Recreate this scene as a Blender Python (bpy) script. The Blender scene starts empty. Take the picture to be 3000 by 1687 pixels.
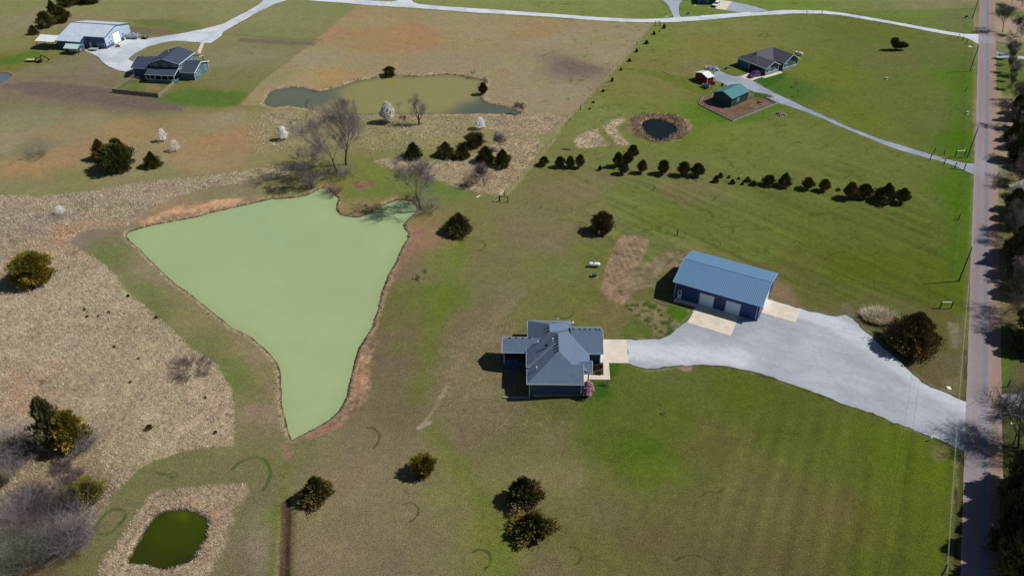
import bpy, bmesh, math, random
import numpy as np
from mathutils import Vector, Matrix
from mathutils.geometry import delaunay_2d_cdt

# ---------------------------------------------------------------- camera, sky, sun, exposure
F_PX, CAM_H = 2370.0, 105.0
PITCH = math.atan(1718 / 2370.0)
scene = bpy.context.scene
cam_data = bpy.data.cameras.new("camera")
cam = bpy.data.objects.new("camera", cam_data)
scene.collection.objects.link(cam)
cam.location = (0, 0, CAM_H)
cam.rotation_euler = (math.pi / 2 - PITCH, 0, 0)
cam_data.sensor_width = 36
cam_data.lens = F_PX / 3000 * 36
cam_data.clip_start = 0.5
cam_data.clip_end = 12000
scene.camera = cam

SUN_EL, SUN_AZ = math.radians(47), math.radians(7.5)      # azimuth counted from +X towards +Y
world = bpy.data.worlds.new("World")
scene.world = world
world.use_nodes = True
wn = world.node_tree
sky = wn.nodes.new("ShaderNodeTexSky")
sky.sky_type = 'NISHITA'
sky.sun_disc = False
sky.sun_elevation = SUN_EL
sky.sun_rotation = math.pi / 2 - SUN_AZ
sky.air_density = 1.0
sky.dust_density = 0.4
sky.ozone_density = 1.4
bg = wn.nodes["Background"]
bg.inputs["Strength"].default_value = 0.05
wn.links.new(sky.outputs[0], bg.inputs["Color"])
sl = bpy.data.lights.new("sun", 'SUN')
sl.energy = 4.9
sl.angle = math.radians(0.53)
sl.color = (1.0, 0.955, 0.88)
sun = bpy.data.objects.new("sun", sl)
scene.collection.objects.link(sun)
sd = Vector((math.cos(SUN_EL) * math.cos(SUN_AZ), math.cos(SUN_EL) * math.sin(SUN_AZ), math.sin(SUN_EL)))
sun.rotation_euler = sd.to_track_quat('Z', 'Y').to_euler()
sun.location = (200, 50, 250)
scene.view_settings.view_transform = 'Standard'
scene.view_settings.look = 'None'
scene.view_settings.exposure = -0.12
scene.view_settings.gamma = 1.0

# ---------------------------------------------------------------- photo geometry -> ground positions
cs, sn = math.cos(PITCH), math.sin(PITCH)
def G(x, y, z=0.0):
    u = x - 1500.0; v = y - 843.5
    t = (z - CAM_H) / (-F_PX * sn - v * cs)
    return (u * t, (F_PX * cs - v * sn) * t)
def PROJ(X, Y, Z):
    dz = Z - CAM_H
    f = Y * cs - dz * sn; dn = -Y * sn - dz * cs
    return (1500 + F_PX * X / f, 843.5 + F_PX * dn / f)
def SC(y):                       # pixels per metre at a picture row
    return cs * (y + 875) / CAM_H
CROP = {'F': (0, 0, .85867), 'P': (0, 0, 1), 'T1': (0, 0, 3.22), 'T2': (700, 0, 3.22), 'T3': (1450, 0, 3.22), 'T4': (2200, 0, 3.22),
        'M1': (0, 400, 3.22), 'M2': (700, 400, 3.22), 'M3': (1450, 400, 3.22), 'M4': (2200, 400, 3.22),
        'L1': (0, 800, 3.22), 'L2': (700, 800, 3.22), 'L3': (1450, 850, 3.22), 'L4': (2200, 800, 3.22),
        'B1': (0, 1237, 3.22), 'B2': (700, 1237, 3.22), 'B3': (1450, 1237, 3.22), 'B4': (2200, 1237, 3.22),
        'H1': (1460, 920, 5.175), 'H2': (1900, 720, 5.175), 'H3': (350, 110, 7.627), 'H4': (100, 50, 7.36),
        'H5': (2010, 120, 5.797), 'H6': (1930, 0, 8.587),
        'R1': (2700, 0, 2.897), 'R2': (2700, 500, 2.897), 'R3': (2700, 1000, 2.11)}
def PX(s):
    out = []; c = CROP['P']
    for tok in s.split():
        if ',' not in tok: c = CROP[tok]; continue
        a, b = tok.split(',')
        out.append((c[0] + float(a) / c[2], c[1] + float(b) / c[2]))
    return out
def GP(s, z=0.0): return [G(x, y, z) for x, y in PX(s)]
def G1(s, z=0.0): return GP(s, z)[0]

# ---------------------------------------------------------------- numpy noise and polygon tools
def _hash(ix, iy, seed):
    h = (ix.astype(np.int64) * 374761393 + iy.astype(np.int64) * 668265263 + seed * 974634777) & 0x7fffffff
    h = ((h ^ (h >> 13)) * 1274126177) & 0x7fffffff
    return ((h ^ (h >> 16)) & 0xffff) / 65535.0
def vnoise(x, y, seed=0):
    ix = np.floor(x); iy = np.floor(y); fx = x - ix; fy = y - iy
    fx = fx * fx * (3 - 2 * fx); fy = fy * fy * (3 - 2 * fy)
    a = _hash(ix, iy, seed); b = _hash(ix + 1, iy, seed); c = _hash(ix, iy + 1, seed); d = _hash(ix + 1, iy + 1, seed)
    return (a * (1 - fx) + b * fx) * (1 - fy) + (c * (1 - fx) + d * fx) * fy
def fbm(x, y, size, seed=0, octs=4):
    s = 0; a = 0.5; t = 0; f = 1.0 / size
    for o in range(octs):
        ca, sa = math.cos(o * 1.3), math.sin(o * 1.3)
        s = s + a * vnoise((x * ca - y * sa) * f + 17 * o, (x * sa + y * ca) * f - 9 * o, seed + o); t += a; a *= .55; f *= 2.03
    return s / t
def sdf(X, Y, poly, cut=30.0):
    """signed distance (m) to a polygon, negative inside; +cut far away"""
    P = np.array(poly); out = np.full(X.shape, float(cut))
    x0, y0 = P.min(0) - cut; x1, y1 = P.max(0) + cut
    m = (X > x0) & (X < x1) & (Y > y0) & (Y < y1)
    if not m.any(): return out
    x = X[m]; y = Y[m]; d = np.full(x.shape, 1e9); ins = np.zeros(x.shape, bool)
    n = len(P)
    for i in range(n):
        ax, ay = P[i]; bx, by = P[(i + 1) % n]
        ex, ey = bx - ax, by - ay; L = ex * ex + ey * ey + 1e-12
        t = np.clip(((x - ax) * ex + (y - ay) * ey) / L, 0, 1)
        dx = x - ax - t * ex; dy = y - ay - t * ey
        d = np.minimum(d, dx * dx + dy * dy)
        if abs(ey) > 1e-9:
            c = ((ay <= y) != (by <= y)) & (x < (y - ay) * ex / ey + ax)
            ins ^= c
    d = np.sqrt(d); out[m] = np.minimum(np.where(ins, -d, d), cut)
    return out
def dline(X, Y, line, cut=10.0):
    P = np.array(line); out = np.full(X.shape, float(cut))
    x0, y0 = P.min(0) - cut; x1, y1 = P.max(0) + cut
    m = (X > x0) & (X < x1) & (Y > y0) & (Y < y1)
    if not m.any(): return out
    x = X[m]; y = Y[m]; d = np.full(x.shape, 1e9)
    for i in range(len(P) - 1):
        ax, ay = P[i]; bx, by = P[i + 1]
        ex, ey = bx - ax, by - ay; L = ex * ex + ey * ey + 1e-12
        t = np.clip(((x - ax) * ex + (y - ay) * ey) / L, 0, 1)
        d = np.minimum(d, (x - ax - t * ex) ** 2 + (y - ay - t * ey) ** 2)
    out[m] = np.minimum(np.sqrt(d), cut)
    return out
def smooth(a, b, x):
    t = np.clip((x - a) / (b - a), 0, 1); return t * t * (3 - 2 * t)
def lin(c):
    c = np.array(c, float) / 255.0
    return np.where(c <= .04045, c / 12.92, ((c + .055) / 1.055) ** 2.4)
def curve(pts, k=6):
    """closed Catmull-Rom smoothing"""
    P = np.array(pts); n = len(P); out = []
    for i in range(n):
        p0, p1, p2, p3 = P[i - 1], P[i], P[(i + 1) % n], P[(i + 2) % n]
        for j in range(k):
            t = j / k
            out.append(tuple(.5 * ((2 * p1) + (-p0 + p2) * t + (2 * p0 - 5 * p1 + 4 * p2 - p3) * t * t + (-p0 + 3 * p1 - 3 * p2 + p3) * t ** 3)))
    return out

# ---------------------------------------------------------------- object helpers
COL = scene.collection
def tag(o, label, cat, group=None, kind=None):
    if label: o['label'] = label
    if cat: o['category'] = cat
    if group: o['group'] = group
    if kind: o['kind'] = kind
    return o
def thing(name, label, cat, loc=(0, 0, 0), rz=0.0, group=None):
    o = bpy.data.objects.new(name, None); COL.objects.link(o)
    o.empty_display_size = .5
    o.location = loc; o.rotation_euler = (0, 0, rz)
    return tag(o, label, cat, group)
class MB:
    def __init__(s): s.v = []; s.f = []
    def add(s, vs, fs):
        n = len(s.v); s.v += [tuple(p) for p in vs]; s.f += [tuple(i + n for i in f) for f in fs]; return s
    def box(s, x0, y0, z0, x1, y1, z1):
        return s.add([(x0, y0, z0), (x1, y0, z0), (x1, y1, z0), (x0, y1, z0), (x0, y0, z1), (x1, y0, z1), (x1, y1, z1), (x0, y1, z1)],
                     [(0, 3, 2, 1), (4, 5, 6, 7), (0, 1, 5, 4), (1, 2, 6, 5), (2, 3, 7, 6), (3, 0, 4, 7)])
    def bar(s, p, q, w, h):
        """a squared bar from p to q, w wide sideways and h high"""
        p = Vector(p); q = Vector(q); d = (q - p).normalized()
        side = d.cross(Vector((0, 0, 1)))
        if side.length < 1e-4: side = Vector((1, 0, 0))
        side.normalize(); up = side.cross(d).normalized()
        a = side * w / 2; b = up * h / 2
        vs = [c + i * a + j * b for c in (p, q) for i, j in ((-1, -1), (1, -1), (1, 1), (-1, 1))]
        return s.add(vs, [(0, 1, 2, 3), (7, 6, 5, 4), (0, 4, 5, 1), (1, 5, 6, 2), (2, 6, 7, 3), (3, 7, 4, 0)])
    def tube(s, p, q, r0, r1=None, n=8, cap=True):
        r1 = r0 if r1 is None else r1
        p = Vector(p); q = Vector(q); d = (q - p).normalized()
        a = d.orthogonal().normalized(); b = d.cross(a)
        vs = [c + (a * math.cos(2 * math.pi * i / n) + b * math.sin(2 * math.pi * i / n)) * r for c, r in ((p, r0), (q, r1)) for i in range(n)]
        fs = [(i, (i + 1) % n, n + (i + 1) % n, n + i) for i in range(n)]
        if cap: fs += [tuple(range(n - 1, -1, -1)), tuple(range(n, 2 * n))]
        return s.add(vs, fs)
    def prism(s, pts, z0, z1):
        n = len(pts)
        a = sum(pts[i][0] * pts[(i + 1) % n][1] - pts[(i + 1) % n][0] * pts[i][1] for i in range(n))
        if a < 0: pts = pts[::-1]
        return s.add([(x, y, z0) for x, y in pts] + [(x, y, z1) for x, y in pts],
                     [tuple(range(n - 1, -1, -1)), tuple(range(n, 2 * n))] + [(i, (i + 1) % n, n + (i + 1) % n, n + i) for i in range(n)])
    def gable(s, x0, x1, y0, y1, zb, ze, zr, axis='x', r=None):
        """closed gabled block: base zb, eaves ze, ridge zr along axis"""
        if axis == 'x':
            r = (y0 + y1) / 2 if r is None else r
            pr = [(y0, zb), (y1, zb), (y1, ze), (r, zr), (y0, ze)]
            vs = [(x0, a, b) for a, b in pr] + [(x1, a, b) for a, b in pr]
            return s.add(vs, [(4, 3, 2, 1, 0), (5, 6, 7, 8, 9)] + [(i, (i + 1) % 5, 5 + (i + 1) % 5, 5 + i) for i in range(5)])
        r = (x0 + x1) / 2 if r is None else r
        pr = [(x0, zb), (x1, zb), (x1, ze), (r, zr), (x0, ze)]
        vs = [(a, y0, b) for a, b in pr] + [(a, y1, b) for a, b in pr]
        return s.add(vs, [(0, 1, 2, 3, 4), (9, 8, 7, 6, 5)] + [(5 + i, 5 + (i + 1) % 5, (i + 1) % 5, i) for i in range(5)])
    def hip(s, x0, x1, y0, y1, zb, ze, a, b):
        """closed hipped block with ridge from a to b (x,y,z); a is the west or south end"""
        vs = [(x0, y0, zb), (x1, y0, zb), (x1, y1, zb), (x0, y1, zb), (x0, y0, ze), (x1, y0, ze), (x1, y1, ze), (x0, y1, ze), a, b]
        fs = [(0, 3, 2, 1), (0, 1, 5, 4), (1, 2, 6, 5), (2, 3, 7, 6), (3, 0, 4, 7)]
        if abs(b[0] - a[0]) > abs(b[1] - a[1]): fs += [(4, 5, 9, 8), (5, 6, 9), (6, 7, 8, 9), (7, 4, 8)]
        else: fs += [(4, 5, 8), (5, 6, 9, 8), (6, 7, 9), (7, 4, 8, 9)]
        return s.add(vs, fs)
    def tent(s, x0, x1, y0, y1, ze, zr, axis='x', t=.16, r=None):
        """two thin roof slopes meeting at a ridge: a bent slab of thickness t"""
        if axis == 'x':
            r = (y0 + y1) / 2 if r is None else r
            pr = [(y0, ze), (r, zr), (y1, ze), (y1, ze - t), (r, zr - t), (y0, ze - t)]
            vs = [(x, a, b) for x in (x0, x1) for a, b in pr]; flip = False
        else:
            r = (x0 + x1) / 2 if r is None else r
            pr = [(x0, ze), (r, zr), (x1, ze), (x1, ze - t), (r, zr - t), (x0, ze - t)]
            vs = [(a, y, b) for y in (y0, y1) for a, b in pr]; flip = True
        fs = [(0, 1, 4, 5), (1, 2, 3, 4), (6, 11, 10, 7), (7, 10, 9, 8)] + [(i, 6 + i, 6 + (i + 1) % 6, (i + 1) % 6) for i in range(6)]
        return s.add(vs, fs if not flip else [f[::-1] for f in fs])
    def build(s, name, mat, parent=None, smooth=False):
        me = bpy.data.meshes.new(name); me.from_pydata(s.v, [], s.f); me.update()
        bm = bmesh.new(); bm.from_mesh(me); bmesh.ops.recalc_face_normals(bm, faces=bm.faces); bm.to_mesh(me); bm.free()
        if smooth: me.shade_smooth()
        o = bpy.data.objects.new(name, me); COL.objects.link(o)
        if mat: me.materials.append(mat)
        if parent: o.parent = parent
        return o
def np_mesh(name, V, Fc, mat, parent=None, col=None):
    """V (n,3), Fc (m,k) -> object"""
    V = np.asarray(V, np.float32); Fc = np.asarray(Fc, np.int32); k = Fc.shape[1]
    me = bpy.data.meshes.new(name)
    me.vertices.add(len(V)); me.vertices.foreach_set("co", V.ravel())
    me.loops.add(Fc.size); me.loops.foreach_set("vertex_index", Fc.ravel())
    me.polygons.add(len(Fc)); me.polygons.foreach_set("loop_start", np.arange(0, Fc.size, k, dtype=np.int32))
    me.update(calc_edges=True)
    if col is not None:
        a = me.attributes.new("Col", 'FLOAT_COLOR', 'POINT')
        a.data.foreach_set("color", np.column_stack([col, np.ones(len(col))]).astype(np.float32).ravel())
    me.materials.append(mat)
    if name is None: return me
    o = bpy.data.objects.new(name, me); COL.objects.link(o)
    if parent: o.parent = parent
    return o

# ---------------------------------------------------------------- materials
MATS = {}
def _nt(name):
    m = bpy.data.materials.new(name); m.use_nodes = True
    nt = m.node_tree; b = nt.nodes["Principled BSDF"]
    return m, nt, b, nt.nodes, nt.links
def M(name, c, rough=.7, var=.12, scale=1.5, metal=0.0, bump=0.0, wave=None, spec=.3, c2=None, c2scale=.3, rnd=0.0, fine=None):
    """principled material, colour varied by two noises; wave=(axis, period, depth) adds ribs or laps"""
    if name in MATS: return MATS[name]
    m, nt, b, N, L = _nt(name)
    b.inputs['Roughness'].default_value = rough; b.inputs['Metallic'].default_value = metal
    b.inputs['Specular IOR Level'].default_value = spec
    tc = N.new('ShaderNodeTexCoord')
    col = N.new('ShaderNodeRGB'); col.outputs[0].default_value = (*c, 1); cur = col.outputs[0]
    if c2 is not None:
        n2 = N.new('ShaderNodeTexNoise'); n2.inputs['Scale'].default_value = c2scale; n2.inputs['Detail'].default_value = 4
        L.new(tc.outputs['Object'], n2.inputs['Vector'])
        r2 = N.new('ShaderNodeMapRange'); r2.inputs[1].default_value = .42; r2.inputs[2].default_value = .62
        L.new(n2.outputs[0], r2.inputs[0])
        mx = N.new('ShaderNodeMix'); mx.data_type = 'RGBA'; L.new(r2.outputs[0], mx.inputs[0]); L.new(cur, mx.inputs[6]); mx.inputs[7].default_value = (*c2, 1)
        cur = mx.outputs[2]
    n = N.new('ShaderNodeTexNoise'); n.inputs['Scale'].default_value = scale; n.inputs['Detail'].default_value = 6; n.inputs['Roughness'].default_value = .65
    L.new(tc.outputs['Object'], n.inputs['Vector'])
    mr = N.new('ShaderNodeMapRange'); mr.inputs[1].default_value = .25; mr.inputs[2].default_value = .75
    mr.inputs[3].default_value = 1 - var; mr.inputs[4].default_value = 1 + var
    L.new(n.outputs[0], mr.inputs[0]); val = mr.outputs[0]
    if fine:
        nf = N.new('ShaderNodeTexNoise'); nf.inputs['Scale'].default_value = fine[0]; nf.inputs['Detail'].default_value = 2
        L.new(tc.outputs['Object'], nf.inputs['Vector'])
        mf = N.new('ShaderNodeMapRange'); mf.inputs[1].default_value = .3; mf.inputs[2].default_value = .7; mf.inputs[3].default_value = 1 - fine[1]; mf.inputs[4].default_value = 1 + fine[1]
        L.new(nf.outputs[0], mf.inputs[0])
        mm = N.new('ShaderNodeMath'); mm.operation = 'MULTIPLY'; L.new(val, mm.inputs[0]); L.new(mf.outputs[0], mm.inputs[1]); val = mm.outputs[0]
    if rnd:
        oi = N.new('ShaderNodeObjectInfo'); ro = N.new('ShaderNodeMapRange'); ro.inputs[3].default_value = 1 - rnd; ro.inputs[4].default_value = 1 + rnd
        L.new(oi.outputs['Random'], ro.inputs[0])
        mm = N.new('ShaderNodeMath'); mm.operation = 'MULTIPLY'; L.new(val, mm.inputs[0]); L.new(ro.outputs[0], mm.inputs[1]); val = mm.outputs[0]
    bumpsrc = n.outputs[0]
    if wave:
        ax, per, dep = wave
        sp = N.new('ShaderNodeSeparateXYZ'); L.new(tc.outputs['Object'], sp.inputs[0])
        mu = N.new('ShaderNodeMath'); mu.operation = 'MULTIPLY'; mu.inputs[1].default_value = 2 * math.pi / per
        L.new(sp.outputs['XYZ'.index(ax)], mu.inputs[0])
        si = N.new('ShaderNodeMath'); si.operation = 'SINE'; L.new(mu.outputs[0], si.inputs[0])
        ma = N.new('ShaderNodeMapRange'); ma.inputs[1].default_value = -1; ma.inputs[2].default_value = -.2; ma.inputs[3].default_value = 1 - dep; ma.inputs[4].default_value = 1
        L.new(si.outputs[0], ma.inputs[0])
        mm = N.new('ShaderNodeMath'); mm.operation = 'MULTIPLY'; L.new(val, mm.inputs[0]); L.new(ma.outputs[0], mm.inputs[1]); val = mm.outputs[0]
        bumpsrc = ma.outputs[0]
    vm = N.new('ShaderNodeVectorMath'); vm.operation = 'SCALE'; L.new(cur, vm.inputs[0]); L.new(val, vm.inputs['Scale'])
    L.new(vm.outputs[0], b.inputs['Base Color'])
    if bump:
        bp = N.new('ShaderNodeBump'); bp.inputs['Strength'].default_value = bump; bp.inputs['Distance'].default_value = .05
        L.new(bumpsrc, bp.inputs['Height']); L.new(bp.outputs[0], b.inputs['Normal'])
    MATS[name] = m; return m
def VC(name, rough=.9, v1=(6, .25), v2=(1.2, .15), bump=.3, spec=.1, tint=None):
    """vertex-painted material with two object-space noises"""
    if name in MATS: return MATS[name]
    m, nt, b, N, L = _nt(name)
    b.inputs['Roughness'].default_value = rough; b.inputs['Specular IOR Level'].default_value = spec
    at = N.new('ShaderNodeAttribute'); at.attribute_name = 'Col'
    tc = N.new('ShaderNodeTexCoord'); val = None; src = None
    for sc_, am in (v1, v2):
        n = N.new('ShaderNodeTexNoise'); n.inputs['Scale'].default_value = sc_; n.inputs['Detail'].default_value = 5; n.inputs['Roughness'].default_value = .7
        L.new(tc.outputs['Object'], n.inputs['Vector'])
        mr = N.new('ShaderNodeMapRange'); mr.inputs[1].default_value = .3; mr.inputs[2].default_value = .7; mr.inputs[3].default_value = 1 - am; mr.inputs[4].default_value = 1 + am
        mr.clamp = False
        L.new(n.outputs[0], mr.inputs[0])
        if val is None: val = mr.outputs[0]; src = n.outputs[0]
        else:
            mm = N.new('ShaderNodeMath'); mm.operation = 'MULTIPLY'; L.new(val, mm.inputs[0]); L.new(mr.outputs[0], mm.inputs[1]); val = mm.outputs[0]
    vm = N.new('ShaderNodeVectorMath'); vm.operation = 'SCALE'; L.new(at.outputs['Color'], vm.inputs[0]); L.new(val, vm.inputs['Scale'])
    cur = vm.outputs[0]
    if tint:     # a second hue drifting through the first (dead blades among green ones)
        n = N.new('ShaderNodeTexNoise'); n.inputs['Scale'].default_value = tint[1]; n.inputs['Detail'].default_value = 6; n.inputs['Roughness'].default_value = .75
        L.new(tc.outputs['Object'], n.inputs['Vector'])
        mr = N.new('ShaderNodeMapRange'); mr.inputs[1].default_value = .35; mr.inputs[2].default_value = .68; mr.inputs[3].default_value = 0; mr.inputs[4].default_value = tint[2]
        L.new(n.outputs[0], mr.inputs[0])
        mu = N.new('ShaderNodeMix'); mu.data_type = 'RGBA'; mu.blend_type = 'MULTIPLY'; L.new(mr.outputs[0], mu.inputs[0]); L.new(cur, mu.inputs[6]); mu.inputs[7].default_value = (*tint[0], 1)
        cur = mu.outputs[2]
    L.new(cur, b.inputs['Base Color'])
    if bump:
        bp = N.new('ShaderNodeBump'); bp.inputs['Strength'].default_value = bump; bp.inputs['Distance'].default_value = .12
        L.new(src, bp.inputs['Height']); L.new(bp.outputs[0], b.inputs['Normal'])
    MATS[name] = m; return m
# ---------------------------------------------------------------- ponds and ground shape
WZ = -0.35     # water level of the ponds
POND_MAIN = GP("M1 1195,940 1215,905 1300,878 1400,850 1500,830 1650,800 1850,765 2000,720 2200,675 2400,630 2576,590 M2 250,600 480,585 640,560 720,520 790,490 840,500 900,550 940,590 920,640 910,690 950,740 1030,760 1130,765 1200,740 1290,700 1390,640 1480,605 1560,598 1630,620 1670,660 1680,700 1650,730 1590,790 1545,830 1560,870 1590,910 1585,970 1540,1040 1500,1130 1460,1220 1410,1290 1375,1380 L2 1390,60 1345,170 1320,290 1300,380 1265,440 1255,510 1190,610 1130,700 1100,790 1065,930 1035,1060 1010,1170 940,1300 850,1380 B2 800,0 720,50 600,115 500,165 470,100 L2 440,1360 410,1250 400,1100 395,950 365,850 300,770 230,700 130,610 50,565 L1 2200,520 2050,400 1900,280 1800,200 1700,120 M1 1720,1440 1600,1340 1500,1240 1400,1150 1330,1070 1220,980", WZ)
POND_UP = GP("T2 245,970 265,930 300,870 370,850 480,830 600,835 680,860 750,870 860,850 960,820 1080,780 1200,755 1340,730 1480,720 1600,725 1760,720 1900,705 2040,712 2160,735 2300,760 2310,800 2290,850 2280,890 2280,930 2310,965 2400,995 T3 60,1010 130,1025 200,1050 240,1078 150,1080 T2 2560,1080 2300,1075 2100,1080 1900,1080 1700,1083 1500,1080 1300,1083 1150,1090 1000,1090 870,1080 770,1055 640,1030 560,1015 480,1005 400,1010 320,1015 260,995", WZ)
POND_REED = GP("T3 1390,1170 1430,1135 1520,1125 1620,1150 1690,1185 1720,1230 1700,1265 1650,1290 1620,1315 1560,1335 1480,1310 1420,1260 1395,1215", WZ)
POND_LOW = GP("B1 1240,1340 1220,1300 1260,1240 1290,1160 1340,1090 1380,1000 1440,930 1500,870 1580,835 1680,830 1760,835 1850,865 1910,890 1950,930 1960,970 1940,1030 1940,1100 1900,1150 1860,1220 1820,1290 1740,1330 1640,1360 1560,1385 1520,1380 1420,1350 1330,1330", WZ)
POND_LEFT = GP("T1 -260,780 -200,700 0,692 60,695 100,715 80,745 20,785 -60,830 -200,840", WZ)
PONDS = [POND_MAIN, curve(POND_UP, 3), curve(POND_REED, 3), curve(POND_LOW, 3), curve(POND_LEFT, 3)]
HOUSE_O = G(1460 + 470 / 5.175, 920 + 1280 / 5.175)
HOUSE_YAW = math.radians(-1.0)
DITCH = GP("B2 445,760 440,860 440,1000 430,1200 425,1449 420,1700")

def hloc(X, Y):
    dx = X - HOUSE_O[0]; dy = Y - HOUSE_O[1]; c, s = math.cos(HOUSE_YAW), math.sin(HOUSE_YAW)
    return dx * c + dy * s, -dx * s + dy * c
def height(X, Y, ponds=None):
    X = np.asarray(X, float); Y = np.asarray(Y, float)
    lx, ly = hloc(X, Y)
    Z = -1.75 * np.exp(-((lx + 4.2) / 7.5) ** 2 - ((ly - 7) / 8.5) ** 2)
    for i, p in enumerate(PONDS):
        d = (sdf(X, Y, p) if ponds is None else ponds[i]) + .35 * (fbm(X, Y, 1.6, 5 + i) - .5)
        up = WZ + np.where(d > 0, d * .45, d * .5)
        Z = np.where(d < 3, np.clip(np.minimum(up, Z), -1.6, 0), Z)
    d = dline(X, Y, DITCH)
    Z = np.minimum(Z, Z - .45 * np.exp(-(d / .9) ** 2))
    return Z
def gz(x, y): return float(height(np.array([x]), np.array([y]))[0])

# ---------------------------------------------------------------- ground sheet: a dense fan of cells with far outer cells
NR, NC = 760, 900
t = np.linspace(0, 1, NR); rows = 66 * (390 / 66.) ** (t ** 1.0)
rows = np.concatenate([[-3000, -900, -300, -80, 0, 30, 50, 60], rows, [400, 420, 460, 540, 700, 1000, 1600, 3000, 7000]])
s = np.concatenate([[-9, -5, -3, -2, -1.5, -1.25, -1.13], np.linspace(-1.07, 1.07, NC), [1.13, 1.25, 1.5, 2, 3, 5, 9]])
hw = .633 * (.81 * np.maximum(rows, 30) + 61.6) * 1.0
hw = np.maximum(hw, 60)
GX = s[None, :] * hw[:, None]; GY = np.repeat(rows[:, None], len(s), 1)
GX = GX.ravel(); GY = GY.ravel()
pd = [sdf(GX, GY, p) for p in PONDS]
GZ = height(GX, GY, pd)

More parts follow.
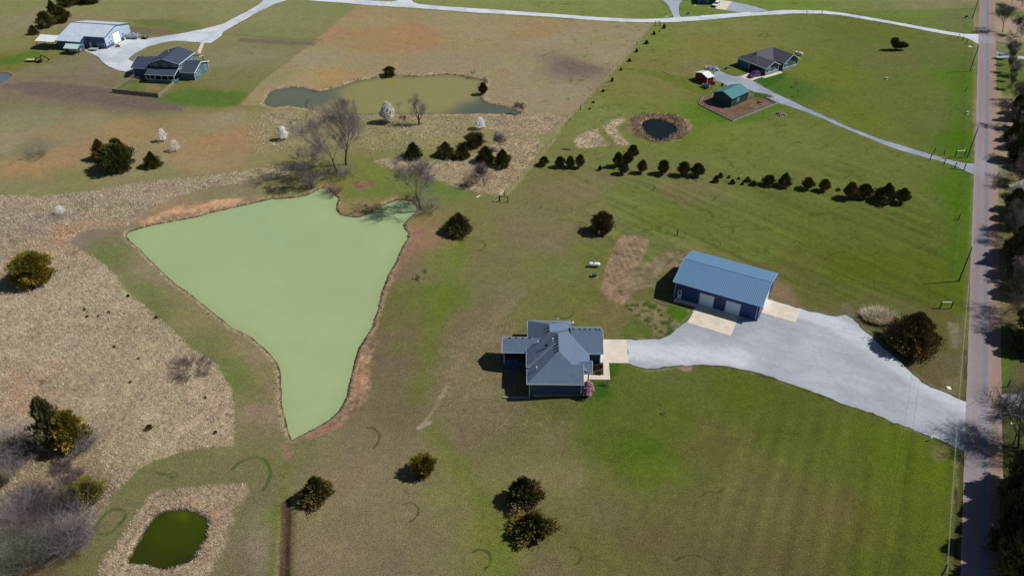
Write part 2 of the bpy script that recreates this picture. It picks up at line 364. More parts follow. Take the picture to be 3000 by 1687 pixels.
K = .89          # picture brightness -> surface colour
ZL = "M1 -200,560 0,560 400,570 700,540 1000,500 1400,430 1900,390 2300,330 2576,290 M2 250,280 500,270 560,330 300,390 0,445 M1 2300,450 2000,480 1700,560 1400,680 1200,850 1000,880 850,870 700,950 650,1010 800,1100 900,1150 1000,1230 1080,1330 L1 1060,0 1180,170 1350,300 1480,430 1640,560 1800,720 1920,790 2040,860 2100,980 2180,1100 2200,1300 B1 2205,0 2195,215 1950,235 1700,280 1480,350 1290,450 1150,590 1050,700 970,820 890,940 860,1060 750,1190 500,1280 200,1400 50,1449 -300,1600 -500,1449 F -150,1000"
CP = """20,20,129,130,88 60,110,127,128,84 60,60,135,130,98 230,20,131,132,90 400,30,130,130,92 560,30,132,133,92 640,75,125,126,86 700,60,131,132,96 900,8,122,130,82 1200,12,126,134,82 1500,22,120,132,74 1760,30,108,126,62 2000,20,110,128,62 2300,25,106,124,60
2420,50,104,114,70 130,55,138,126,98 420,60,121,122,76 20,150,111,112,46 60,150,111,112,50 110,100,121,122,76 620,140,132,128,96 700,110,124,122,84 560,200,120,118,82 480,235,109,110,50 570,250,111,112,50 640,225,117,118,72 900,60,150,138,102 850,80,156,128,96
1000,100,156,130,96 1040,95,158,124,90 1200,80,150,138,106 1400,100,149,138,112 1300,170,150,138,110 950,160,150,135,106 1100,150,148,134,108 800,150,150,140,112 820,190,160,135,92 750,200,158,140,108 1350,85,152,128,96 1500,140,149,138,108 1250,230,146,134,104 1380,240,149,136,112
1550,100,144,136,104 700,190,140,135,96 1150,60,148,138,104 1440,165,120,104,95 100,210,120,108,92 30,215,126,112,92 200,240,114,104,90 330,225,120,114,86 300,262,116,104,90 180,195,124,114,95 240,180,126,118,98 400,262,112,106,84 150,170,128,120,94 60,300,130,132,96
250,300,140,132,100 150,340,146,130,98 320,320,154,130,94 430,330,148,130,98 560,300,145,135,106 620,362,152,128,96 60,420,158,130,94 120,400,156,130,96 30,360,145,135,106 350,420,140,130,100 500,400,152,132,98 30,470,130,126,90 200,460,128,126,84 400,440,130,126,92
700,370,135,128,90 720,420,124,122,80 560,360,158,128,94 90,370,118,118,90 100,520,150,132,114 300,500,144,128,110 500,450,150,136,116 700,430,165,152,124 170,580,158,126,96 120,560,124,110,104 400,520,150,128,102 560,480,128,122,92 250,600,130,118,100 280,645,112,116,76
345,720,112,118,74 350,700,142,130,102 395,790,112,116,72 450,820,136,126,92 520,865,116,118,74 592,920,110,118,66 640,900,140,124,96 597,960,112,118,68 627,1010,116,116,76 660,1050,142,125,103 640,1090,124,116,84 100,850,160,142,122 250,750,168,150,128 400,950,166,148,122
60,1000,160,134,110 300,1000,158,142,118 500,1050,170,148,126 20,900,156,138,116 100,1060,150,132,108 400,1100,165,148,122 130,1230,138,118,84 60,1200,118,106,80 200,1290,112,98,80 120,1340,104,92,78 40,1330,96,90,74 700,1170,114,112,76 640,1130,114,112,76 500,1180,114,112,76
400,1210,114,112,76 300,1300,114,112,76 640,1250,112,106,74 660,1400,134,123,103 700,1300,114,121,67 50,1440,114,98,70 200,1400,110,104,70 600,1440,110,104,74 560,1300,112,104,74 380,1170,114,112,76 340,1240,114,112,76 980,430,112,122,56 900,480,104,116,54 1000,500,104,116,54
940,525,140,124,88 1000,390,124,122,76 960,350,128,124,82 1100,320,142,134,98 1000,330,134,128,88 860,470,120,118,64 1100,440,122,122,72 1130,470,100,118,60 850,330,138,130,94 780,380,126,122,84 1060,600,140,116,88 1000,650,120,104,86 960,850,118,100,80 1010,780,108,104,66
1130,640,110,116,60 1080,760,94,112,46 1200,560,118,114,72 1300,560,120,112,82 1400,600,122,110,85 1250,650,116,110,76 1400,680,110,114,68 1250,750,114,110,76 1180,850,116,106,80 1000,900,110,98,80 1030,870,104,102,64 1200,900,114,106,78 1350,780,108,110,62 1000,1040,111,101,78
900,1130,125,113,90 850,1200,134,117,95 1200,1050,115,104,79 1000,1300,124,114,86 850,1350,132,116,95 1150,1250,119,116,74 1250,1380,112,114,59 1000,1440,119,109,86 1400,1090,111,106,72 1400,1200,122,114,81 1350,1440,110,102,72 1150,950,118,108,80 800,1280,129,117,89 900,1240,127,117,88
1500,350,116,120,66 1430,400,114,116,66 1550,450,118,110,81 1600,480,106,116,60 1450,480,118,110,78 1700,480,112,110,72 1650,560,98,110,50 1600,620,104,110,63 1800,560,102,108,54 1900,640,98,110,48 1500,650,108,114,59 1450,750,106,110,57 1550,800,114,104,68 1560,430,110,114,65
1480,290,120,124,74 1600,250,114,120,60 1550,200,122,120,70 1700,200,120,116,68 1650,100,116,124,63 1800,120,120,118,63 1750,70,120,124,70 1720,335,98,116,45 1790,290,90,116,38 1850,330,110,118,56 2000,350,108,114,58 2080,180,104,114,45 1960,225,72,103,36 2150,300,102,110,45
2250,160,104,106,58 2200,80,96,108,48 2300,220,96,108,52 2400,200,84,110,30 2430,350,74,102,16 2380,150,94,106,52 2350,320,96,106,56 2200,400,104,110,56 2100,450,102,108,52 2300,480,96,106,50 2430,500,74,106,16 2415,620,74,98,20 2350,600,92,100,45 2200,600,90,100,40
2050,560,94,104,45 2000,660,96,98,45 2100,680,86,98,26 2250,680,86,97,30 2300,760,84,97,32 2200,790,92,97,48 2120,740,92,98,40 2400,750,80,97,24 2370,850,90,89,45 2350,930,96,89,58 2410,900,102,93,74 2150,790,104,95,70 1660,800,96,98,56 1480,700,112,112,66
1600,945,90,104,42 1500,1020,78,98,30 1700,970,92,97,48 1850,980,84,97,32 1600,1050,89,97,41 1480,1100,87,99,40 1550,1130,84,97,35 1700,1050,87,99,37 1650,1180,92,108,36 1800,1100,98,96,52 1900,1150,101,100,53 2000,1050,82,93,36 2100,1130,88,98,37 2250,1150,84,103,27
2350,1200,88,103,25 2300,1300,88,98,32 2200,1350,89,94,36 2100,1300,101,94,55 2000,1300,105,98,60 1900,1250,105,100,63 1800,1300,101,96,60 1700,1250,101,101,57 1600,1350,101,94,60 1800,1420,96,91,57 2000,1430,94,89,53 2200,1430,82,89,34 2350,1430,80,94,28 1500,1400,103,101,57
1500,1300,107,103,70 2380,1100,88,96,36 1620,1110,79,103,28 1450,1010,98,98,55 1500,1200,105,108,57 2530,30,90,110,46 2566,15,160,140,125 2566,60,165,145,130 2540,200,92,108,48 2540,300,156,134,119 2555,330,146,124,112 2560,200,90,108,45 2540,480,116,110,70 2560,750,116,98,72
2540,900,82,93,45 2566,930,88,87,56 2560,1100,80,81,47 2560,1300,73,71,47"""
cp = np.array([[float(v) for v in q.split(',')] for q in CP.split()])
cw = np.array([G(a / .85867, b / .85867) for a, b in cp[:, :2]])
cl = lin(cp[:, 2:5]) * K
wx = GX + 7 * (fbm(GX, GY, 14, 41) - .5) + 2.0 * (fbm(GX, GY, 3, 42) - .5); wy = GY + 9 * (fbm(GX, GY, 14, 43) - .5) + 2.0 * (fbm(GX, GY, 3, 44) - .5)
# fields with an edge keep to their own colours
ZONES = [GP("T2 340,1000 0,1000 250,740 500,560 700,400 950,190 1110,60 1180,50 2576,160 T3 1500,225 1330,430 1140,640 960,830 800,1010 620,1200 560,1320 450,1449 M3 300,340 120,540 M2 2300,560 1900,430 1300,230 1150,150 600,80 300,0 T2 250,1100"),
         GP("T3 1500,225 1330,430 1140,640 960,830 800,1010 620,1200 560,1320 450,1449 M3 300,340 120,540 F 2450,800 2450,20 1700,45"),
         GP(ZL)]
jx = GX + .9 * (fbm(GX, GY, 2.2, 45) - .5); jy = GY + .9 * (fbm(GX, GY, 2.2, 46) - .5)
gm = [sdf(jx, jy, z, 3) < 0 for z in ZONES]; cm = [sdf(cw[:, 0], cw[:, 1], z, 3) < 0 for z in ZONES]
num = np.zeros((len(GX), 3)); den = np.zeros(len(GX))
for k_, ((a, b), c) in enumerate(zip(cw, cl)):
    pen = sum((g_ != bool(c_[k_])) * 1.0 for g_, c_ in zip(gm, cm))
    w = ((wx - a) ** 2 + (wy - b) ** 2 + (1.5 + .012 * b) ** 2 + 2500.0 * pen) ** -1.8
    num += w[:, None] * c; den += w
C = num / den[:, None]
f1 = fbm(GX, GY, 9, 1); f2 = fbm(GX, GY, 2.2, 2); f3 = fbm(GX, GY, .8, 3, 3)
green = np.array([.96, 1.03, .84]); tan = np.array([1.10, 1.03, 1.08])
g = np.clip((f1 - .5) * 2.6 + (f2 - .5) * 1.5, -1, 1)[:, None] * .5 + .5
C = C * (green * g + tan * (1 - g) * 1.0) * (1 + .30 * (f2 - .5) + .22 * (f3 - .5))[:, None]
TALL = np.zeros(len(GX))
def over(mask, col, noise=.0, keep=0.0):
    """blend a picture colour into the ground; keep leaves some of the variation under it"""
    global C
    c = lin(col) * K
    c = c * (1 + noise * (f2 - .5) * 2 + noise * (f3 - .5) * 2)[:, None]
    if keep: c = c * (1 - keep) + C * keep
    C = C * (1 - mask[:, None]) + c * mask[:, None]
def poly(sz, col, soft=.5, wob=.6, noise=.15, a=1.0, tall=0.0, wobs=2.5, keep=0.0, z=0.0):
    p = GP(sz, z) if isinstance(sz, str) else sz
    d = sdf(GX, GY, p, 14) + wob * 2 * (fbm(GX, GY, wobs, 77) - .5)
    m = smooth(soft, -soft, d)
    over(m * a, col, noise, keep)
    if tall:
        global TALL
        TALL = np.maximum(TALL, m * tall)
def line(sz, col, w, soft=.5, a=1.0, brk=0.0, wob=.0, noise=.1):
    L = GP(sz) if isinstance(sz, str) else sz
    d = dline(GX, GY, L, 14) + wob * 2 * (fbm(GX, GY, 2.5, 78) - .5)
    m = smooth(w / 2 + soft, w / 2 - soft, d) * a
    if brk: m = m * (1 - brk + brk * smooth(.35, .6, fbm(GX, GY, 1.4, 79)))
    over(m, col, noise)

# mowing stripes on the lawns: along the road at the lower right, along the far side line behind the workshop
rd = np.array(G(2846, 850)) - np.array(G(2836, 1250)); rd /= np.linalg.norm(rd); rn = np.array([rd[1], -rd[0]])
ac = GX * rn[0] + GY * rn[1]
m = smooth(20, 40, GX) * smooth(112, 100, GY)
C *= (1 + .10 * m * np.sin(ac * 2 * math.pi / 3.1) * smooth(.3, .6, fbm(GX, GY, 12, 90)) + .05 * m * np.sin(ac * 2 * math.pi / 7.7))[:, None]
a1 = np.array(G(1450 + 1700 / 3.22, 400 + 590 / 3.22)); a2 = np.array(G(2200 + 1000 / 3.22, 400 + 1330 / 3.22)); dd = (a2 - a1) / np.linalg.norm(a2 - a1); dn_ = np.array([-dd[1], dd[0]])
ac = GX * dn_[0] + GY * dn_[1]; al = GX * dd[0] + GY * dd[1]
m = smooth(8, 22, GX) * smooth(132, 142, GY) * smooth(215, 190, GY) * smooth(112, 100, GX)
C *= (1 + m * .30 * (fbm(al * .05, ac, 1.3, 91) - .5) * 2)[:, None]

# zones with an edge of their own
poly("T2 1110,55 1060,100 960,195 1200,210 1300,120", (160, 124, 92), 1.2, 1, .15, .3)
poly("T2 1650,310 1800,290 1960,310 1930,350 1740,360", (154, 128, 98), 3, 2, .15, .3)
poly("T2 1100,290 1240,260 1320,320 1180,350", (162, 122, 88), 3, 2, .15, .5)
poly("T2 2400,650 2550,640 2560,680 2430,690", (162, 118, 86), 2, 1, .12, .5)
poly("T3 580,590 700,580 850,625 1020,640 980,700 800,670 640,640", (112, 100, 88), 1.2, 1, .12, .75)
poly("T2 0,360 330,375 560,395 740,400 700,435 500,425 300,415 0,400", (112, 98, 88), .8, .6, .12, .8)
line("T2 0,330 200,350 500,375 760,378", (88, 108, 56), 1.6, 1.4, .6)
poly("T1 1100,1250 T2 700,1449 0,1300 -300,1350 -450,1449 -400,1200", (154, 128, 96), 5, 3, .12, .3)
poly("T1 -20,860 120,830 300,900 560,930 700,930 950,990 1250,1020 1700,1045 1740,1000 1500,950 1480,930 1060,890 1050,850 700,790 300,770 60,800", (110, 96, 86), 1.6, 1.6, .14, .8)
poly("T1 1510,930 1600,880 1850,840 2100,860 2350,870 2250,1000 2100,1010 1900,1000 1700,990 1560,960", (82, 112, 46), 2.0, 1.6, .16, .85)
poly("T1 -40,560 330,480 420,500 300,560 100,610 -40,620", (84, 112, 44), 1.6, 1.2, .14, .9)
poly("T1 1170,190 1500,180 1850,230 1900,270 1700,305 1250,220", (94, 110, 58), 1.6, 1.2, .14, .6)
poly("T1 1230,250 1500,265 1700,310 1450,340 1230,320", (112, 98, 84), 1.0, 1, .14, .75)
poly("T1 1150,770 1290,740 1600,800 1560,850 1480,890 1130,850", (96, 108, 52), 1, 1, .35, .8)
poly("T1 1380,800 1500,790 1540,860 1380,860", (140, 118, 84), 1, 1, .2, .7)
line("T1 0,800 120,720 280,640 460,630", (140, 126, 108), 1.4, .8, .6, wob=.4)
line("T1 200,755 500,765 800,790 1050,830", (132, 122, 100), 1.2, .8, .55, wob=.4)
# lawn strip between the left field and the pond, banks
line("M1 870,1000 L1 1250,60 1500,330 1750,620 2100,850 2250,1050", (98, 110, 62), 3.0, 2.6, .35, wob=1.2)
line("M1 1250,1080 L1 1500,60 2300,680 L2 150,800 300,1100", (142, 126, 98), 2.2, 1.8, .45, wob=.8)
poly("M1 1200,925 1300,870 1450,765 1600,690 1900,610 2200,555 2420,560 2576,560 M2 250,590 0,660 M1 2400,630 2200,675 2000,720 1850,765 1650,800 1500,830 1400,850 1215,905", (152, 126, 100), .7, .8, .3, .8)
poly("M1 1310,800 1450,750 1600,680 1720,650 1880,650 2050,590 2180,590 2300,600 2250,640 2000,690 1800,730 1650,740 1500,790 1340,850", (196, 156, 118), .5, .9, .5, .8, wobs=1.1)
poly("M2 1545,830 1640,850 1760,880 1700,1000 1610,1130 1500,1300 1420,1449 1360,1449 1410,1290 1500,1130 1585,970", (142, 110, 88), .5, .5, .3, .75)
poly("L2 1415,0 1470,0 1400,200 1330,400 1290,560 1300,660 1260,760 1270,850 1250,960 1240,1090 1210,1200 1100,1330 900,1449 740,1449 940,1300 1035,1060 1100,790 1190,610 1265,440 1345,170", (146, 120, 96), .4, .6, .5, .9, tall=.5, wobs=1.3)
poly("L2 1130,760 1240,790 1230,960 1180,1100 1080,1160 1060,1050 1110,900", (168, 134, 104), .5, .7, .4, .7, wobs=1.3)
poly("B2 520,170 720,60 850,0 1060,0 900,60 720,150", (150, 112, 92), .4, .4, .25, .85)
poly("B2 400,200 470,190 530,210 500,360 430,400", (136, 112, 92), .5, .4, .2, .8)
line("B2 370,780 350,1000 330,1200 300,1449 280,1700", (88, 104, 30), 1.2, .9, .7, wob=.3)
line("B2 500,860 510,1100 480,1449", (96, 100, 44), .9, .8, .6, wob=.3)
line("B2 440,400 420,600 400,780", (104, 110, 50), 1.4, 1.0, .6, wob=.3)
line(DITCH, (80, 62, 48), 1.6, .3, .95, noise=.4)
line("B2 280,600 200,800 80,1100 20,1449", (124, 112, 98), 3.5, 2.5, .35)
# green seep running down the middle lawn
for s_, w_, a_ in (("F 1165,580 1150,650 1125,740 1095,810", 2.2, .6), ("F 1100,790 1085,880 1062,960 1050,1010", 2.8, .7), ("F 1090,1080 1130,1140 1175,1200 1220,1270 1255,1330 1270,1449", 3.0, .65), ("F 1610,480 1650,500 1700,520 1640,560", 3.4, .4)):
    line(s_, (98, 114, 36), w_, 2.4, a_ * .9, wob=1.4)
line("L2 2576,300 2400,440 2200,640 2000,960", (138, 118, 94), 1.8, 1.4, .6, brk=.5, wob=.7)
line("L2 1980,1030 1900,1180 1840,1290 1730,1430", (158, 146, 110), .7, .4, .75, brk=.6, wob=.3)
line("B2 1800,0 1700,50", (165, 150, 130), .8, .4, .9, wob=.2)
# garden bed, bare soil round the blue workshop
poly("M3 1190,935 1370,938 1455,980 1440,1060 1380,1170 1330,1310 1310,1449 L3 1290,60 1200,140 1080,100 1000,20 M3 1010,1400 1040,1250 1100,1100 1140,1000", (142, 120, 96), .25, .25, .45, .97, wobs=1.2)
C = C * (1 + .10 * (sdf(GX, GY, GP("M3 1190,935 1370,938 1455,980 1320,1330 1010,1400"), 3) < 0) * np.sin(GX * 4.5 + GY * .6))[:, None]
poly("M3 1330,1210 1480,1175 1560,1100 1700,1078 1860,1082 1780,1150 1720,1250 1640,1248 1550,1285 1490,1400 1400,1449 1310,1449", (132, 115, 94), .5, .9, .5, .8, wobs=1.4)
poly("L3 1200,140 1300,90 1500,110 1620,140 1660,260 1760,320 1720,370 1620,430 1500,440 1440,320 1300,230", (128, 116, 84), .6, .8, .35, .85, wobs=1)
m_ = smooth(.5, -.5, sdf(GX, GY, GP('L3 1200,140 1300,90 1500,110 1620,140 1660,260 1760,320 1720,370 1620,430 1500,440 1440,320 1300,230'), 5)); over(m_ * smooth(.47, .6, fbm(GX, GY, .9, 95)), (62, 84, 30), .3)
poly("L3 1640,140 1860,200 1810,300 1760,315 1660,260 1610,190", (70, 104, 22), .5, .3, .2, .9)
poly("L3 1290,240 1420,320 1500,450 1290,465 1180,450", (78, 104, 32), .8, .8, .2, .6)
poly("L4 230,60 380,130 430,220 480,330 200,240 150,180", (130, 108, 84), .9, .7, .25, .85)
poly("L3 -100,380 100,330 260,360 300,420 100,470 -60,520", (128, 112, 84), 2, 1.4, .2, .5)
line("L3 -20,180 130,130 260,30", (134, 118, 90), 1.6, 1.3, .6, wob=.7)
poly("L3 1075,690 1180,700 1160,780 1100,850 1080,900 1090,1000 960,1020 930,960 930,850 1087,845", (54, 92, 22), .6, .4, .15, .85)
poly("F 1500,1090 1600,1075 1680,1130 1640,1180 1560,1190 1480,1150 1450,1120", (72, 92, 26), 3.5, 2, .18, .35)
poly("L3 910,685 1018,684 1026,800 905,802", (76, 62, 54), .1, .05, .3, 1, wobs=.8)
poly("L3 1690,710 1850,708 1850,760 1790,770 1730,745", (160, 134, 112), .4, .4, .2, .8)
poly("T4 1900,600 2060,500 2080,1000 2000,1449 1850,1449 1880,1100", (70, 104, 14), 2.5, 1, .1, .4)
line("M4 2040,0 1990,300 1980,800 1960,1100 L4 2000,50", (72, 106, 14), 5.5, 3, .45, wob=.8)
poly("L4 860,280 920,275 940,330 1010,400 960,420 880,390", (112, 108, 86), .5, .4, .2, .7)
poly("L4 1030,300 1110,290 1060,360 1030,400", (104, 102, 72), .5, .4, .2, .7)
poly("L4 1860,460 1960,480 1980,620 1960,720 1900,700 1870,560", (130, 124, 104), .8, .6, .2, .75)
poly("L4 1810,1020 1960,980 1960,1170 1850,1130", (120, 112, 86), .8, .6, .2, .7)
poly("B4 1700,200 1830,230 1860,330 1760,370 1700,320", (110, 104, 72), .8, .6, .2, .6)
# road verges
line("R1 470,0 475,290 R1 462,400 455,900 450,1370 R2 447,60 430,400 412,800 390,1200 R3 265,60 262,350", (122, 122, 76), 1.2, .7, .8, brk=.3, wob=.3)
line("R2 405,700 385,1100 370,1449 R3 250,60 245,360", (96, 96, 56), .6, .4, .7, brk=.3)
line("R3 225,700 215,900 205,1150 200,1449", (126, 124, 96), .7, .4, .8, brk=.8, wob=.3)
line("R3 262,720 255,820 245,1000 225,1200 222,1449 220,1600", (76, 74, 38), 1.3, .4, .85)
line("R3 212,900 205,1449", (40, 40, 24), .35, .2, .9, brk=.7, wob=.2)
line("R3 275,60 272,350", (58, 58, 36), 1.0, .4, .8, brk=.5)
line("R1 650,780 665,900 672,1100 690,1400", (158, 142, 110), 2.2, .8, .8)
line("R2 690,150 690,400 690,900 690,1300", (140, 132, 92), 1.5, .8, .7)
line("R3 515,60 510,300", (80, 106, 28), 1.6, .6, .7)
# pen round the green barn, other bare ground
poly("H5 215,1070 290,950 420,930 560,900 1100,880 1150,990 1300,975 1430,990 1550,1060 1060,1250 790,1365 590,1265", (118, 96, 84), .2, .2, .25, .95, wobs=1.2)
poly("H5 760,1170 900,1120 1090,1060 1250,1020 1180,1100 1000,1200 880,1260", (120, 88, 60), .8, .6, .2, .7)
poly("H5 1150,980 1300,985 1330,1020 1200,1060", (110, 70, 42), .6, .4, .2, .8)
poly("H5 700,1370 1060,1260 1300,1200 1550,1080 1700,1020 1750,1060 1500,1180 1380,1330 900,1400", (78, 112, 26), 1.8, 1.2, .18, .7)
poly("H5 250,1120 590,1290 760,1380 600,1400 300,1250 180,1150", (74, 108, 28), 1.2, 1, .18, .7)
poly("H5 1480,1220 1600,1200 1700,1240 1700,1290 1600,1310 1490,1280", (128, 112, 92), .3, .3, .3, .95)
poly("H5 1180,650 1330,640 1640,520 1720,560 1500,740 1330,790 1200,690", (54, 96, 22), 1, .8, .15, .85)
poly("H5 460,760 640,700 700,760 600,840 440,830", (120, 120, 62), 1, .8, .2, .6)
poly("T3 1580,690 1900,740 2000,850 2070,880 1900,900 1750,820 1500,730 1150,650 1200,630", (92, 112, 26), 1.2, 1, .15, .6)
poly("T3 1750,560 1950,540 2100,560 2000,630 1850,690 1750,640", (124, 118, 80), 2.5, 2, .2, .5)
poly("T3 1245,1200 1270,1120 1400,1075 1560,1068 1700,1085 1830,1130 1860,1180 1840,1240 1770,1310 1660,1340 1520,1350 1400,1310 1290,1280 1255,1240", (136, 114, 92), .4, .5, .35, .95, tall=.8)
poly("T3 735,1340 780,1290 880,1240 960,1215 1000,1290 1070,1375 900,1390 790,1400", (180, 162, 132), .3, .3, .4, .95, tall=.8)
poly("T3 1015,1195 1100,1140 1220,1115 1230,1130 1150,1200 1180,1280 1270,1350 1240,1375 1150,1370 1070,1270", (180, 162, 132), .3, .3, .4, .95, tall=.8)
line("T3 1240,1180 1100,1300 1080,1390", (110, 96, 62), 1.4, .8, .6)
line("T3 1480,235 1330,430 1140,640 960,830 800,1010 620,1200 560,1320 450,1449 M3 300,340 120,540", (158, 146, 106), .9, .5, .7, brk=.4)
# tall dry grass zones
TALLZ = [(ZL, (166, 151, 126), .2, 1.0), ("M2 1280,230 1480,190 1700,240 2100,230 2300,120 2576,20 M3 200,30 420,30 440,90 330,280 60,560 0,600 M2 2420,545 2200,520 2000,470 1850,400 1600,330 1350,290", (176, 154, 126), .7, .9),
         ("T3 -20,1110 150,1095 400,1080 700,1090 560,1220 380,1290 200,1290 0,1270", (172, 152, 122), .8, .8), ("T2 2050,1090 2576,1095 2576,1270 2350,1230 2250,1180", (168, 150, 118), .6, .7),
         ("T2 250,1080 420,1060 600,1130 520,1200 330,1180", (164, 144, 116), .5, .5),
         ("B1 930,1380 960,1300 1060,1200 1160,1090 1240,940 1310,830 1400,710 1500,650 1640,630 1900,610 2130,590 2330,580 2300,660 2240,800 2200,920 2140,1060 2090,1220 2020,1360 1960,1449 1940,1560 1020,1560", (158, 138, 114), .95, .9),
         ("T3 735,1340 780,1290 880,1240 960,1215 1000,1290 1070,1375 900,1390 790,1400", (180, 162, 132), .3, .9), ("T3 1015,1195 1100,1140 1220,1115 1230,1130 1150,1200 1180,1280 1270,1350 1240,1375 1150,1370 1070,1270", (180, 162, 132), .3, .9),
         ("T2 1150,1110 1500,1095 2100,1095 2150,1240 2000,1330 1700,1449 M2 1500,120 1250,160 1150,60 T2 1100,1400 1180,1250", (150, 142, 102), .35, .3), ("T2 250,1060 620,1040 760,1080 800,1180 760,1300 560,1420 200,1449 60,1300 120,1120", (146, 138, 100), .3, .25),
         ("T2 1450,1240 1750,1150 2150,1130 2050,1230 1800,1330", (158, 146, 104), .35, .4)]
for z_, c_, a_, t_ in TALLZ: poly(z_, c_, .8, .8, .22, a_, tall=t_, wobs=1.6)
poly("B1 1640,700 1850,720 2060,790 2080,900 2020,1100 1960,1250 1860,1330 1840,1280 1960,1050 1950,900 1800,830 1600,790", (152, 120, 90), .8, .8, .3, .65)
poly("M1 560,860 700,850 690,940 620,990 530,960", (170, 122, 82), 1.4, 1, .15, .7)
poly("L1 0,900 180,850 260,1000 250,1300 0,1400", (160, 126, 98), 2.5, 2, .15, .4)
poly("M2 1070,420 1280,430 1250,480 1130,510 1090,470", (134, 106, 84), .4, .4, .3, .85)
poly("M2 720,520 790,450 860,430 970,600 930,640 900,550 840,500 790,490", (128, 100, 82), .4, .4, .3, .9, tall=.5)
poly("M2 880,640 960,600 1040,690 1130,700 1260,660 1420,560 1500,530 1520,590 1390,650 1290,710 1130,775 1000,765 900,700", (140, 124, 90), .3, .3, .25, .8, tall=.3)
poly("B1 0,600 600,560 850,760 850,1000 760,1180 300,1330 0,1449", (112, 96, 76), 2, 1.5, .25, .65)
# rims of the ponds: pale reed line above a dark wet line
for d in pd:
    over(smooth(1.5, .7, d + .8 * (f2 - .5)) * smooth(0, .3, d) * .55, (168, 150, 120), .4)
    over(smooth(.42, .18, d + .5 * (f3 - .5)) * .85, (62, 52, 42), .3)
d = pd[1]; over(smooth(2.4, 1.3, d + .8 * (f2 - .5)) * smooth(0, .4, d) * .7, (172, 150, 122), .4); TALL = np.maximum(TALL, smooth(2.4, 1.5, d) * .8)
drive = GP("L3 1240,463 1330,468 1430,470 1540,457 1640,422 1720,372 1800,300 1900,200 H2 640,1000 760,885 1380,1050 1640,1138 1720,1005 L4 150,243 467,337 560,362 650,380 750,400 820,415 860,400 900,395 950,430 1010,480 1080,550 1180,640 1290,740 1380,820 1440,880 1540,960 1620,1030 1700,1080 1800,1110 1860,1140 1960,1180 2060,1222 L4 2065,1449 B4 2030,265 2005,270 1930,235 1800,175 1700,135 1600,90 1500,45 1340,0 L4 1250,1360 1100,1300 900,1240 700,1165 500,1090 330,1035 200,985 50,935 L3 2576,825 2480,785 2380,755 2250,725 2100,710 1950,700 1850,705 1700,710 1560,735 1430,740 1370,725 1290,700 1262,690")
top_lane = GP("T2 620,0 600,-70 760,-70 900,-25 1090,0 1460,18 1510,0 1530,-60 1620,-60 1625,0 1650,25 1700,42 1900,60 2576,105 T3 200,108 520,130 900,160 1280,180 1500,180 1750,165 1900,155 2270,125 2400,116 T4 0,122 300,98 500,97 700,105 900,130 1200,180 1500,235 1800,290 2000,320 2165,326 2170,430 2120,405 2080,380 2000,350 1900,335 1700,300 1400,240 1200,205 1000,170 850,145 650,130 400,130 0,153 T3 2300,160 2000,190 1700,210 1500,213 1200,208 900,190 500,160 0,130 T2 2200,120 1700,80 1200,50 1000,30 700,10")
left_drive = GP("T2 180,0 T1 2490,0 2440,45 2350,100 2250,150 2100,230 1900,280 1700,320 1500,350 1400,365 1220,365 1150,390 1080,430 1010,465 830,470 790,480 860,505 930,540 970,590 1040,635 1120,665 1200,680 1255,675 1265,590 1210,560 1220,545 1280,500 1400,440 1550,400 1650,387 1900,402 1990,410 2090,340 2110,300 2180,260 T2 96,165 180,115 290,65 340,40 470,0 600,-65 400,-65")
right_drive = GP("H5 470,600 480,540 550,500 640,540 750,590 850,605 960,590 1060,550 1180,600 1130,680 1330,790 1500,890 1640,950 1800,1020 T4 500,1010 700,1100 900,1190 1100,1270 1300,1340 M4 1400,80 1680,165 1900,230 2000,250 2145,262 2130,372 2060,340 1950,290 1800,235 1600,185 1400,130 1250,75 T4 1070,1288 900,1220 700,1130 500,1050 270,975 130,925 H5 1500,950 1380,905 1150,865 1000,800 850,760 700,760 600,700 500,680")
far_drive = GP("H6 90,0 200,110 260,170 300,260 340,360 380,462 600,450 530,400 510,330 500,200 520,100 600,30 650,-20 620,-90 100,-90 60,-30")
far_drive2 = GP("H6 1840,45 2200,120 2576,212 T4 60,72 170,100 H6 2300,322 2020,312 1690,265")
for p_ in (drive, top_lane, left_drive, right_drive, far_drive, far_drive2):
    d = sdf(GX, GY, p_, 4) + .5 * (fbm(GX, GY, 1.0, 66) - .5)
    over(smooth(1.0, .5, d) * smooth(.35, .6, f2) * .35, (150, 146, 130), .2); over(smooth(.55, .2, d) * .6, (58, 66, 34), .3)  # pale stray gravel, then the grass edge's shadow painted as a dark rim
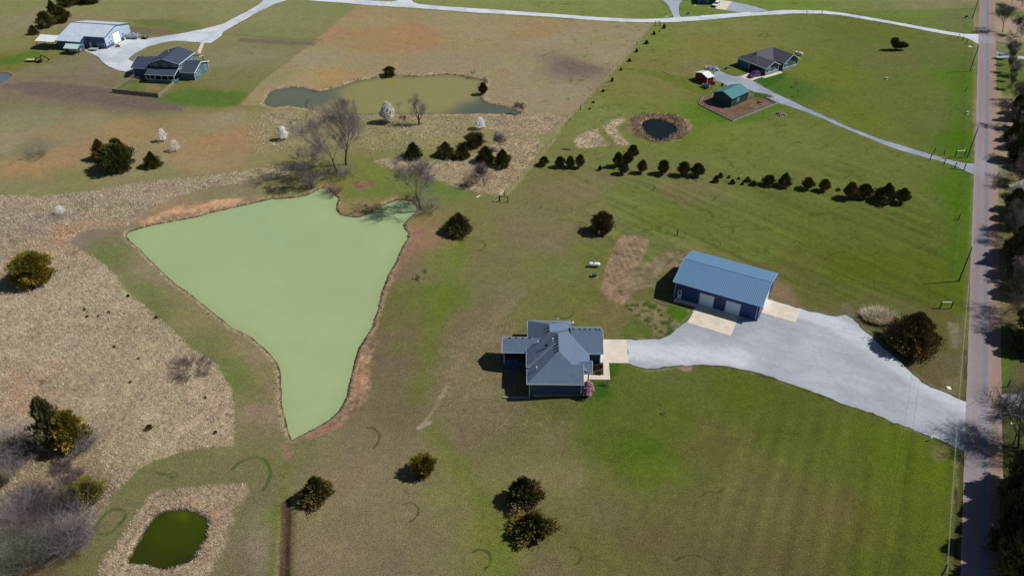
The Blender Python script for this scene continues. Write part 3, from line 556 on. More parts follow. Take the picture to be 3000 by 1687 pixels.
# rings of darker grass
def curve_open(P, k=5):
    P = [np.array(q) for q in P]; P = [P[0] * 2 - P[1]] + P + [P[-1] * 2 - P[-2]]; out = []
    for i in range(1, len(P) - 2):
        for j in range(k):
            t = j / k; p0, p1, p2, p3 = P[i - 1], P[i], P[i + 1], P[i + 2]
            out.append(tuple(.5 * ((2 * p1) + (-p0 + p2) * t + (2 * p0 - 5 * p1 + 4 * p2 - p3) * t * t + (-p0 + 3 * p1 - 3 * p2 + p3) * t ** 3)))
    return out + [tuple(P[-2])]
RINGS = """B1 2205,430 2250,385 2320,345 2420,330 2490,350 2535,410 2550,470 2530,560 2490,630|B1 905,985 960,900 1040,830 1120,820 1180,850 1170,910 1110,970 1050,1030 980,1055 920,1030 905,985|B1 1475,470 1520,485 1580,490 1640,470 1670,490 1650,520 1610,515|B2 1210,50 1260,50 1310,90 1325,130 1310,190 1270,240|B2 1560,770 1620,755 1670,780 1695,830 1670,890 1620,930|B2 2210,1220 2270,1195 2340,1220 2375,1270 2365,1340 2315,1380|B3 700,1180 760,1175 800,1210 815,1260 800,1310 750,1340|B3 1710,1300 1780,1260 1880,1252 1960,1275 2040,1320 2100,1390 2130,1449|B3 1955,700 1990,660 2050,650 2110,660 2160,620|B3 1850,1090 1880,1055 1930,1080|B4 330,110 400,98 460,105 490,130|M3 1440,450 1490,460 1508,485 1480,515 1445,515|M3 2030,560 2075,575 2060,600 2030,598|M3 1920,690 1990,695 2050,730 2055,770 2000,800|M3 2130,860 2200,850 2250,880 2245,915|M3 2165,215 2220,240 2240,285 2300,300 2330,330 2300,360|M3 2400,260 2450,275 2440,300|M3 1480,1030 1560,1025 1620,1050|M3 2050,980 2110,985 2130,1030|M4 110,870 150,850 200,885|M4 395,1010 440,985 485,1025|M4 930,975 975,945 1030,975|M4 695,1175 740,1120 850,1092 960,1110 1030,1165|M4 805,1385 850,1352 895,1380|M4 1120,170 1090,150 1090,130 1150,105 1190,105|M4 660,300 700,280 745,278|M4 680,372 720,362 760,380|M4 880,395 940,372 1020,402|M4 1280,330 1335,340|M2 2240,985 2300,990 2325,1030 2290,1070 2230,1078|T3 420,10 470,30 560,28|T3 360,35 400,60 495,70|T3 600,40 700,40 790,25|T3 1000,78 1120,75|T3 1110,995 1150,985 1190,1000|T3 1010,1030 1080,1022 1140,1045|T3 1420,985 1500,990 1525,1020|T3 2490,350 2520,325 2576,320|T4 75,340 110,320 160,330 150,365|T4 420,290 460,270 520,275|T2 50,505 90,497 130,510|T1 2305,500 2350,495 2385,512|L3 560,240 650,270 740,230 735,200"""
for i, r in enumerate(RINGS.split('|')):
    big = i < 2
    p_ = GP(r); d_ = dline(GX, GY, curve_open(p_), 6) + .22 * (fbm(GX, GY, 1.2, 78) - .5)
    w_ = .32 if big else .19
    over(smooth(w_ + .12, w_ - .10, d_) * (.7 if big else .75) * (.55 + .45 * smooth(.35, .6, fbm(GX, GY, 1.4, 79))), (58, 84, 24) if big else (60, 74, 28))
# dark tufts of thick grass scattered over the lawns
sp = fbm(GX, GY, 5.5, 61, 2) ; sp2 = fbm(GX * 1.0, GY * 2.2, 2.0, 62, 2)
m = smooth(.66, .78, sp2) * smooth(.45, .6, sp) * smooth(5, 15, GX) * smooth(128, 150, GY) * (1 - TALL)
over(m * .5, (62, 84, 20), .1)
m = smooth(.66, .80, fbm(GX, GY, 1.1, 63, 2)) * TALL * smooth(.4, .62, fbm(GX, GY, 8, 64))
over(m * .55, (92, 78, 54), .2)

C = C * np.array([1.01, 1.0, 1.09]) * (1 - .025 * smooth(105, 90, GY))[:, None]  # near rows slightly darker: lens light falloff put into the ground colour
C = C * (1 + TALL * (.55 * (fbm(GX, GY, .45, 52, 3) - .5) + .45 * (fbm(GX, GY, 3.5, 53, 3) - .5)))[:, None]
GZ = GZ + TALL * (.42 * (fbm(GX, GY, .75, 51, 3) - .35)) * (GZ > -.2)
nr, nc = len(rows), len(s)
idx = np.arange(nr * nc).reshape(nr, nc)
Fq = np.stack([idx[:-1, :-1], idx[:-1, 1:], idx[1:, 1:], idx[1:, :-1]], -1).reshape(-1, 4)
gmat = VC("ground_surface", .95, (4.2, .62), (1.0, .16), .6, .08, tint=((.90, .92, .82), 2.4, .8))
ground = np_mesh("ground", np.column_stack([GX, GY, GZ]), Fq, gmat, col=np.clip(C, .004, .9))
tag(ground, None, None, kind='structure')

# ---------------------------------------------------------------- sheets laid on the ground
def resample(p, step):
    out = []
    for i in range(len(p)):
        a = np.array(p[i]); b = np.array(p[(i + 1) % len(p)]); n = max(1, int(np.linalg.norm(b - a) / step))
        out += [tuple(a + (b - a) * k / n) for k in range(n)]
    return out
def sheet(name, p, z, step, colf, mat, jit=0.0, kind='structure', thick=.25, label=None, cat=None, seed=1):
    q = resample(p, min(step, .9))
    if jit:
        A = np.array(q); nx = (fbm(A[:, 0], A[:, 1], 1.1, seed) - .5) * 2 * jit * 1.6; ny = (fbm(A[:, 0], A[:, 1], 1.1, seed + 9) - .5) * 2 * jit * 1.6
        q = [tuple(v) for v in A + np.column_stack([nx, ny])]
    A = np.array(q); x0, y0 = A.min(0); x1, y1 = A.max(0)
    gx, gy = np.meshgrid(np.arange(x0, x1, step), np.arange(y0, y1, step)); gx = gx.ravel(); gy = gy.ravel()
    ins = sdf(gx, gy, q, 5) < -step * .45
    pts = [Vector(v) for v in q] + [Vector((a, b)) for a, b in zip(gx[ins], gy[ins])]
    n = len(q)
    vo, _, fo, *_r = delaunay_2d_cdt(pts, [(i, (i + 1) % n) for i in range(n)], [], 1, 1e-4)
    V = np.array([(v.x, v.y) for v in vo]); Fc = np.array([f for f in fo if len(f) == 3])
    a = V[Fc[:, 0]]; b = V[Fc[:, 1]]; c = V[Fc[:, 2]]
    cr = (b[:, 0] - a[:, 0]) * (c[:, 1] - a[:, 1]) - (b[:, 1] - a[:, 1]) * (c[:, 0] - a[:, 0])
    Fc[cr < 0] = Fc[cr < 0][:, ::-1]
    cen = (a + b + c) / 3; Fc = Fc[sdf(cen[:, 0], cen[:, 1], q, 5) < .01]
    col = colf(V[:, 0], V[:, 1]) * K
    Z = np.full(len(V), z)
    o = np_mesh(name, np.column_stack([V, Z]), Fc, mat, col=col)
    tag(o, label, cat, kind=kind); return o
def flat(c, am=.08, size=6, c2=None):
    c = lin(c)
    def f(x, y):
        n = fbm(x, y, size, 7); r = c[None, :] * (1 + am * 2 * (n - .5))[:, None]
        if c2 is not None:
            k = smooth(.42, .62, fbm(x, y, size * .7, 8))[:, None]; r = r * (1 - k) + lin(c2)[None, :] * k
        return r
    return f
gravel = VC("gravel_surface", .9, (6, .20), (1.1, .09), .35, .15)
concrete_vc = VC("concrete_surface", .8, (3, .05), (.8, .05), .1, .2)

def main_gravel(x, y):
    c = flat((168, 173, 183), .20, 3.5)(x, y)
    L = GP("L4 480,370 800,480 1080,640 1400,880 1750,1100 2050,1270"); d = dline(x, y, L)
    k = smooth(3.4, 1.2, d + 1.6 * (fbm(x, y, 2, 31) - .5))[:, None] * .75; c = c * (1 - k) + lin((196, 202, 212)) * k
    L = GP("L3 1300,560 1500,580 1800,590 2100,620 2300,640"); d = dline(x, y, L)
    k = smooth(4.5, 1, d + 2.5 * (fbm(x, y, 2.2, 32) - .5))[:, None] * .7; c = c * (1 - k) + lin((206, 210, 218)) * k
    # ruts along the line of travel
    a, b = G1("L3 2300,640"), G1("L4 2000,1350"); e = np.array(b) - np.array(a); e /= np.linalg.norm(e)
    ac_ = -x * e[1] + y * e[0]; al_ = x * e[0] + y * e[1]
    r = fbm(al_ * .12, ac_, .9, 33, 3); c = c * (1 + .30 * (r - .5))[:, None]
    d = dline(x, y, GP("L3 1800,320 2250,440 2400,330")); k = smooth(2.6, .3, d)[:, None] * .35; c = c * (1 - k) + lin((138, 144, 156)) * k
    return c
sheet("driveway", drive, .012, 1.0, main_gravel, gravel, jit=.32, seed=3)
lanecol = flat((210, 216, 224), .08, 6, (190, 198, 210))
sheet("driveway", top_lane, .016, 1.6, lanecol, gravel, jit=.2, seed=5)
sheet("driveway", left_drive, .012, 1.4, flat((204, 210, 218), .10, 6, (184, 192, 204)), gravel, jit=.2, seed=7)
sheet("driveway", right_drive, .012, 1.3, flat((158, 166, 180), .10, 5, (144, 152, 168)), gravel, jit=.14, seed=9)
sheet("driveway", far_drive, .010, 1.6, flat((164, 172, 186), .08, 5), gravel, jit=.2, seed=11)
sheet("driveway", far_drive2, .010, 1.6, flat((160, 168, 184), .08, 5), gravel, jit=.12, seed=13)
def eastpatch(sz, c, sd_): sheet("driveway", GP(sz), .010, 1.0, flat(c, .15, 2), gravel, jit=.25, seed=sd_)
eastpatch("R3 488,330 560,320 660,326 760,335 760,470 633,470 560,455 488,442", (176, 184, 196), 15)
eastpatch("R1 636,440 740,450 760,470 745,492 636,492", (176, 184, 200), 17)
eastpatch("R1 820,476 900,486 1000,492 1000,514 869,506 820,500", (190, 196, 206), 19)
# county road, straight, a little worn into lanes
rl0, rl1 = np.array(G(2870.5, 0)), np.array(G(2813, 1687)); rr0, rr1 = np.array(G(2914.5, 0)), np.array(G(2936, 1200))
rdir = (rl0 - rl1) / np.linalg.norm(rl0 - rl1); rnor = np.array([rdir[1], -rdir[0]])
rw = float(np.dot((rr0 + rr1) / 2 - rl1, rnor)); base = rl1
def roadcol(x, y):
    u = ((x - base[0]) * rnor[0] + (y - base[1]) * rnor[1]) / rw; v = (x - base[0]) * rdir[0] + (y - base[1]) * rdir[1]
    c = np.repeat(lin((142, 132, 134))[None, :], len(x), 0)
    def mixc(c, k, col): k = k[:, None]; return c * (1 - k) + lin(col) * k
    n = fbm(u * 9, v * .06, 1.5, 21)
    c = mixc(c, smooth(.62, .72, u + .05 * (n - .5)) * .85, (152, 127, 112))
    c = mixc(c, smooth(.10, .0, np.abs(u - .52) - .05 * n) * .75, (112, 118, 136))
    c = mixc(c, smooth(.14, .0, np.abs(u - .22)) * .35, (124, 120, 130))
    c = mixc(c, smooth(.07, .02, u) * .6, (156, 140, 134))
    c = mixc(c, smooth(.95, .99, u) * .5, (150, 134, 126))
    # the paler mouths of the driveways
    for q, r_ in ((G1("T4 2200,370"), 7), (G1("M4 2250,300"), 8), (G1("L4 2150,1330"), 7)):
        dd_ = np.hypot(x - q[0], (y - q[1])); c = mixc(c, smooth(r_, r_ * .3, dd_ + 4 * (fbm(x, y, 2, 22) - .5)) * .45, (160, 156, 166))
    return c * (1 + .22 * (n - .5) + .12 * (fbm(x, y, .8, 23) - .5) + .10 * (fbm(x, y, 9, 25) - .5))[:, None]
def roadpt(u, v): return tuple(base + rnor * rw * u + rdir * v)
vs = np.concatenate([[-400, -150], np.arange(-60, 380, 1.2), [420, 600, 1500]])
us = np.linspace(0, 1, 15)
RV = np.array([roadpt(u + (.018 * (fbm(np.array([v]), np.array([0.]), 1.6, 24)[0] - .5) * 2 if u in (0, 1) else 0), v) for v in vs for u in us])
ii = np.arange(len(vs) * len(us)).reshape(len(vs), len(us))
RF = np.stack([ii[:-1, :-1], ii[:-1, 1:], ii[1:, 1:], ii[1:, :-1]], -1).reshape(-1, 4)
road = np_mesh("road", np.column_stack([RV, np.full(len(RV), .03)]), RF, VC("road_surface", .85, (10, .10), (1.5, .06), .2, .2), col=roadcol(RV[:, 0], RV[:, 1]) * K)
tag(road, None, None, kind='structure')
# concrete
def slab(name, sz, z=.06, c=(220, 208, 190), th=.1):
    p = GP(sz) if isinstance(sz, str) else sz
    o = MB().prism(p, z - th, z).build(name, M("concrete", tuple(lin(c) * K), .8, .06, 1.2, bump=.1, c2=tuple(lin((206, 196, 182)) * K), c2scale=.5))
    return tag(o, None, None, kind='structure')
slab("driveway", "H1 1568,385 1940,388 1975,745 1675,740 1595,739 1580,738 1535,737")
slab("path", "H1 1589,741 1674,742 1695,995 1375,992 1368,925 1595,925", .058)
slab("driveway", "H2 585,1165 1245,1370 1385,1048 755,880")
slab("path", "H2 372,845 412,790 750,885 722,928", .056)
slab("driveway", "L4 90,374 420,468 467,342 150,243", .06)
slab("path", "T1 1898,400 1930,404 1890,510 1862,500", .05, (205, 198, 198))
slab("driveway", "H5 930,610 1060,548 1330,600 1180,655 1130,672 1000,650", .05, (200, 192, 184))
slab("path", "H5 1285,612 1330,638 1640,545 1592,505 1340,590", .055, (205, 200, 186))
slab("driveway", "H6 1380,-10 1840,45 1690,265 1430,225 1360,120", .05, (206, 202, 196))
# water
def water(p, c, rough, am=.05, colf=None):
    A = np.array(p); ctr = A.mean(0)
    from_ = [tuple(ctr + (q - ctr) * (1 + 1.6 / max(2, np.linalg.norm(q - ctr)))) for q in A]
    # grow the outline under the bank so the ground itself draws the shore
    n = len(p); q2 = []
    ar = sum(p[i][0] * p[(i + 1) % n][1] - p[(i + 1) % n][0] * p[i][1] for i in range(n)); sg = 1 if ar > 0 else -1
    for i in range(n):
        a = np.array(p[i - 1]); b = np.array(p[(i + 1) % n]); e = b - a; e = e / (np.linalg.norm(e) + 1e-9)
        q2.append(tuple(np.array(p[i]) + sg * np.array([e[1], -e[0]]) * .55))
    m = VC("water_" + str(len(MATS)), rough, (.15, .03), (.05, .03), 0, .22)
    b = m.node_tree.nodes["Principled BSDF"]; b.inputs['IOR'].default_value = 1.33
    N, L = m.node_tree.nodes, m.node_tree.links
    n_ = N.new('ShaderNodeTexNoise'); n_.inputs['Scale'].default_value = 1.6; n_.inputs['Detail'].default_value = 3
    tc = N.new('ShaderNodeTexCoord'); L.new(tc.outputs['Object'], n_.inputs['Vector'])
    bp = N.new('ShaderNodeBump'); bp.inputs['Strength'].default_value = .12; bp.inputs['Distance'].default_value = .03
    L.new(n_.outputs[0], bp.inputs['Height']); L.new(bp.outputs[0], b.inputs['Normal'])
    return sheet("water", q2, WZ, 1.5, colf or flat(c, am, 20), m)
def maincol(x, y):
    c = flat((160, 177, 131), .03, 30)(x, y)
    k = smooth(2.6, .2, -sdf(x, y, POND_MAIN, 20) + 1.2 * (fbm(x, y, 5, 35) - .5))[:, None] * .35
    c = c * (1 - k) + lin((148, 160, 108)) * k
    k = smooth(.35, .7, fbm(x, y, 22, 36))[:, None] * .6; return c * (1 - k) + lin((152, 177, 134)) * k
water(POND_MAIN, None, .28, colf=maincol)
def upcol(x, y):
    c = flat((140, 135, 88), .05, 12)(x, y)
    e = np.array(G1("T2 450,900")); d = np.hypot((x - e[0]) * .55, y - e[1])
    k = smooth(13, 7, d + 6 * (fbm(x, y, 6, 37) - .5))[:, None]; c = c * (1 - k) + lin((98, 106, 92)) * k
    e = np.array(G1("T3 40,1055")); d = np.hypot((x - e[0]) * .7, y - e[1])
    k = smooth(14, 7, d + 5 * (fbm(x, y, 6, 38) - .5))[:, None]; c = c * (1 - k) + lin((88, 98, 86)) * k
    k = smooth(2.5, .5, -sdf(x, y, PONDS[1], 20))[:, None] * .5; c = c * (1 - k) + lin((84, 92, 78)) * k
    e = np.array(G1("T2 1435,745")); d = np.hypot(x - e[0], (y - e[1]) * .6)
    k = smooth(3, 1., d)[:, None] * .45; return c * (1 - k) + lin((140, 138, 40)) * k
water(PONDS[1], None, .35, colf=upcol)
water(PONDS[2], (26, 34, 34), .12)
def lowcol(x, y):
    c = flat((46, 54, 18), .22, 3)(x, y)
    e = np.array(G1("B1 1700,960")); d = np.hypot(x - e[0], y - e[1])
    k = smooth(9, 2, d + 3 * (fbm(x, y, 3, 39) - .5))[:, None] * .7; c = c * (1 - k) + lin((60, 74, 10)) * k
    e = np.array(G1("B1 1690,860")); d = np.hypot(x - e[0], y - e[1]); k = smooth(1.1, .3, d)[:, None] * .6; return c * (1 - k) + lin((110, 106, 22)) * k
water(PONDS[3], None, .25, colf=lowcol)
water(PONDS[4], (92, 108, 116), .15)
# ---------------------------------------------------------------- shared surfaces of the buildings
TRIM = M("trim_white", (.62, .66, .72), .5, .03, 2)
def lk(r, g, b): return tuple(lin((r, g, b)) * K)
SHINGLE = M("shingle_blue_grey", lk(100, 118, 142), .9, .10, 1.2, bump=.25, fine=(9, .16), spec=.15)
SHINGLE_DARK = M("shingle_dark_blue", lk(66, 78, 98), .9, .07, 1.2, bump=.25, fine=(7, .2), spec=.15)
SHINGLE_GREY = M("shingle_dark_grey", lk(92, 92, 104), .9, .06, 1.2, bump=.25, fine=(7, .18), spec=.15)
SIDING_NAVY = M("siding_navy", (.045, .085, .20), .6, .05, .6, wave=('Z', .18, .3))
SIDING_TEAL = M("siding_teal", (.065, .165, .225), .6, .05, .6, wave=('Z', .2, .25))
STEEL_NAVY = M("steel_navy", (.025, .06, .20), .45, .05, .6, wave=('X', .3, .35))
STEEL_ROOF = M("steel_blue_roof", lk(102, 142, 182), .5, .04, .8, wave=('X', .42, .45), spec=.5, fine=(5, .10))
STEEL_TRIM = M("steel_blue_trim", (.30, .45, .68), .45, .03, 1)
GLASS = M("window_glass", (.03, .05, .08), .12, .05, 1, spec=.8)
DOORM = M("door_pale_blue", (.58, .74, .95), .5, .04, 2)
DARK = M("dark_interior", (.02, .02, .022), .9, .1, 1)
WOOD = M("weathered_wood", (.20, .17, .14), .85, .25, 3, c2=(.30, .27, .23), c2scale=2)
DARKWOOD = M("dark_post_wood", (.035, .03, .025), .85, .25, 4)
STONE = M("stone_grey", (.26, .25, .25), .85, .25, 4, bump=.4)
def wm(face, pos, u, v, d):
    return {'S': (u, pos - d, v), 'N': (u, pos + d, v), 'E': (pos + d, u, v), 'W': (pos - d, u, v)}[face]
def fbox(mb, face, pos, u0, u1, v0, v1, d0, d1):
    a = wm(face, pos, u0, v0, d0); b = wm(face, pos, u1, v1, d1)
    return mb.box(*[min(a[i], b[i]) for i in range(3)], *[max(a[i], b[i]) for i in range(3)])
def window(par, face, pos, uc, v0, w, h, fm=None, sash=True):
    fm = fm or TRIM; t = .10; mb = MB()
    fbox(mb, face, pos, uc - w / 2 - t, uc - w / 2, v0 - t, v0 + h + t, 0, .06); fbox(mb, face, pos, uc + w / 2, uc + w / 2 + t, v0 - t, v0 + h + t, 0, .06)
    fbox(mb, face, pos, uc - w / 2, uc + w / 2, v0 - t, v0, 0, .058); fbox(mb, face, pos, uc - w / 2, uc + w / 2, v0 + h, v0 + h + t, 0, .058)
    if sash: fbox(mb, face, pos, uc - w / 2, uc + w / 2, v0 + h / 2 - .035, v0 + h / 2 + .035, .01, .05)
    f = mb.build("window", fm, par)
    fbox(MB(), face, pos, uc - w / 2, uc + w / 2, v0, v0 + h, -.02, .02).build("pane", GLASS, f)
    return f
def eave(mb, x0, x1, y0, y1, z, h=.2, t=.05, sides='SENW'):
    if 'S' in sides: mb.box(x0 - t, y0 - t, z - h, x1 + t, y0 - .001, z + .02)
    if 'N' in sides: mb.box(x0 - t, y1 + .001, z - h, x1 + t, y1 + t, z + .02)
    if 'W' in sides: mb.box(x0 - t, y0, z - h, x0 - .001, y1, z + .02)
    if 'E' in sides: mb.box(x1 + .001, y0, z - h, x1 + t, y1, z + .02)
    return mb
def rake(mb, axis, pos, a0, a1, ze, zr, r=None, t=.07, h=.22, out=1):
    """sloping trim boards of a gable at x=pos (axis x) or y=pos (axis y)"""
    r = (a0 + a1) / 2 if r is None else r
    o = pos + out * t / 2
    for a, b in ((a0, r), (a1, r)):
        p = (o, a, ze - h / 2 + .03) if axis == 'x' else (a, o, ze - h / 2 + .03)
        q = (o, b, zr - h / 2 + .03) if axis == 'x' else (b, o, zr - h / 2 + .03)
        mb.bar(p, q, t, h)
    return mb

# ---------------------------------------------------------------- main house
mh = thing("farmhouse", "navy farmhouse with blue-grey shingled hip roofs and a small west porch, nearest the bottom", "house", (*HOUSE_O, 0), HOUSE_YAW)
wl = MB()
wl.box(0, 1.1, -1.9, 9.6, 17, 3.0)                 # main body
wl.box(9.6, 8.0, -.6, 11.0, 17, 2.99)
wl.box(.15, 17, -1.2, 7.8, 19.0, 2.98)
wl.box(11.0, 10.0, -.3, 13.8, 17.25, 3.0)          # garage wing
wl.gable(13.0, 13.799, 10.02, 17.22, 2.9, 3.0, 5.2, 'x')
wl.gable(9.1, 9.58, 1.15, 6.7, 2.9, 3.0, 4.9, 'x', r=3.85)
wl.build("wall", SIDING_NAVY, mh)
rfp = [(-.5, .7), (9.95, .7), (9.95, 1.99), (9.95, 3.9), (11.4, 3.9), (11.4, 17.2), (-.5, 17.2)]; rfz = [3, 3, 3.877, 3.877, 3, 3, 3]
MB().add([(x, y, z) for (x, y), z in zip(rfp, rfz)] + [(5.45, 6.0, 6.6), (5.45, 11.3, 6.6)] + [(x, y, 2.86) for x, y in rfp],
         [(0, 1, 2, 7), (2, 3, 4, 5, 8, 7), (5, 6, 8), (6, 0, 7, 8), tuple(range(15, 8, -1))] + [(9 + i, 9 + (i + 1) % 7, (i + 1) % 7, i) for i in range(7)]).build("roof", SHINGLE, mh)
MB().tent(5.6, 10.0, .70, 7.0, 2.985, 5.125, 'x', .14, r=3.85).build("roof", SHINGLE, mh)
MB().hip(-.62, 5.9, 5.0, 12.1, 3.18, 3.36, (4.7, 8.5, 6.42), (5.8, 8.5, 6.42)).build("roof", SHINGLE, mh)
MB().hip(-.38, 8.25, 8.0, 19.5, 2.9, 3.04, (3.87, 12.0, 5.72), (3.87, 15.1, 5.72)).build("roof", SHINGLE, mh)
gr = MB().tent(8.0, 14.25, 9.5, 17.7, 3.0, 5.55, 'x', .14).build("roof", SHINGLE, mh)
pr = MB().tent(-5.3, 2.2, 9.55, 14.3, 3.0, 4.62, 'x', .14).build("roof", SHINGLE, mh)
MB().tent(9.4, 11.8, 3.8, 7.5, 2.98, 4.28, 'x', .13).build("roof", SHINGLE, mh)
tm = eave(MB(), -.5, 9.95, .7, 4.8, 3.0, sides='SW'); tm.box(-.67, 5.0, 3.16, -.63, 12.1, 3.38); tm.box(-.62, 4.95, 3.16, 1.0, 4.99, 3.38)
tm.box(-.43, 12.3, 2.86, -.381, 19.5, 3.06); tm.box(-.43, 19.501, 2.86, 8.3, 19.55, 3.06); tm.box(8.251, 17.76, 2.86, 8.3, 19.5, 3.06)
tm.box(8.25, 17.701, 2.82, 14.25, 17.75, 3.02); tm.box(11.45, 9.45, 2.82, 14.25, 9.499, 3.02); tm.box(-5.3, 9.5, 2.82, -.55, 9.549, 3.02); tm.box(-5.3, 14.301, 2.82, -.45, 14.35, 3.02)
tm.box(9.95, 3.75, 2.8, 11.8, 3.799, 3.0); tm.box(11.401, 7.6, 2.84, 11.45, 9.5, 3.02)
rake(tm, 'x', 14.25, 9.5, 17.7, 3.0, 5.55); rake(tm, 'x', -5.3, 9.55, 14.3, 3.0, 4.62, out=-1); rake(tm, 'x', 11.8, 3.8, 7.5, 2.98, 4.28); rake(tm, 'x', 10.0, .70, 3.85, 2.99, 5.13, r=3.8)
tm.build("eave_trim", TRIM, mh)
for x, y in ((-.02, 1.08), (9.56, 1.08), (13.74, 9.98), (10.98, 9.98), (13.74, 17.2)): MB().box(x - .05, y - .05, -1.85 if x < 1 else -.5, x + .09, y + .09, 2.85).build("corner_trim", TRIM, mh)
# porch on the west side
MB().box(-5.0, 10.0, -2.0, -.02, 13.9, -.05).build("porch_base", SIDING_NAVY, mh)
for x in (-4.95,): MB().box(x - .07, 9.95, -.05, x + .07, 10.09, 2.86).build("porch_post", TRIM, mh)
for y in (12, 13.8): MB().box(-5.02, y - .07, -.05, -4.88, y + .07, 2.86).build("porch_post", TRIM, mh)
MB().box(-4.9, 10.05, -.05, -2.1, 10.07, .85).box(-4.99, 10.2, -.05, -4.97, 13.7, .85).build("porch_screen", SIDING_NAVY, mh)
MB().box(-4.7, 10.6, -.03, -.3, 13.6, .0).build("porch_floor", DARK, mh)
# vents and pipes on the roofs
for x, y, z in [(5.25, y, 6.5) for y in (6.2, 7.1, 8.0, 8.9, 9.8, 10.6)] + [(3.62, 13.1, 5.62), (3.62, 14.2, 5.62)] + [(x, 12.05, 4.6) for x in (-3.9, -2.6, -1.3, 0.0)] + [(x, 13.75, 5.5) for x in (8.6, 9.7, 10.75, 11.8, 12.85, 13.6)] + [(3.2, 8.2, 6.2)]:
    MB().box(x - .2, y - .16, z - .35, x + .2, y + .16, z + .13).build("roof_vent", DARK, mh)
for x, y, z, h in ((4.4, 9.2, 6.2, .7), (1.6, 10.6, 4.4, .6), (1.3, 3.4, 4.1, .7), (5.6, 17.2, 4.7, .8)):
    MB().tube((x, y, z - .4), (x, y, z + h), .07).tube((x, y, z + h), (x, y, z + h + .1), .13).build("vent_pipe", M("pipe_white", (.7, .72, .75), .4), mh)
ds = thing("satellite_dish", "white satellite dish at the back corner of the farmhouse garage roof", "satellite dish", (*[HOUSE_O[0] + 9.0, HOUSE_O[1] + 18.15], 0), .5)
b_ = MB(); b_.tube((0, 0, 0), (0, 0, 3.4), .05); b_.build("mast", M("pipe_white", (0, 0, 0)), ds)
v = []; f = []
for r in range(5):
    for a in range(14):
        rr = r / 4 * .42; v.append((math.cos(a * math.pi / 7) * rr * .85, -(.42 - rr) * .25, 3.55 + math.sin(a * math.pi / 7) * rr))
for r in range(4):
    for a in range(14): f.append((r * 14 + a, r * 14 + (a + 1) % 14, (r + 1) * 14 + (a + 1) % 14, (r + 1) * 14 + a))
MB().add(v, f).build("reflector", M("pipe_white", (0, 0, 0)), ds, True); MB().tube((0, -.05, 3.2), (0, -.6, 3.5), .03).box(-.06, -.68, 3.45, .06, -.56, 3.6).build("feed_arm", DARK, ds)
# doors, windows of the house
fbox(MB(), 'E', 13.8, 10.9, 13.2, -.1, 2.3, 0, .05).build("garage_door", DOORM, mh); fbox(MB(), 'E', 13.8, 14.0, 16.4, -.1, 2.3, 0, .05).build("garage_door", DOORM, mh)
dr = fbox(MB(), 'E', 9.6, 5.2, 6.2, .1, 2.2, 0, .05).build("door", TRIM, mh); MB().box(9.66, 5.3, 1.0, 9.72, 5.36, 1.1).build("handle", DARK, dr)
window(mh, 'W', 0, 3.3, .3, 1.4, 1.5); window(mh, 'N', 19.0, 4, .9, 1.4, 1.2)
MB().box(9.62, 4.0, -.05, 11.3, 8.0, .1).build("porch_slab", M("concrete", (0, 0, 0)), mh)
for y in (4.1, 7.0): MB().box(11.0, y, .1, 11.22, y + .22, 2.84).build("porch_column", TRIM, mh)
MB().box(.8, 1.02, -1.0, 9.2, 1.09, .05).box(5.0, .98, -.6, 9.3, 1.01, .25).build("foundation", STONE, mh)
rwall = MB().box(-4.9, 1.0, -2.0, -.1, 1.3, -.75).build("retaining_wall", M("concrete_block_grey", (.28, .28, .30), .85, .1, 2)); rwall.location = (*HOUSE_O, 0); rwall.rotation_euler = (0, 0, HOUSE_YAW)
tag(rwall, "low grey retaining wall running west from the farmhouse's front corner", "wall")

# ---------------------------------------------------------------- blue steel workshop
SO = G(1900 + 385 / 5.175, 720 + 772 / 5.175); SYAW = math.radians(-28.0)
sh = thing("steel_workshop", "long blue steel workshop with two pale roller doors beside the gravel yard", "workshop", (*SO, 0), SYAW)
MB().gable(0, 18.2, 0, 12.9, -.2, 4.05, 5.8, 'x').build("wall", STEEL_NAVY, sh)
MB().tent(-.55, 18.6, -.35, 13.3, 4.12, 5.98, 'x', .1).build("roof", STEEL_ROOF, sh)
MB().tent(-.57, 18.62, 6.36, 6.6, 5.95, 6.02, 'x', .08).build("ridge_cap", M("steel_blue_cap", (.06, .12, .26), .5), sh)
tm = eave(MB(), -.55, 18.6, -.35, 13.3, 4.12, .16, .06, 'SN'); rake(tm, 'x', 18.6, -.35, 13.3, 4.12, 5.98, h=.18); rake(tm, 'x', -.55, -.35, 13.3, 4.12, 5.98, h=.18, out=-1)
tm.build("eave_trim", STEEL_TRIM, sh)
for x, y in ((-.05, -.05), (18.1, -.05), (18.1, 12.8)): MB().box(x, y, -.1, x + .16, y + .16, 4.0).build("corner_trim", M("trim_pale_blue", (.42, .52, .70), .5, .03, 2), sh)
MB().tube((17.7, -.1, 0), (17.7, -.1, 4.0), .06).build("downspout", TRIM, sh)
for u0, u1 in ((5.6, 8.5), (11.3, 14.2)):
    d = MB()
    for k in range(4): fbox(d, 'S', 0, u0, u1, .02 + k * .72, .7 + k * .72, .0, .05)
    d = d.build("garage_door", DOORM, sh)
    f = MB(); fbox(f, 'S', 0, u0 - .1, u0, 0, 3.0, 0, .07); fbox(f, 'S', 0, u1, u1 + .1, 0, 3.0, 0, .07); fbox(f, 'S', 0, u0, u1, 2.9, 3.0, 0, .068); f.build("door_frame", TRIM, d)
d = fbox(MB(), 'S', 0, .72, 1.56, .02, 2.1, 0, .06).build("door", TRIM, sh); fbox(MB(), 'S', 0, .92, 1.36, 1.15, 1.9, .04, .075).build("pane", GLASS, d); fbox(MB(), 'S', 0, .8, .88, 1.0, 1.1, .06, .1).build("handle", DARK, d)
d = MB()
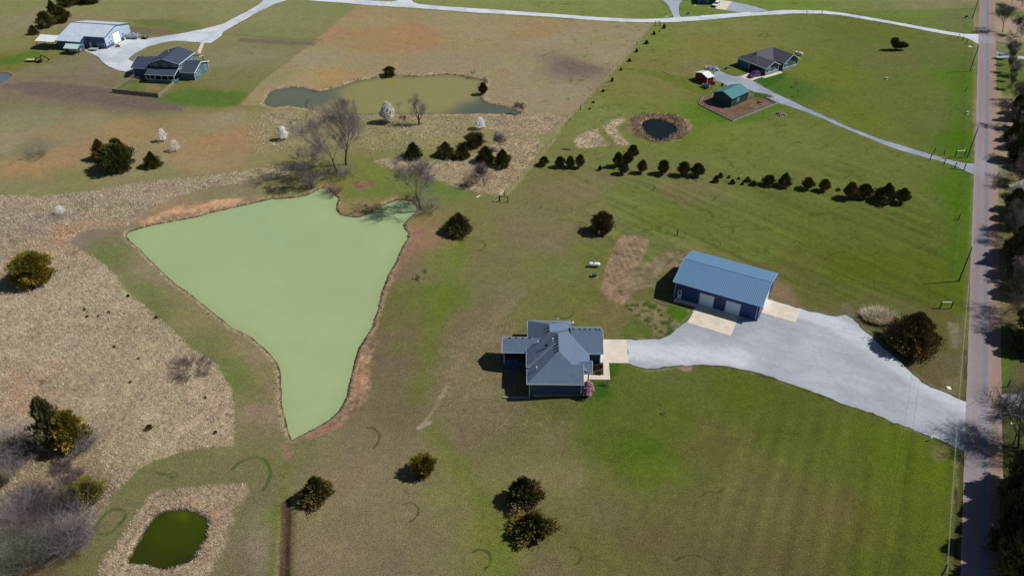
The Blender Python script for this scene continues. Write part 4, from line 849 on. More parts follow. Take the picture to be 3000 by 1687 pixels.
for k in range(4): fbox(d, 'E', 18.2, 4.6, 8.6, .02 + k * .8, .78 + k * .8, 0, .05)
d.build("garage_door", DOORM, sh)
fbox(MB(), 'S', 0, 9.7, 10.0, 2.7, 2.95, 0, .2).build("wall_lamp", DARK, sh)

# ---------------------------------------------------------------- two storey house at the upper left
LO = G(350 + 345 / 7.627, 110 + 890 / 7.627); LY = math.radians(-7.5)
lh = thing("two_storey_house", "two-storey blue house with dark shingles and a screened porch inside a fenced yard", "house", (*LO, 0), LY)
w = MB(); w.box(0, .3, -.3, 6.9, 10.5, 3.3).gable(.002, .8, .32, 10.48, 3.2, 3.3, 5.3, 'x')
w.build("wall", SIDING_NAVY, lh)
w = MB(); w.gable(6.9, 17.0, .2, 11.4, -.3, 5.4, 6.95, 'y'); w.build("wall", SIDING_TEAL, lh)
w = MB(); w.gable(17.0, 22.0, .1, 10.8, -.3, 2.7, 4.45, 'x'); w.build("wall", SIDING_TEAL, lh)
MB().tent(-.6, 6.89, -.1, 10.9, 3.36, 5.5, 'x', .14).build("roof", SHINGLE_DARK, lh)
MB().tent(6.45, 17.5, -.25, 11.9, 5.42, 7.12, 'y', .15).build("roof", SHINGLE_DARK, lh)
MB().tent(17.01, 22.45, -.4, 11.2, 2.76, 4.62, 'x', .14).build("roof", SHINGLE_DARK, lh)
def shed(x0, x1, y0, y1, z0, z1, t=.13):
    return MB().add([(x0, y0, z0), (x1, y0, z0), (x1, y1, z1), (x0, y1, z1), (x0, y0, z0 - t), (x1, y0, z0 - t), (x1, y1, z1 - t), (x0, y1, z1 - t)],
                    [(0, 1, 2, 3), (7, 6, 5, 4), (0, 4, 5, 1), (1, 5, 6, 2), (2, 6, 7, 3), (3, 7, 4, 0)])
shed(6.3, 16.9, -3.9, .19, 2.8, 4.1).build("porch_roof", SHINGLE_DARK, lh)
shed(12.5, 18.6, 11.9, 15.2, 4.0, 3.1).build("porch_roof", SHINGLE_DARK, lh)
tm = eave(MB(), -.6, 6.89, -.1, 10.9, 3.36, sides='S'); rake(tm, 'x', -.6, -.1, 10.9, 3.36, 5.5, out=-1); tm.box(6.3, -3.96, 2.62, 16.95, -3.901, 2.84)
rake(tm, 'y', -.25, 6.45, 17.5, 5.42, 7.12, out=-1, h=.16); tm.box(17.501, -.25, 5.2, 17.6, 11.9, 5.46); tm.box(17.01, -.46, 2.56, 22.5, -.401, 2.8)
rake(tm, 'x', 22.45, -.4, 11.2, 2.76, 4.62, h=.3); tm.bar((18.62, 11.9, 3.93), (18.62, 15.2, 3.04), .06, .18); tm.bar((16.95, -3.9, 2.75), (16.95, .19, 4.05), .08, .2)
tm.build("eave_trim", TRIM, lh)
for x, y, z in ((0, .25, 3.2), (22.0, .05, 2.6), (22.0, 10.7, 2.6), (17.0, .1, 5.3), (6.9, .1, 5.3)): MB().box(x - .06, y - .06, 0 if z < 5 else 2.8, x + .1, y + .1, z).build("corner_trim", TRIM, lh)
MB().box(6.5, -3.6, -.2, 16.6, .18, .25).build("porch_floor", DARK, lh)
MB().box(6.5, -3.62, -.2, 16.6, -3.52, 1.0).box(16.5, -3.5, .2, 16.6, -.2, 1.0).build("porch_wall", SIDING_TEAL, lh)
MB().box(6.4, -3.68, 1.0, 16.66, -3.48, 1.1).build("porch_sill", TRIM, lh)
for x in (6.5, 8.0, 9.6, 12.0, 14.3, 16.5): MB().box(x - .08, -3.66, 1.1, x + .08, -3.5, 2.68).build("porch_post", TRIM, lh)
for x in (18.3, 12.8): MB().box(x - .09, 14.9, 0, x + .09, 15.08, 3.05).build("porch_post", DARKWOOD, lh)
for u in (8.6, 12.0, 15.4): window(lh, 'S', .2, u, 4.3, 1.0, .9)
for u, v_, w_, h_ in ((2.0, 1.0, .8, .9), (4.0, .7, 1.0, 1.4), (8.4, .8, 1.0, 1.4)): window(lh, 'E', 22.0, u, v_, w_, h_)
window(lh, 'E', 17.0, 1.4, 3.5, .9, 1.2); window(lh, 'E', 17.0, 9.6, 3.7, 1.5, 1.2)
fbox(MB(), 'W', 0, 2, 8, 0, 2.4, 0, .05).build("garage_door", TRIM, lh)
MB().tube((10.3, 7.6, 6.2), (10.3, 7.6, 7.1), .08).build("vent_pipe", M("pipe_white", (0, 0, 0)), lh)
for x, y in ((1.2, 5.9), (4.6, 5.9), (6.0, 5.9), (18.6, 5.9), (20.6, 5.9)): MB().box(x - .2, y - .15, 4.3 if x > 10 else 5.1, x + .2, y + .15, 4.66 if x > 10 else 5.5).build("roof_vent", DARK, lh)
def picket(name, A, B, h, label, pitch=.16, posts=2.4, mat=WOOD, solid=True, grp=None):
    A = np.array(A); B = np.array(B); L = np.linalg.norm(B - A); e = (B - A) / L; a = math.atan2(e[1], e[0])
    f = thing(name, label, "fence", (A[0], A[1], 0), a, grp)
    mb = MB(); x = 0
    if solid:
        n = max(1, int(L / pitch))
        for i in range(n): mb.box(L * i / n, -.015, .05, L * (i + .9) / n, .015, h + .03 * math.sin(i * 7.3))
    mb.build("panel", mat, f) if solid else None
    r = MB()
    for z in ((.3, h - .25) if solid else [h * q for q in (.25, .5, .75, .97)]): r.box(0, -.05, z - .05, L, -.016, z + .05)
    r.build("rail", mat, f)
    n = max(1, round(L / posts)); p0 = None
    for i in range(n + 1):
        if p0 is None: p0 = MB().box(-.06, -.11, 0, .06, -.051, h + .08).build("post", mat, f)
        else:
            c = p0.copy(); COL.objects.link(c); c.parent = f; c.location = (L * i / n, 0, 0)
    return f
c1, c2, c3, c4 = G1("T1 1268,738"), G1("T1 1068,878"), G1("T1 1497,922"), G1("T1 1650,800")
picket("yard_fence", c2, c3, 1.4, "weathered board fence along the low side of the two-storey house's yard")
picket("yard_fence", c3, c4, 1.4, "short weathered board fence climbing to the two-storey house's porch corner")
picket("rail_fence", c1, c2, 1.3, "open rail fence on the west side of the two-storey house's yard", solid=False, posts=2.6)
MB().box(.4, -.4, -.1, 1.9, .25, .25).build("step", M("concrete", (0, 0, 0)), lh)

# ---------------------------------------------------------------- old workshop at the far upper left
WO = G(100 + 1580 / 7.36, 50 + 692 / 7.36); WY = math.radians(80.0)
ws = thing("metal_barn", "pale blue metal barn with a streaked white roof and a tall white roll-up door", "barn", (*WO, 0), WY)
RUSTW = M("streaked_white_roof", (.60, .68, .78), .5, .08, .6, wave=('Y', .8, .22), c2=(.44, .53, .66), c2scale=2.6, fine=(6, .22))
PALE = M("steel_pale_blue", (.40, .52, .66), .5, .04, .8, wave=('X', .4, .12)); SLATE = M("steel_slate", (.06, .11, .20), .5, .05, .8, wave=('X', .4, .2)); SLATEY = M("steel_slate_side", (.05, .10, .22), .5, .05, .8, wave=('Y', .4, .25))
w = MB().gable(.0, 16.3, .0, 17.6, -.3, 4.4, 6.2, 'y'); w.build("wall", PALE, ws)
MB().box(-.03, .15, 0, -.001, 8.0, 4.3).build("side_cladding", SLATEY, ws)
MB().box(-3.2, 8.3, -.2, -.04, 17.2, 3.25).build("lean_to_wall", SLATEY, ws)
for a, b in ((0.05, 4.7), (9.4, 16.25)): MB().box(a, -.04, 0, b, -.001, 1.0).build("wainscot", SLATE, ws)
MB().tent(-.25, 16.6, -.35, 17.9, 4.42, 6.42, 'y', .12).build("roof", RUSTW, ws)
MB().add([(-3.6, 8.1, 3.35), (-.26, 8.1, 4.40), (-.26, 17.9, 4.40), (-3.6, 17.9, 3.35), (-3.6, 8.1, 3.24), (-.26, 8.1, 4.29), (-.26, 17.9, 4.29), (-3.6, 17.9, 3.24)], [(0, 3, 2, 1), (4, 5, 6, 7), (0, 1, 5, 4), (1, 2, 6, 5), (2, 3, 7, 6), (3, 0, 4, 7)]).build("lean_to_roof", RUSTW, ws)
tm = MB(); rake(tm, 'y', -.35, -.25, 16.6, 4.42, 6.42, out=-1, h=.2); tm.box(7.9, -.3, 6.34, 8.45, 17.9, 6.46); tm.build("ridge_and_rake_trim", SLATE, ws)
d = MB()
for k in range(5): fbox(d, 'S', 0, 4.85, 9.25, .03 + k * .78, .77 + k * .78, 0, .06)
d = d.build("garage_door", M("door_white", (.85, .84, .80), .5, .03, 1), ws); f = MB(); fbox(f, 'S', 0, 4.7, 4.85, 0, 4.05, 0, .08); fbox(f, 'S', 0, 9.25, 9.4, 0, 4.05, 0, .08); fbox(f, 'S', 0, 4.85, 9.25, 3.93, 4.05, 0, .078); f.build("door_frame", SLATE, d)
window(ws, 'S', 0, 2.0, 1.2, .7, 1.0); window(ws, 'S', 0, 3.5, 1.2, .7, 1.0); window(ws, 'S', 0, 3.0, 3.0, .5, .9); window(ws, 'S', 0, 11.2, 1.2, .7, 1.1); window(ws, 'W', -.03, 1.2, 1.0, .9, 1.0); window(ws, 'W', -.03, 3.2, 1.0, .9, 1.0)
d = fbox(MB(), 'W', -.03, 6.0, 6.9, .02, 2.1, 0, .05).build("door", TRIM, ws)
def loc2w(o, rz, x, y): return (o[0] + x * math.cos(rz) - y * math.sin(rz), o[1] + x * math.sin(rz) + y * math.cos(rz))
cpn = thing("carport", "white-roofed open carport at the west end of the pale blue barn", "carport", (*WO, 0), WY)
MB().tent(-4.7, 2.2, 18.0, 25.6, 3.1, 4.2, 'y', .1, r=-.6).build("roof", M("white_metal_roof", (.72, .76, .74), .45, .03, 1), cpn)
for x in (-4.4, -.6, 2.0):
    for y in (18.3, 21.8, 25.3): MB().box(x - .06, y - .06, 0, x + .06, y + .06, 3.05 if x != -.6 else 4.05).build("post", DARKWOOD, cpn)
pg = thing("pavilion", "small timber pavilion with a pale mint roof in front of the pale blue barn", "pavilion", (*WO, 0), WY)
MB().tent(-8.0, -3.6, 6.4, 12.0, 2.3, 3.35, 'y', .1).build("roof", M("mint_metal_roof", (.50, .66, .66), .45, .03, 1), pg)
MB().add([(-7.8, 6.5, 2.28), (-3.8, 6.5, 2.28), (-5.8, 6.5, 3.2)], [(0, 1, 2)]).add([(-7.8, 6.55, 2.28), (-3.8, 6.55, 2.28), (-5.8, 6.55, 3.2)], [(0, 2, 1)]).build("gable_panel", M("green_panel", (.03, .16, .13), .5, .1, 1), pg)
for x in (-7.7, -3.9):
    for y in (6.6, 9.2, 11.8): MB().box(x - .07, y - .07, 0, x + .07, y + .07, 2.25).build("post", WOOD, pg)

# ---------------------------------------------------------------- house, green barn and red shed at the upper right
RO = G(2010 + 1335 / 5.797, 120 + 600 / 5.797); RY = math.radians(35.0)
rh = thing("gabled_house", "single-storey dark teal house with charcoal shingles and two white-trimmed front gables", "house", (*RO, 0), RY)
DTEAL = M("siding_dark_teal", (.055, .13, .17), .6, .05, .6, wave=('Z', .2, .25))
w = MB(); w.box(0, 0, -.2, 6.6, 12.6, 2.7); w.gable(0.001, 6.599, .0, .6, 2.6, 2.7, 4.3, 'y'); w.box(6.6, 2.2, -.2, 16.4, 12.59, 2.69); w.box(8.6, -.4, -.2, 16.39, 2.2, 2.7); w.gable(8.601, 16.389, -.399, .3, 2.6, 2.7, 4.6, 'y')
w.build("wall", DTEAL, rh)
rfm = SHINGLE_GREY
MB().hip(-.4, 16.9, 3.6, 13.1, 2.62, 2.76, (4.2, 8.3, 5.3), (12.6, 8.3, 5.3)).build("roof", rfm, rh)
MB().tent(-.4, 7.0, -.5, 8.3, 2.78, 4.55, 'y', .14).build("roof", rfm, rh); MB().tent(8.2, 16.95, -.9, 8.3, 2.78, 5.3, 'y', .14).build("roof", rfm, rh)
tm = MB(); rake(tm, 'y', -.5, -.4, 7.0, 2.78, 4.55, out=-1); rake(tm, 'y', -.9, 8.2, 16.95, 2.78, 5.3, out=-1); tm.box(-.46, -.5, 2.58, -.401, 13.1, 2.8)
tm.build("eave_trim", TRIM, rh)
st = MB(); st.box(.05, -.08, -.1, 6.5, -.001, .9); st.box(8.65, -.48, -.1, 16.3, -.401, .9); st.build("stone_base", STONE, rh)
st = MB(); st.box(.02, -.12, .9, 6.58, -.02, 1.02); st.box(8.62, -.52, .9, 16.36, -.42, 1.02); st.build("stone_cap", TRIM, rh)
for x, y in ((-.05, -.06), (6.5, -.06), (8.55, -.46), (16.3, -.46)): MB().box(x, y - .06, 1.03, x + .14, y + .1, 2.68).build("corner_trim", TRIM, rh)
for u, p in ((2.0, 0), (4.8, 0), (10.4, -.4), (14.6, -.4)): window(rh, 'S', p, u, 1.15, .85, 1.15)
d = MB(); fbox(d, 'W', 0, 2.0, 7.0, .02, 2.3, 0, .05); d.build("garage_door", DARK, rh)
MB().box(-.06, 7.2, 0, -.001, 7.4, 2.6).build("garage_post", TRIM, rh)
for x in (2.4, 3.2, 4.0, 4.8): MB().box(x, 8.0, 5.0 - .4, x + .25, 8.25, 5.2).build("roof_vent", DARK, rh)
for x, y in ((9, 10.5), (7.6, 10.6)): MB().tube((x, y, 3.9), (x, y, 4.9), .09).build("vent_pipe", M("pipe_white", (0, 0, 0)), rh)
BO = G(2010 + 755 / 5.797, 120 + 1135 / 5.797); BY = math.radians(42)
gb = thing("green_barn", "green metal barn with a teal roof standing in the fenced dirt pen", "barn", (*BO, 0), BY)
MB().gable(0, 9.1, 0, 7.0, -.2, 3.0, 4.35, 'x').build("wall", M("steel_dark_green", (.018, .065, .062), .5, .05, 1, wave=('X', .3, .2)), gb)
MB().tent(-.25, 9.35, -.3, 7.3, 3.05, 4.5, 'x', .1).build("roof", M("steel_teal_roof", (.05, .19, .22), .6, .05, 1, wave=('X', .4, .15)), gb)
window(gb, 'S', 0, 3.6, 1.2, 1.0, .9)
tm = MB(); rake(tm, 'x', -.25, -.3, 7.3, 3.05, 4.5, out=-1, h=.14); tm.box(-.3, -.35, 2.95, 9.4, -.301, 3.08); tm.build("eave_trim", M("steel_teal_trim", (.05, .2, .22), .5), gb)
d = MB(); fbox(d, 'E', 9.1, 2, 4.4, .02, 2.6, 0, .06); d.build("sliding_door", M("door_pale_grey", (.4, .45, .48), .6), gb)
DO = G(2010 + 350 / 5.797, 120 + 745 / 5.797); DY = math.radians(32)
rs = thing("red_shed", "small barn-red shed with a bright white metal roof at the end of the gravel lane", "shed", (*DO, 0), DY)
MB().gable(0, 2.9, 0, 5.8, -.1, 2.35, 3.15, 'x', r=2.9).build("wall", M("barn_red", (.20, .012, .016), .6, .06, 1, wave=('Z', .25, .15)), rs)
MB().tent(-.2, 3.1, -.25, 6.05, 2.38, 3.26, 'x', .08).build("roof", M("white_metal_roof", (0, 0, 0)), rs)
for x, y in ((-.03, -.04), (2.82, -.04), (-.03, 5.72)): MB().box(x, y, 0, x + .12, y + .12, 2.3).build("corner_trim", TRIM, rs)
d = MB(); fbox(d, 'E', 2.9, 1.6, 3.4, .02, 2.0, 0, .05); d.build("door", TRIM, rs)
# pen fence round the barn
PENS = PX("H5 215,1080 790,1368 1552,1062 1330,965 1165,990")
pen = [G(x, y) for x, y in PENS]; pen2 = GP("H5 215,1080 250,1000 300,960 430,930 520,850")
WIRE = M("fence_wire", (.16, .15, .14), .6); TPOST = M("steel_fence_post", (.05, .055, .05), .6)
def wirefence(name, P, h, label, step=2.2, wires=3, mat=None, r=.035, base=None, basemat=None, wr=.012):
    f = thing(name, label, "fence", (P[0][0], P[0][1], 0)); o = np.array(P[0]); pm = None; n = 0; w = MB()
    for i in range(len(P) - 1):
        a = np.array(P[i]) - o; b = np.array(P[i + 1]) - o; L = np.linalg.norm(b - a); k = max(1, round(L / step))
        for j in range(k + (1 if i == len(P) - 2 else 0)):
            q = a + (b - a) * j / k
            if pm is None: pm = MB().tube((0, 0, -.2), (0, 0, h), r, r, 5).build("post", mat or TPOST, f); c = pm
            else: c = pm.copy(); COL.objects.link(c); c.parent = f
            c.location = (q[0], q[1], 0); n += 1
        for z in np.linspace(h * .3, h * .95, wires): w.tube((*a, z), (*b, z), wr, wr, 3, False)
        if base: w2 = MB().bar((*a, base / 2), (*b, base / 2), .14, base).build("base_board", basemat or WOOD, f)
    w.build("wire", WIRE, f); return f
wirefence("pen_fence", pen[:4], 1.3, "wire pen fence with pale base boards round the green barn's dirt yard", 1.6, 6, base=.28, basemat=M("pale_board", (.36, .33, .32), .8, .3, 2))
wirefence("pen_fence", pen2, 1.3, "short curved wire pen fence with stone footing at the west corner of the green barn", 1.6, 6, base=.3, basemat=STONE)
for i, (s_, lb) in enumerate((("H5 1100,985 1155,925 1155,965", "broken plank hurdle leaning by the green barn's end wall"), ("H5 1175,940 1330,955 1440,980", "low plank rail beside the lane behind the green barn"))):
    P = GP(s_); picket("plank_fence", P[0], P[-1], 1.1, lb, solid=False, posts=2)
tr = thing("feed_trough", "small reddish feed trough standing in the dirt pen", "trough", (*G1("H5 1255,1050"), 0), .5)
MB().box(-.6, -.35, .35, .6, .35, .45).box(-.6, -.35, .45, .6, -.3, .75).box(-.6, .3, .45, .6, .35, .75).box(-.6, -.3, .45, -.55, .3, .75).box(.55, -.3, .45, .6, .3, .75).build("basin", M("trough_pink", (.42, .20, .20), .6), tr)
MB().box(-.5, -.3, 0, -.42, .3, .35).box(.42, -.3, 0, .5, .3, .35).build("leg", DARKWOOD, tr)
pb = thing("timber_frame", "low square timber bed frame lying in the dirt pen", "garden frame", (*G1("H5 1180,1165"), 0), math.radians(40))
MB().box(0, 0, 0, 4.2, .12, .16).box(0, 2.6, 0, 4.2, 2.72, .16).box(0, .12, 0, .12, 2.6, .159).box(4.08, .12, 0, 4.2, 2.6, .159).build("board", WOOD, pb)

# ---------------------------------------------------------------- house at the top edge
TO = G(1930 + 1000 / 8.587, 105 / 8.587); TY = math.radians(-6)
th_ = thing("dark_house", "dark blue house cut off by the top edge beside the concrete parking pad", "house", (*TO, 0), TY)
MB().box(0, 0, -.2, 7.2, 12, 2.8).gable(.001, 7.199, .001, 11.99, 2.7, 2.8, 4.6, 'y').build("wall", M("siding_navy", (0, 0, 0)), th_)
MB().tent(-.4, 7.6, -.4, 12.4, 2.82, 4.8, 'y', .14).build("roof", SHINGLE_DARK, th_)
for x in (-.04, 7.1): MB().box(x, -.04, 0, x + .14, .1, 2.6).build("corner_trim", TRIM, th_)
d = MB(); fbox(d, 'E', 7.2, 3, 8.4, .02, 2.3, 0, .05); d.build("garage_door", TRIM, th_); window(th_, 'S', 0, 3.6, 1.0, 1.0, 1.1)
t2 = thing("grey_house", "second house at the top edge above the fork of the far gravel drive", "house", (*G1("H6 280,-12"), 0), math.radians(-6))
MB().box(0, 0, -.2, 9, 8, 2.8).gable(.001, 8.999, .001, 7.99, 2.7, 2.8, 4.6, 'x').build("wall", M("siding_navy", (0, 0, 0)), t2); MB().tent(-.4, 9.4, -.4, 8.4, 2.82, 4.8, 'x', .14).build("roof", SHINGLE_DARK, t2)
# ---------------------------------------------------------------- vehicles
def profile_body(mb, prof, w0, w1=None, n=1):
    """side profile (x,z) list extruded across y with inset top: prof items (x,z,halfwidth)"""
    k = len(prof); vs = [(x, -h, z) for x, z, h in prof] + [(x, h, z) for x, z, h in prof]
    return mb.add(vs, [tuple(range(k)), tuple(range(2 * k - 1, k - 1, -1))] + [(i, i + k, (i + 1) % k + k, (i + 1) % k) for i in range(k)])
TYRE = M("tyre_rubber", (.015, .015, .016), .8); RIM = M("wheel_rim", (.5, .5, .52), .3, metal=.8); RED = M("tail_lamp_red", (.5, .02, .02), .3); LAMP = M("headlamp_glass", (.7, .75, .8), .15, spec=.8)
def wheels(par, L, w, r, xs):
    for x in xs:
        for s_ in (-1, 1):
            t_ = MB().tube((x, s_ * (w - .11), r), (x, s_ * (w + .11), r), r, n=18).build("wheel", TYRE, par)
            MB().tube((x, s_ * (w + .10), r), (x, s_ * (w + .13), r), r * .6, n=14).build("rim", RIM, t_)
def suv(loc, rz, paint, label, cat="car", name="parked_car", pickup=False):
    c = thing(name, label, cat, loc, rz)
    if not pickup:
        b = MB(); profile_body(b, [(-2.35, .35, .88), (-2.42, .8, .92), (-2.38, 1.05, .92), (-1.2, 1.1, .93), (1.1, 1.1, .93), (2.1, .98, .9), (2.35, .8, .88), (2.38, .4, .86)], 0)
        b = b.build("body", paint, c, False); g_ = MB(); profile_body(g_, [(-2.34, 1.06, .86), (-2.05, 1.6, .72), (.35, 1.62, .72), (1.15, 1.09, .84)], 0); g_.build("window_band", GLASS, c)
        MB().box(-2.0, -.71, 1.6, .35, .71, 1.68).build("roof", paint, c)
        p = MB()
        for x0, x1 in ((-2.2, -2.12), (-1.15, -1.05), (-.15, -.05)):
            for s_ in (-1, 1): p.bar((x0, s_ * .91, 1.07), (x1, s_ * .73, 1.62), .06, .08)
        p.build("pillar", paint, c)
    else:
        b = MB(); profile_body(b, [(-2.9, .45, .93), (-2.92, 1.05, .95), (1.0, 1.1, .96), (2.4, 1.08, .93), (2.75, .9, .9), (2.78, .45, .88)], 0); b.build("body", paint, c)
        g_ = MB(); profile_body(g_, [(-.55, 1.09, .90), (-.4, 1.72, .74), (.9, 1.74, .74), (1.65, 1.09, .86)], 0); g_.build("window_band", GLASS, c)
        MB().box(-.4, -.74, 1.72, .9, .74, 1.80).build("roof", paint, c)
        MB().box(-2.8, -.78, 1.06, -.75, .78, 1.09).build("bed_floor", DARK, c); MB().box(-2.9, -.95, 1.05, -.6, -.80, 1.28).box(-2.9, .80, 1.05, -.6, .95, 1.28).box(-2.92, -.79, 1.05, -2.8, .79, 1.28).build("bed_side", paint, c)
    L = 2.36 if not pickup else 2.76
    for s_ in (-1, 1):
        MB().box(L - .05, s_ * .75 - .14, .72, L + .03, s_ * .75 + .14, .88).build("headlight", LAMP, c); MB().box(-L - .08 - (.1 if pickup else 0), s_ * .8 - .1, .75, -L + .0, s_ * .8 + .1, 1.0).build("tail_light", RED, c)
    MB().box(L - .06, -.8, .38, L + .08, .8, .6).box(-L - .12, -.8, .38, -L + .02, .8, .6).build("bumper", DARK, c)
    wheels(c, L, .82, .38, (-1.45, 1.45) if not pickup else (-1.75, 1.75))
    return c
suv((*G1("H5 1150,610"), .06), math.radians(214), M("paint_purple", (.10, .012, .17), .25, .02, 1, spec=.8), "dark purple car parked on concrete by the teal house's garage")
suv((*G1("H6 1440,160"), .06), math.radians(236), M("paint_white", (.80, .82, .82), .3, .02, 1, spec=.6), "white car with a blue-tinted windscreen on the concrete pad by the top edge")
# ---------------------------------------------------------------- tanks
TANK = M("tank_white", (.78, .82, .84), .4, .03, 1.5)
def tank(loc, rz, L, r, label, grp=None):
    t_ = thing("propane_tank", label, "tank", loc, rz, grp); n = 20; prof = []
    for i in range(9): a = math.pi / 2 * i / 8; prof.append((-L / 2 + r - r * math.cos(a), r * math.sin(a)))
    prof += [(-x, q) for x, q in prof[::-1]]
    v = [(x, q * math.cos(2 * math.pi * k / n), r + .25 + q * math.sin(2 * math.pi * k / n)) for x, q in prof for k in range(n)]
    f = [(i * n + k, i * n + (k + 1) % n, (i + 1) * n + (k + 1) % n, (i + 1) * n + k) for i in range(len(prof) - 1) for k in range(n)]
    MB().add(v, f).build("tank_shell", TANK, t_, True)
    MB().tube((0, 0, 2 * r + .2), (0, 0, 2 * r + .42), .2, .18, 14).build("valve_dome", M("dome_grey", (.25, .32, .33), .5), t_)
    for x in (-L * .3, L * .3): MB().box(x - .08, -r * .7, 0, x + .08, r * .7, .45).build("foot", STONE, t_)
    return t_
tank((*G1("M3 935,1228"), 0), math.radians(-4), 2.75, .47, "white propane tank on the open lawn left of the dirt garden bed")
tank((*G1("H5 1905,245"), 0), math.radians(-38), 3.2, .5, "white propane tank behind the far corner of the teal gabled house")
def cabinet(loc, rz, sx, sy, sz, m, label, name="utility_cabinet", cat="utility box", lidm=None):
    c = thing(name, label, cat, loc, rz); MB().box(-sx / 2, -sy / 2, 0, sx / 2, sy / 2, sz).build("cabinet", m, c); MB().box(-sx / 2 - .04, -sy / 2 - .04, sz, sx / 2 + .04, sy / 2 + .04, sz + .07).build("lid", lidm or m, c)
    MB().box(-sx / 2 - .12, -sy / 2 - .12, -.05, sx / 2 + .12, sy / 2 + .12, .05).build("base", M("concrete", (0, 0, 0)), c); return c
GRN = M("cabinet_green", (.06, .10, .09), .5, .1, 2)
cabinet((*G1("M3 938,1320"), 0), 0, 1.05, .8, .7, GRN, "dark green utility box on the lawn below the white propane tank")
cabinet((*G1("H5 705,478"), 0), .5, 1.3, 1.0, .8, M("cabinet_grey", (.14, .16, .16), .6), "grey utility box on the grass between the blue debris pile and the teal house")
cabinet((*G1("H6 745,362"), 0), .2, .9, .8, .8, M("cabinet_bluegrey", (.12, .2, .24), .5), "small blue-grey box on the grass between the two far drives")
cabinet((*G1("T4 1278,750"), 0), .3, .7, .6, .6, M("cabinet_mint", (.35, .5, .48), .5), "small pale green box in the middle of the upper right meadow")
cabinet((*G1("R1 385,968"), 0), .3, .6, .5, .7, M("cabinet_mint", (0, 0, 0)), "small pale green box on the verge left of the county road")
cabinet((*G1("R1 380,150"), 0), .3, .9, .7, .6, DARK, "small dark box near the topmost power pole")
def plate(loc, rz, sx, sy, label, c=(.78, .76, .62), name="concrete_lid", cat="lid"):
    o = MB().box(-sx / 2, -sy / 2, 0, sx / 2, sy / 2, .12).box(-sx / 2 + .15, -sy / 2 + .15, .12, sx / 2 - .15, sy / 2 - .15, .17).build(name, M("pale_plate" + str(c[0]), c, .7, .1, 3)); o.location = loc; o.rotation_euler = (0, 0, rz); return tag(o, label, cat)
plate((*G1("L4 1866,1085"), 0), -.1, .7, .85, "square cream lid in the grass above the mouth of the main gravel drive")
plate((*G1("R1 410,400"), 0), .1, 1.3, 1.1, "cream square lid beside the upper lane's mouth at the county road")
plate((*G1("H6 200,424"), 0), .1, 2.0, .5, "long cream lid on the grass just above the upper gravel lane")
plate((*G1("H6 912,146"), 0), .5, 1.0, .7, "pale lid on the lawn left of the white car", (.6, .66, .4))
plate((*G1("H6 1258,212"), 0), .3, .8, .5, "small pale lid in the grass at the white car's nose", (.55, .62, .4))
plate((*G1("M2 2258,568"), 0), .9, 1.4, .3, "white board lying in dry grass left of the fence gate", (.7, .7, .68), "board", "board")
plate((*G1("R3 560,508"), 0), .9, .5, .5, "small white lid under the bare tree east of the county road", (.7, .72, .72))
# white standpipe, pipe inlet
sp_ = thing("standpipe", "short white standpipe beside the lower edge of the main gravel drive", "pipe", (*G1("B4 1692,172"), 0)); MB().tube((0, 0, 0), (0, 0, .7), .08).build("stem", M("pipe_white", (0, 0, 0)), sp_); MB().tube((0, 0, .7), (0, 0, .85), .17, .14).build("cap", M("pipe_white", (0, 0, 0)), sp_)
# ---------------------------------------------------------------- trailers, boat and clutter
def trailer(name, loc, rz, L, W, deckm, label, cat="trailer", load=None, zd=.7):
    t_ = thing(name, label, cat, loc, rz)
    MB().box(-L / 2, -W / 2, zd - .08, L / 2, W / 2, zd).build("deck", deckm, t_)
    MB().box(-L / 2, -W / 2 - .05, zd - .2, L / 2, -W / 2, zd - .05).box(-L / 2, W / 2, zd - .2, L / 2, W / 2 + .05, zd - .05).bar((L / 2, -W / 3, zd - .15), (L / 2 + 1.2, 0, zd - .15), .1, .1).bar((L / 2, W / 3, zd - .15), (L / 2 + 1.2, 0, zd - .15), .1, .1).build("chassis", DARK, t_)
    for s_ in (-1, 1):
        w = MB().tube((-.3, s_ * (W / 2 + .08), .33), (-.3, s_ * (W / 2 + .28), .33), .33, n=14).build("wheel", TYRE, t_)
    return t_
t_ = trailer("flatbed_trailer", (*G1("T1 310,580"), 0), math.radians(-3), 4.6, 2.0, M("trailer_planks", (.42, .38, .22), .8, .25, 2, wave=('Y', .25, .3)), "plank-decked flatbed trailer parked on the grass at the far left")
MB().box(1.7, -1.0, .7, 1.8, 1.0, 1.3).build("headboard", DARK, t_)
bk = thing("backhoe_arm", "black digger attachment with a curved arm standing at the plank trailer's end", "digger", (*G1("T1 385,590"), 0), math.radians(10))
MB().box(-.6, -.7, .1, .5, .7, 1.0).build("frame", DARK, bk); MB().bar((0, 0, .9), (.6, 0, 2.4), .3, .3).bar((.6, 0, 2.4), (1.9, 0, 2.0), .25, .28).bar((1.9, 0, 2.0), (2.9, 0, 1.0), .2, .24).build("boom", DARK, bk)
MB().box(2.7, -.3, .6, 3.1, .3, 1.05).build("bucket", DARK, bk); MB().tube((-.3, -.95, .45), (-.3, -.7, .45), .45, n=14).tube((-.3, .7, .45), (-.3, .95, .45), .45, n=14).build("wheel", TYRE, bk); MB().box(-.5, -.4, 1.0, .1, .4, 1.3).build("seat", M("seat_grey", (.3, .3, .32), .6), bk)
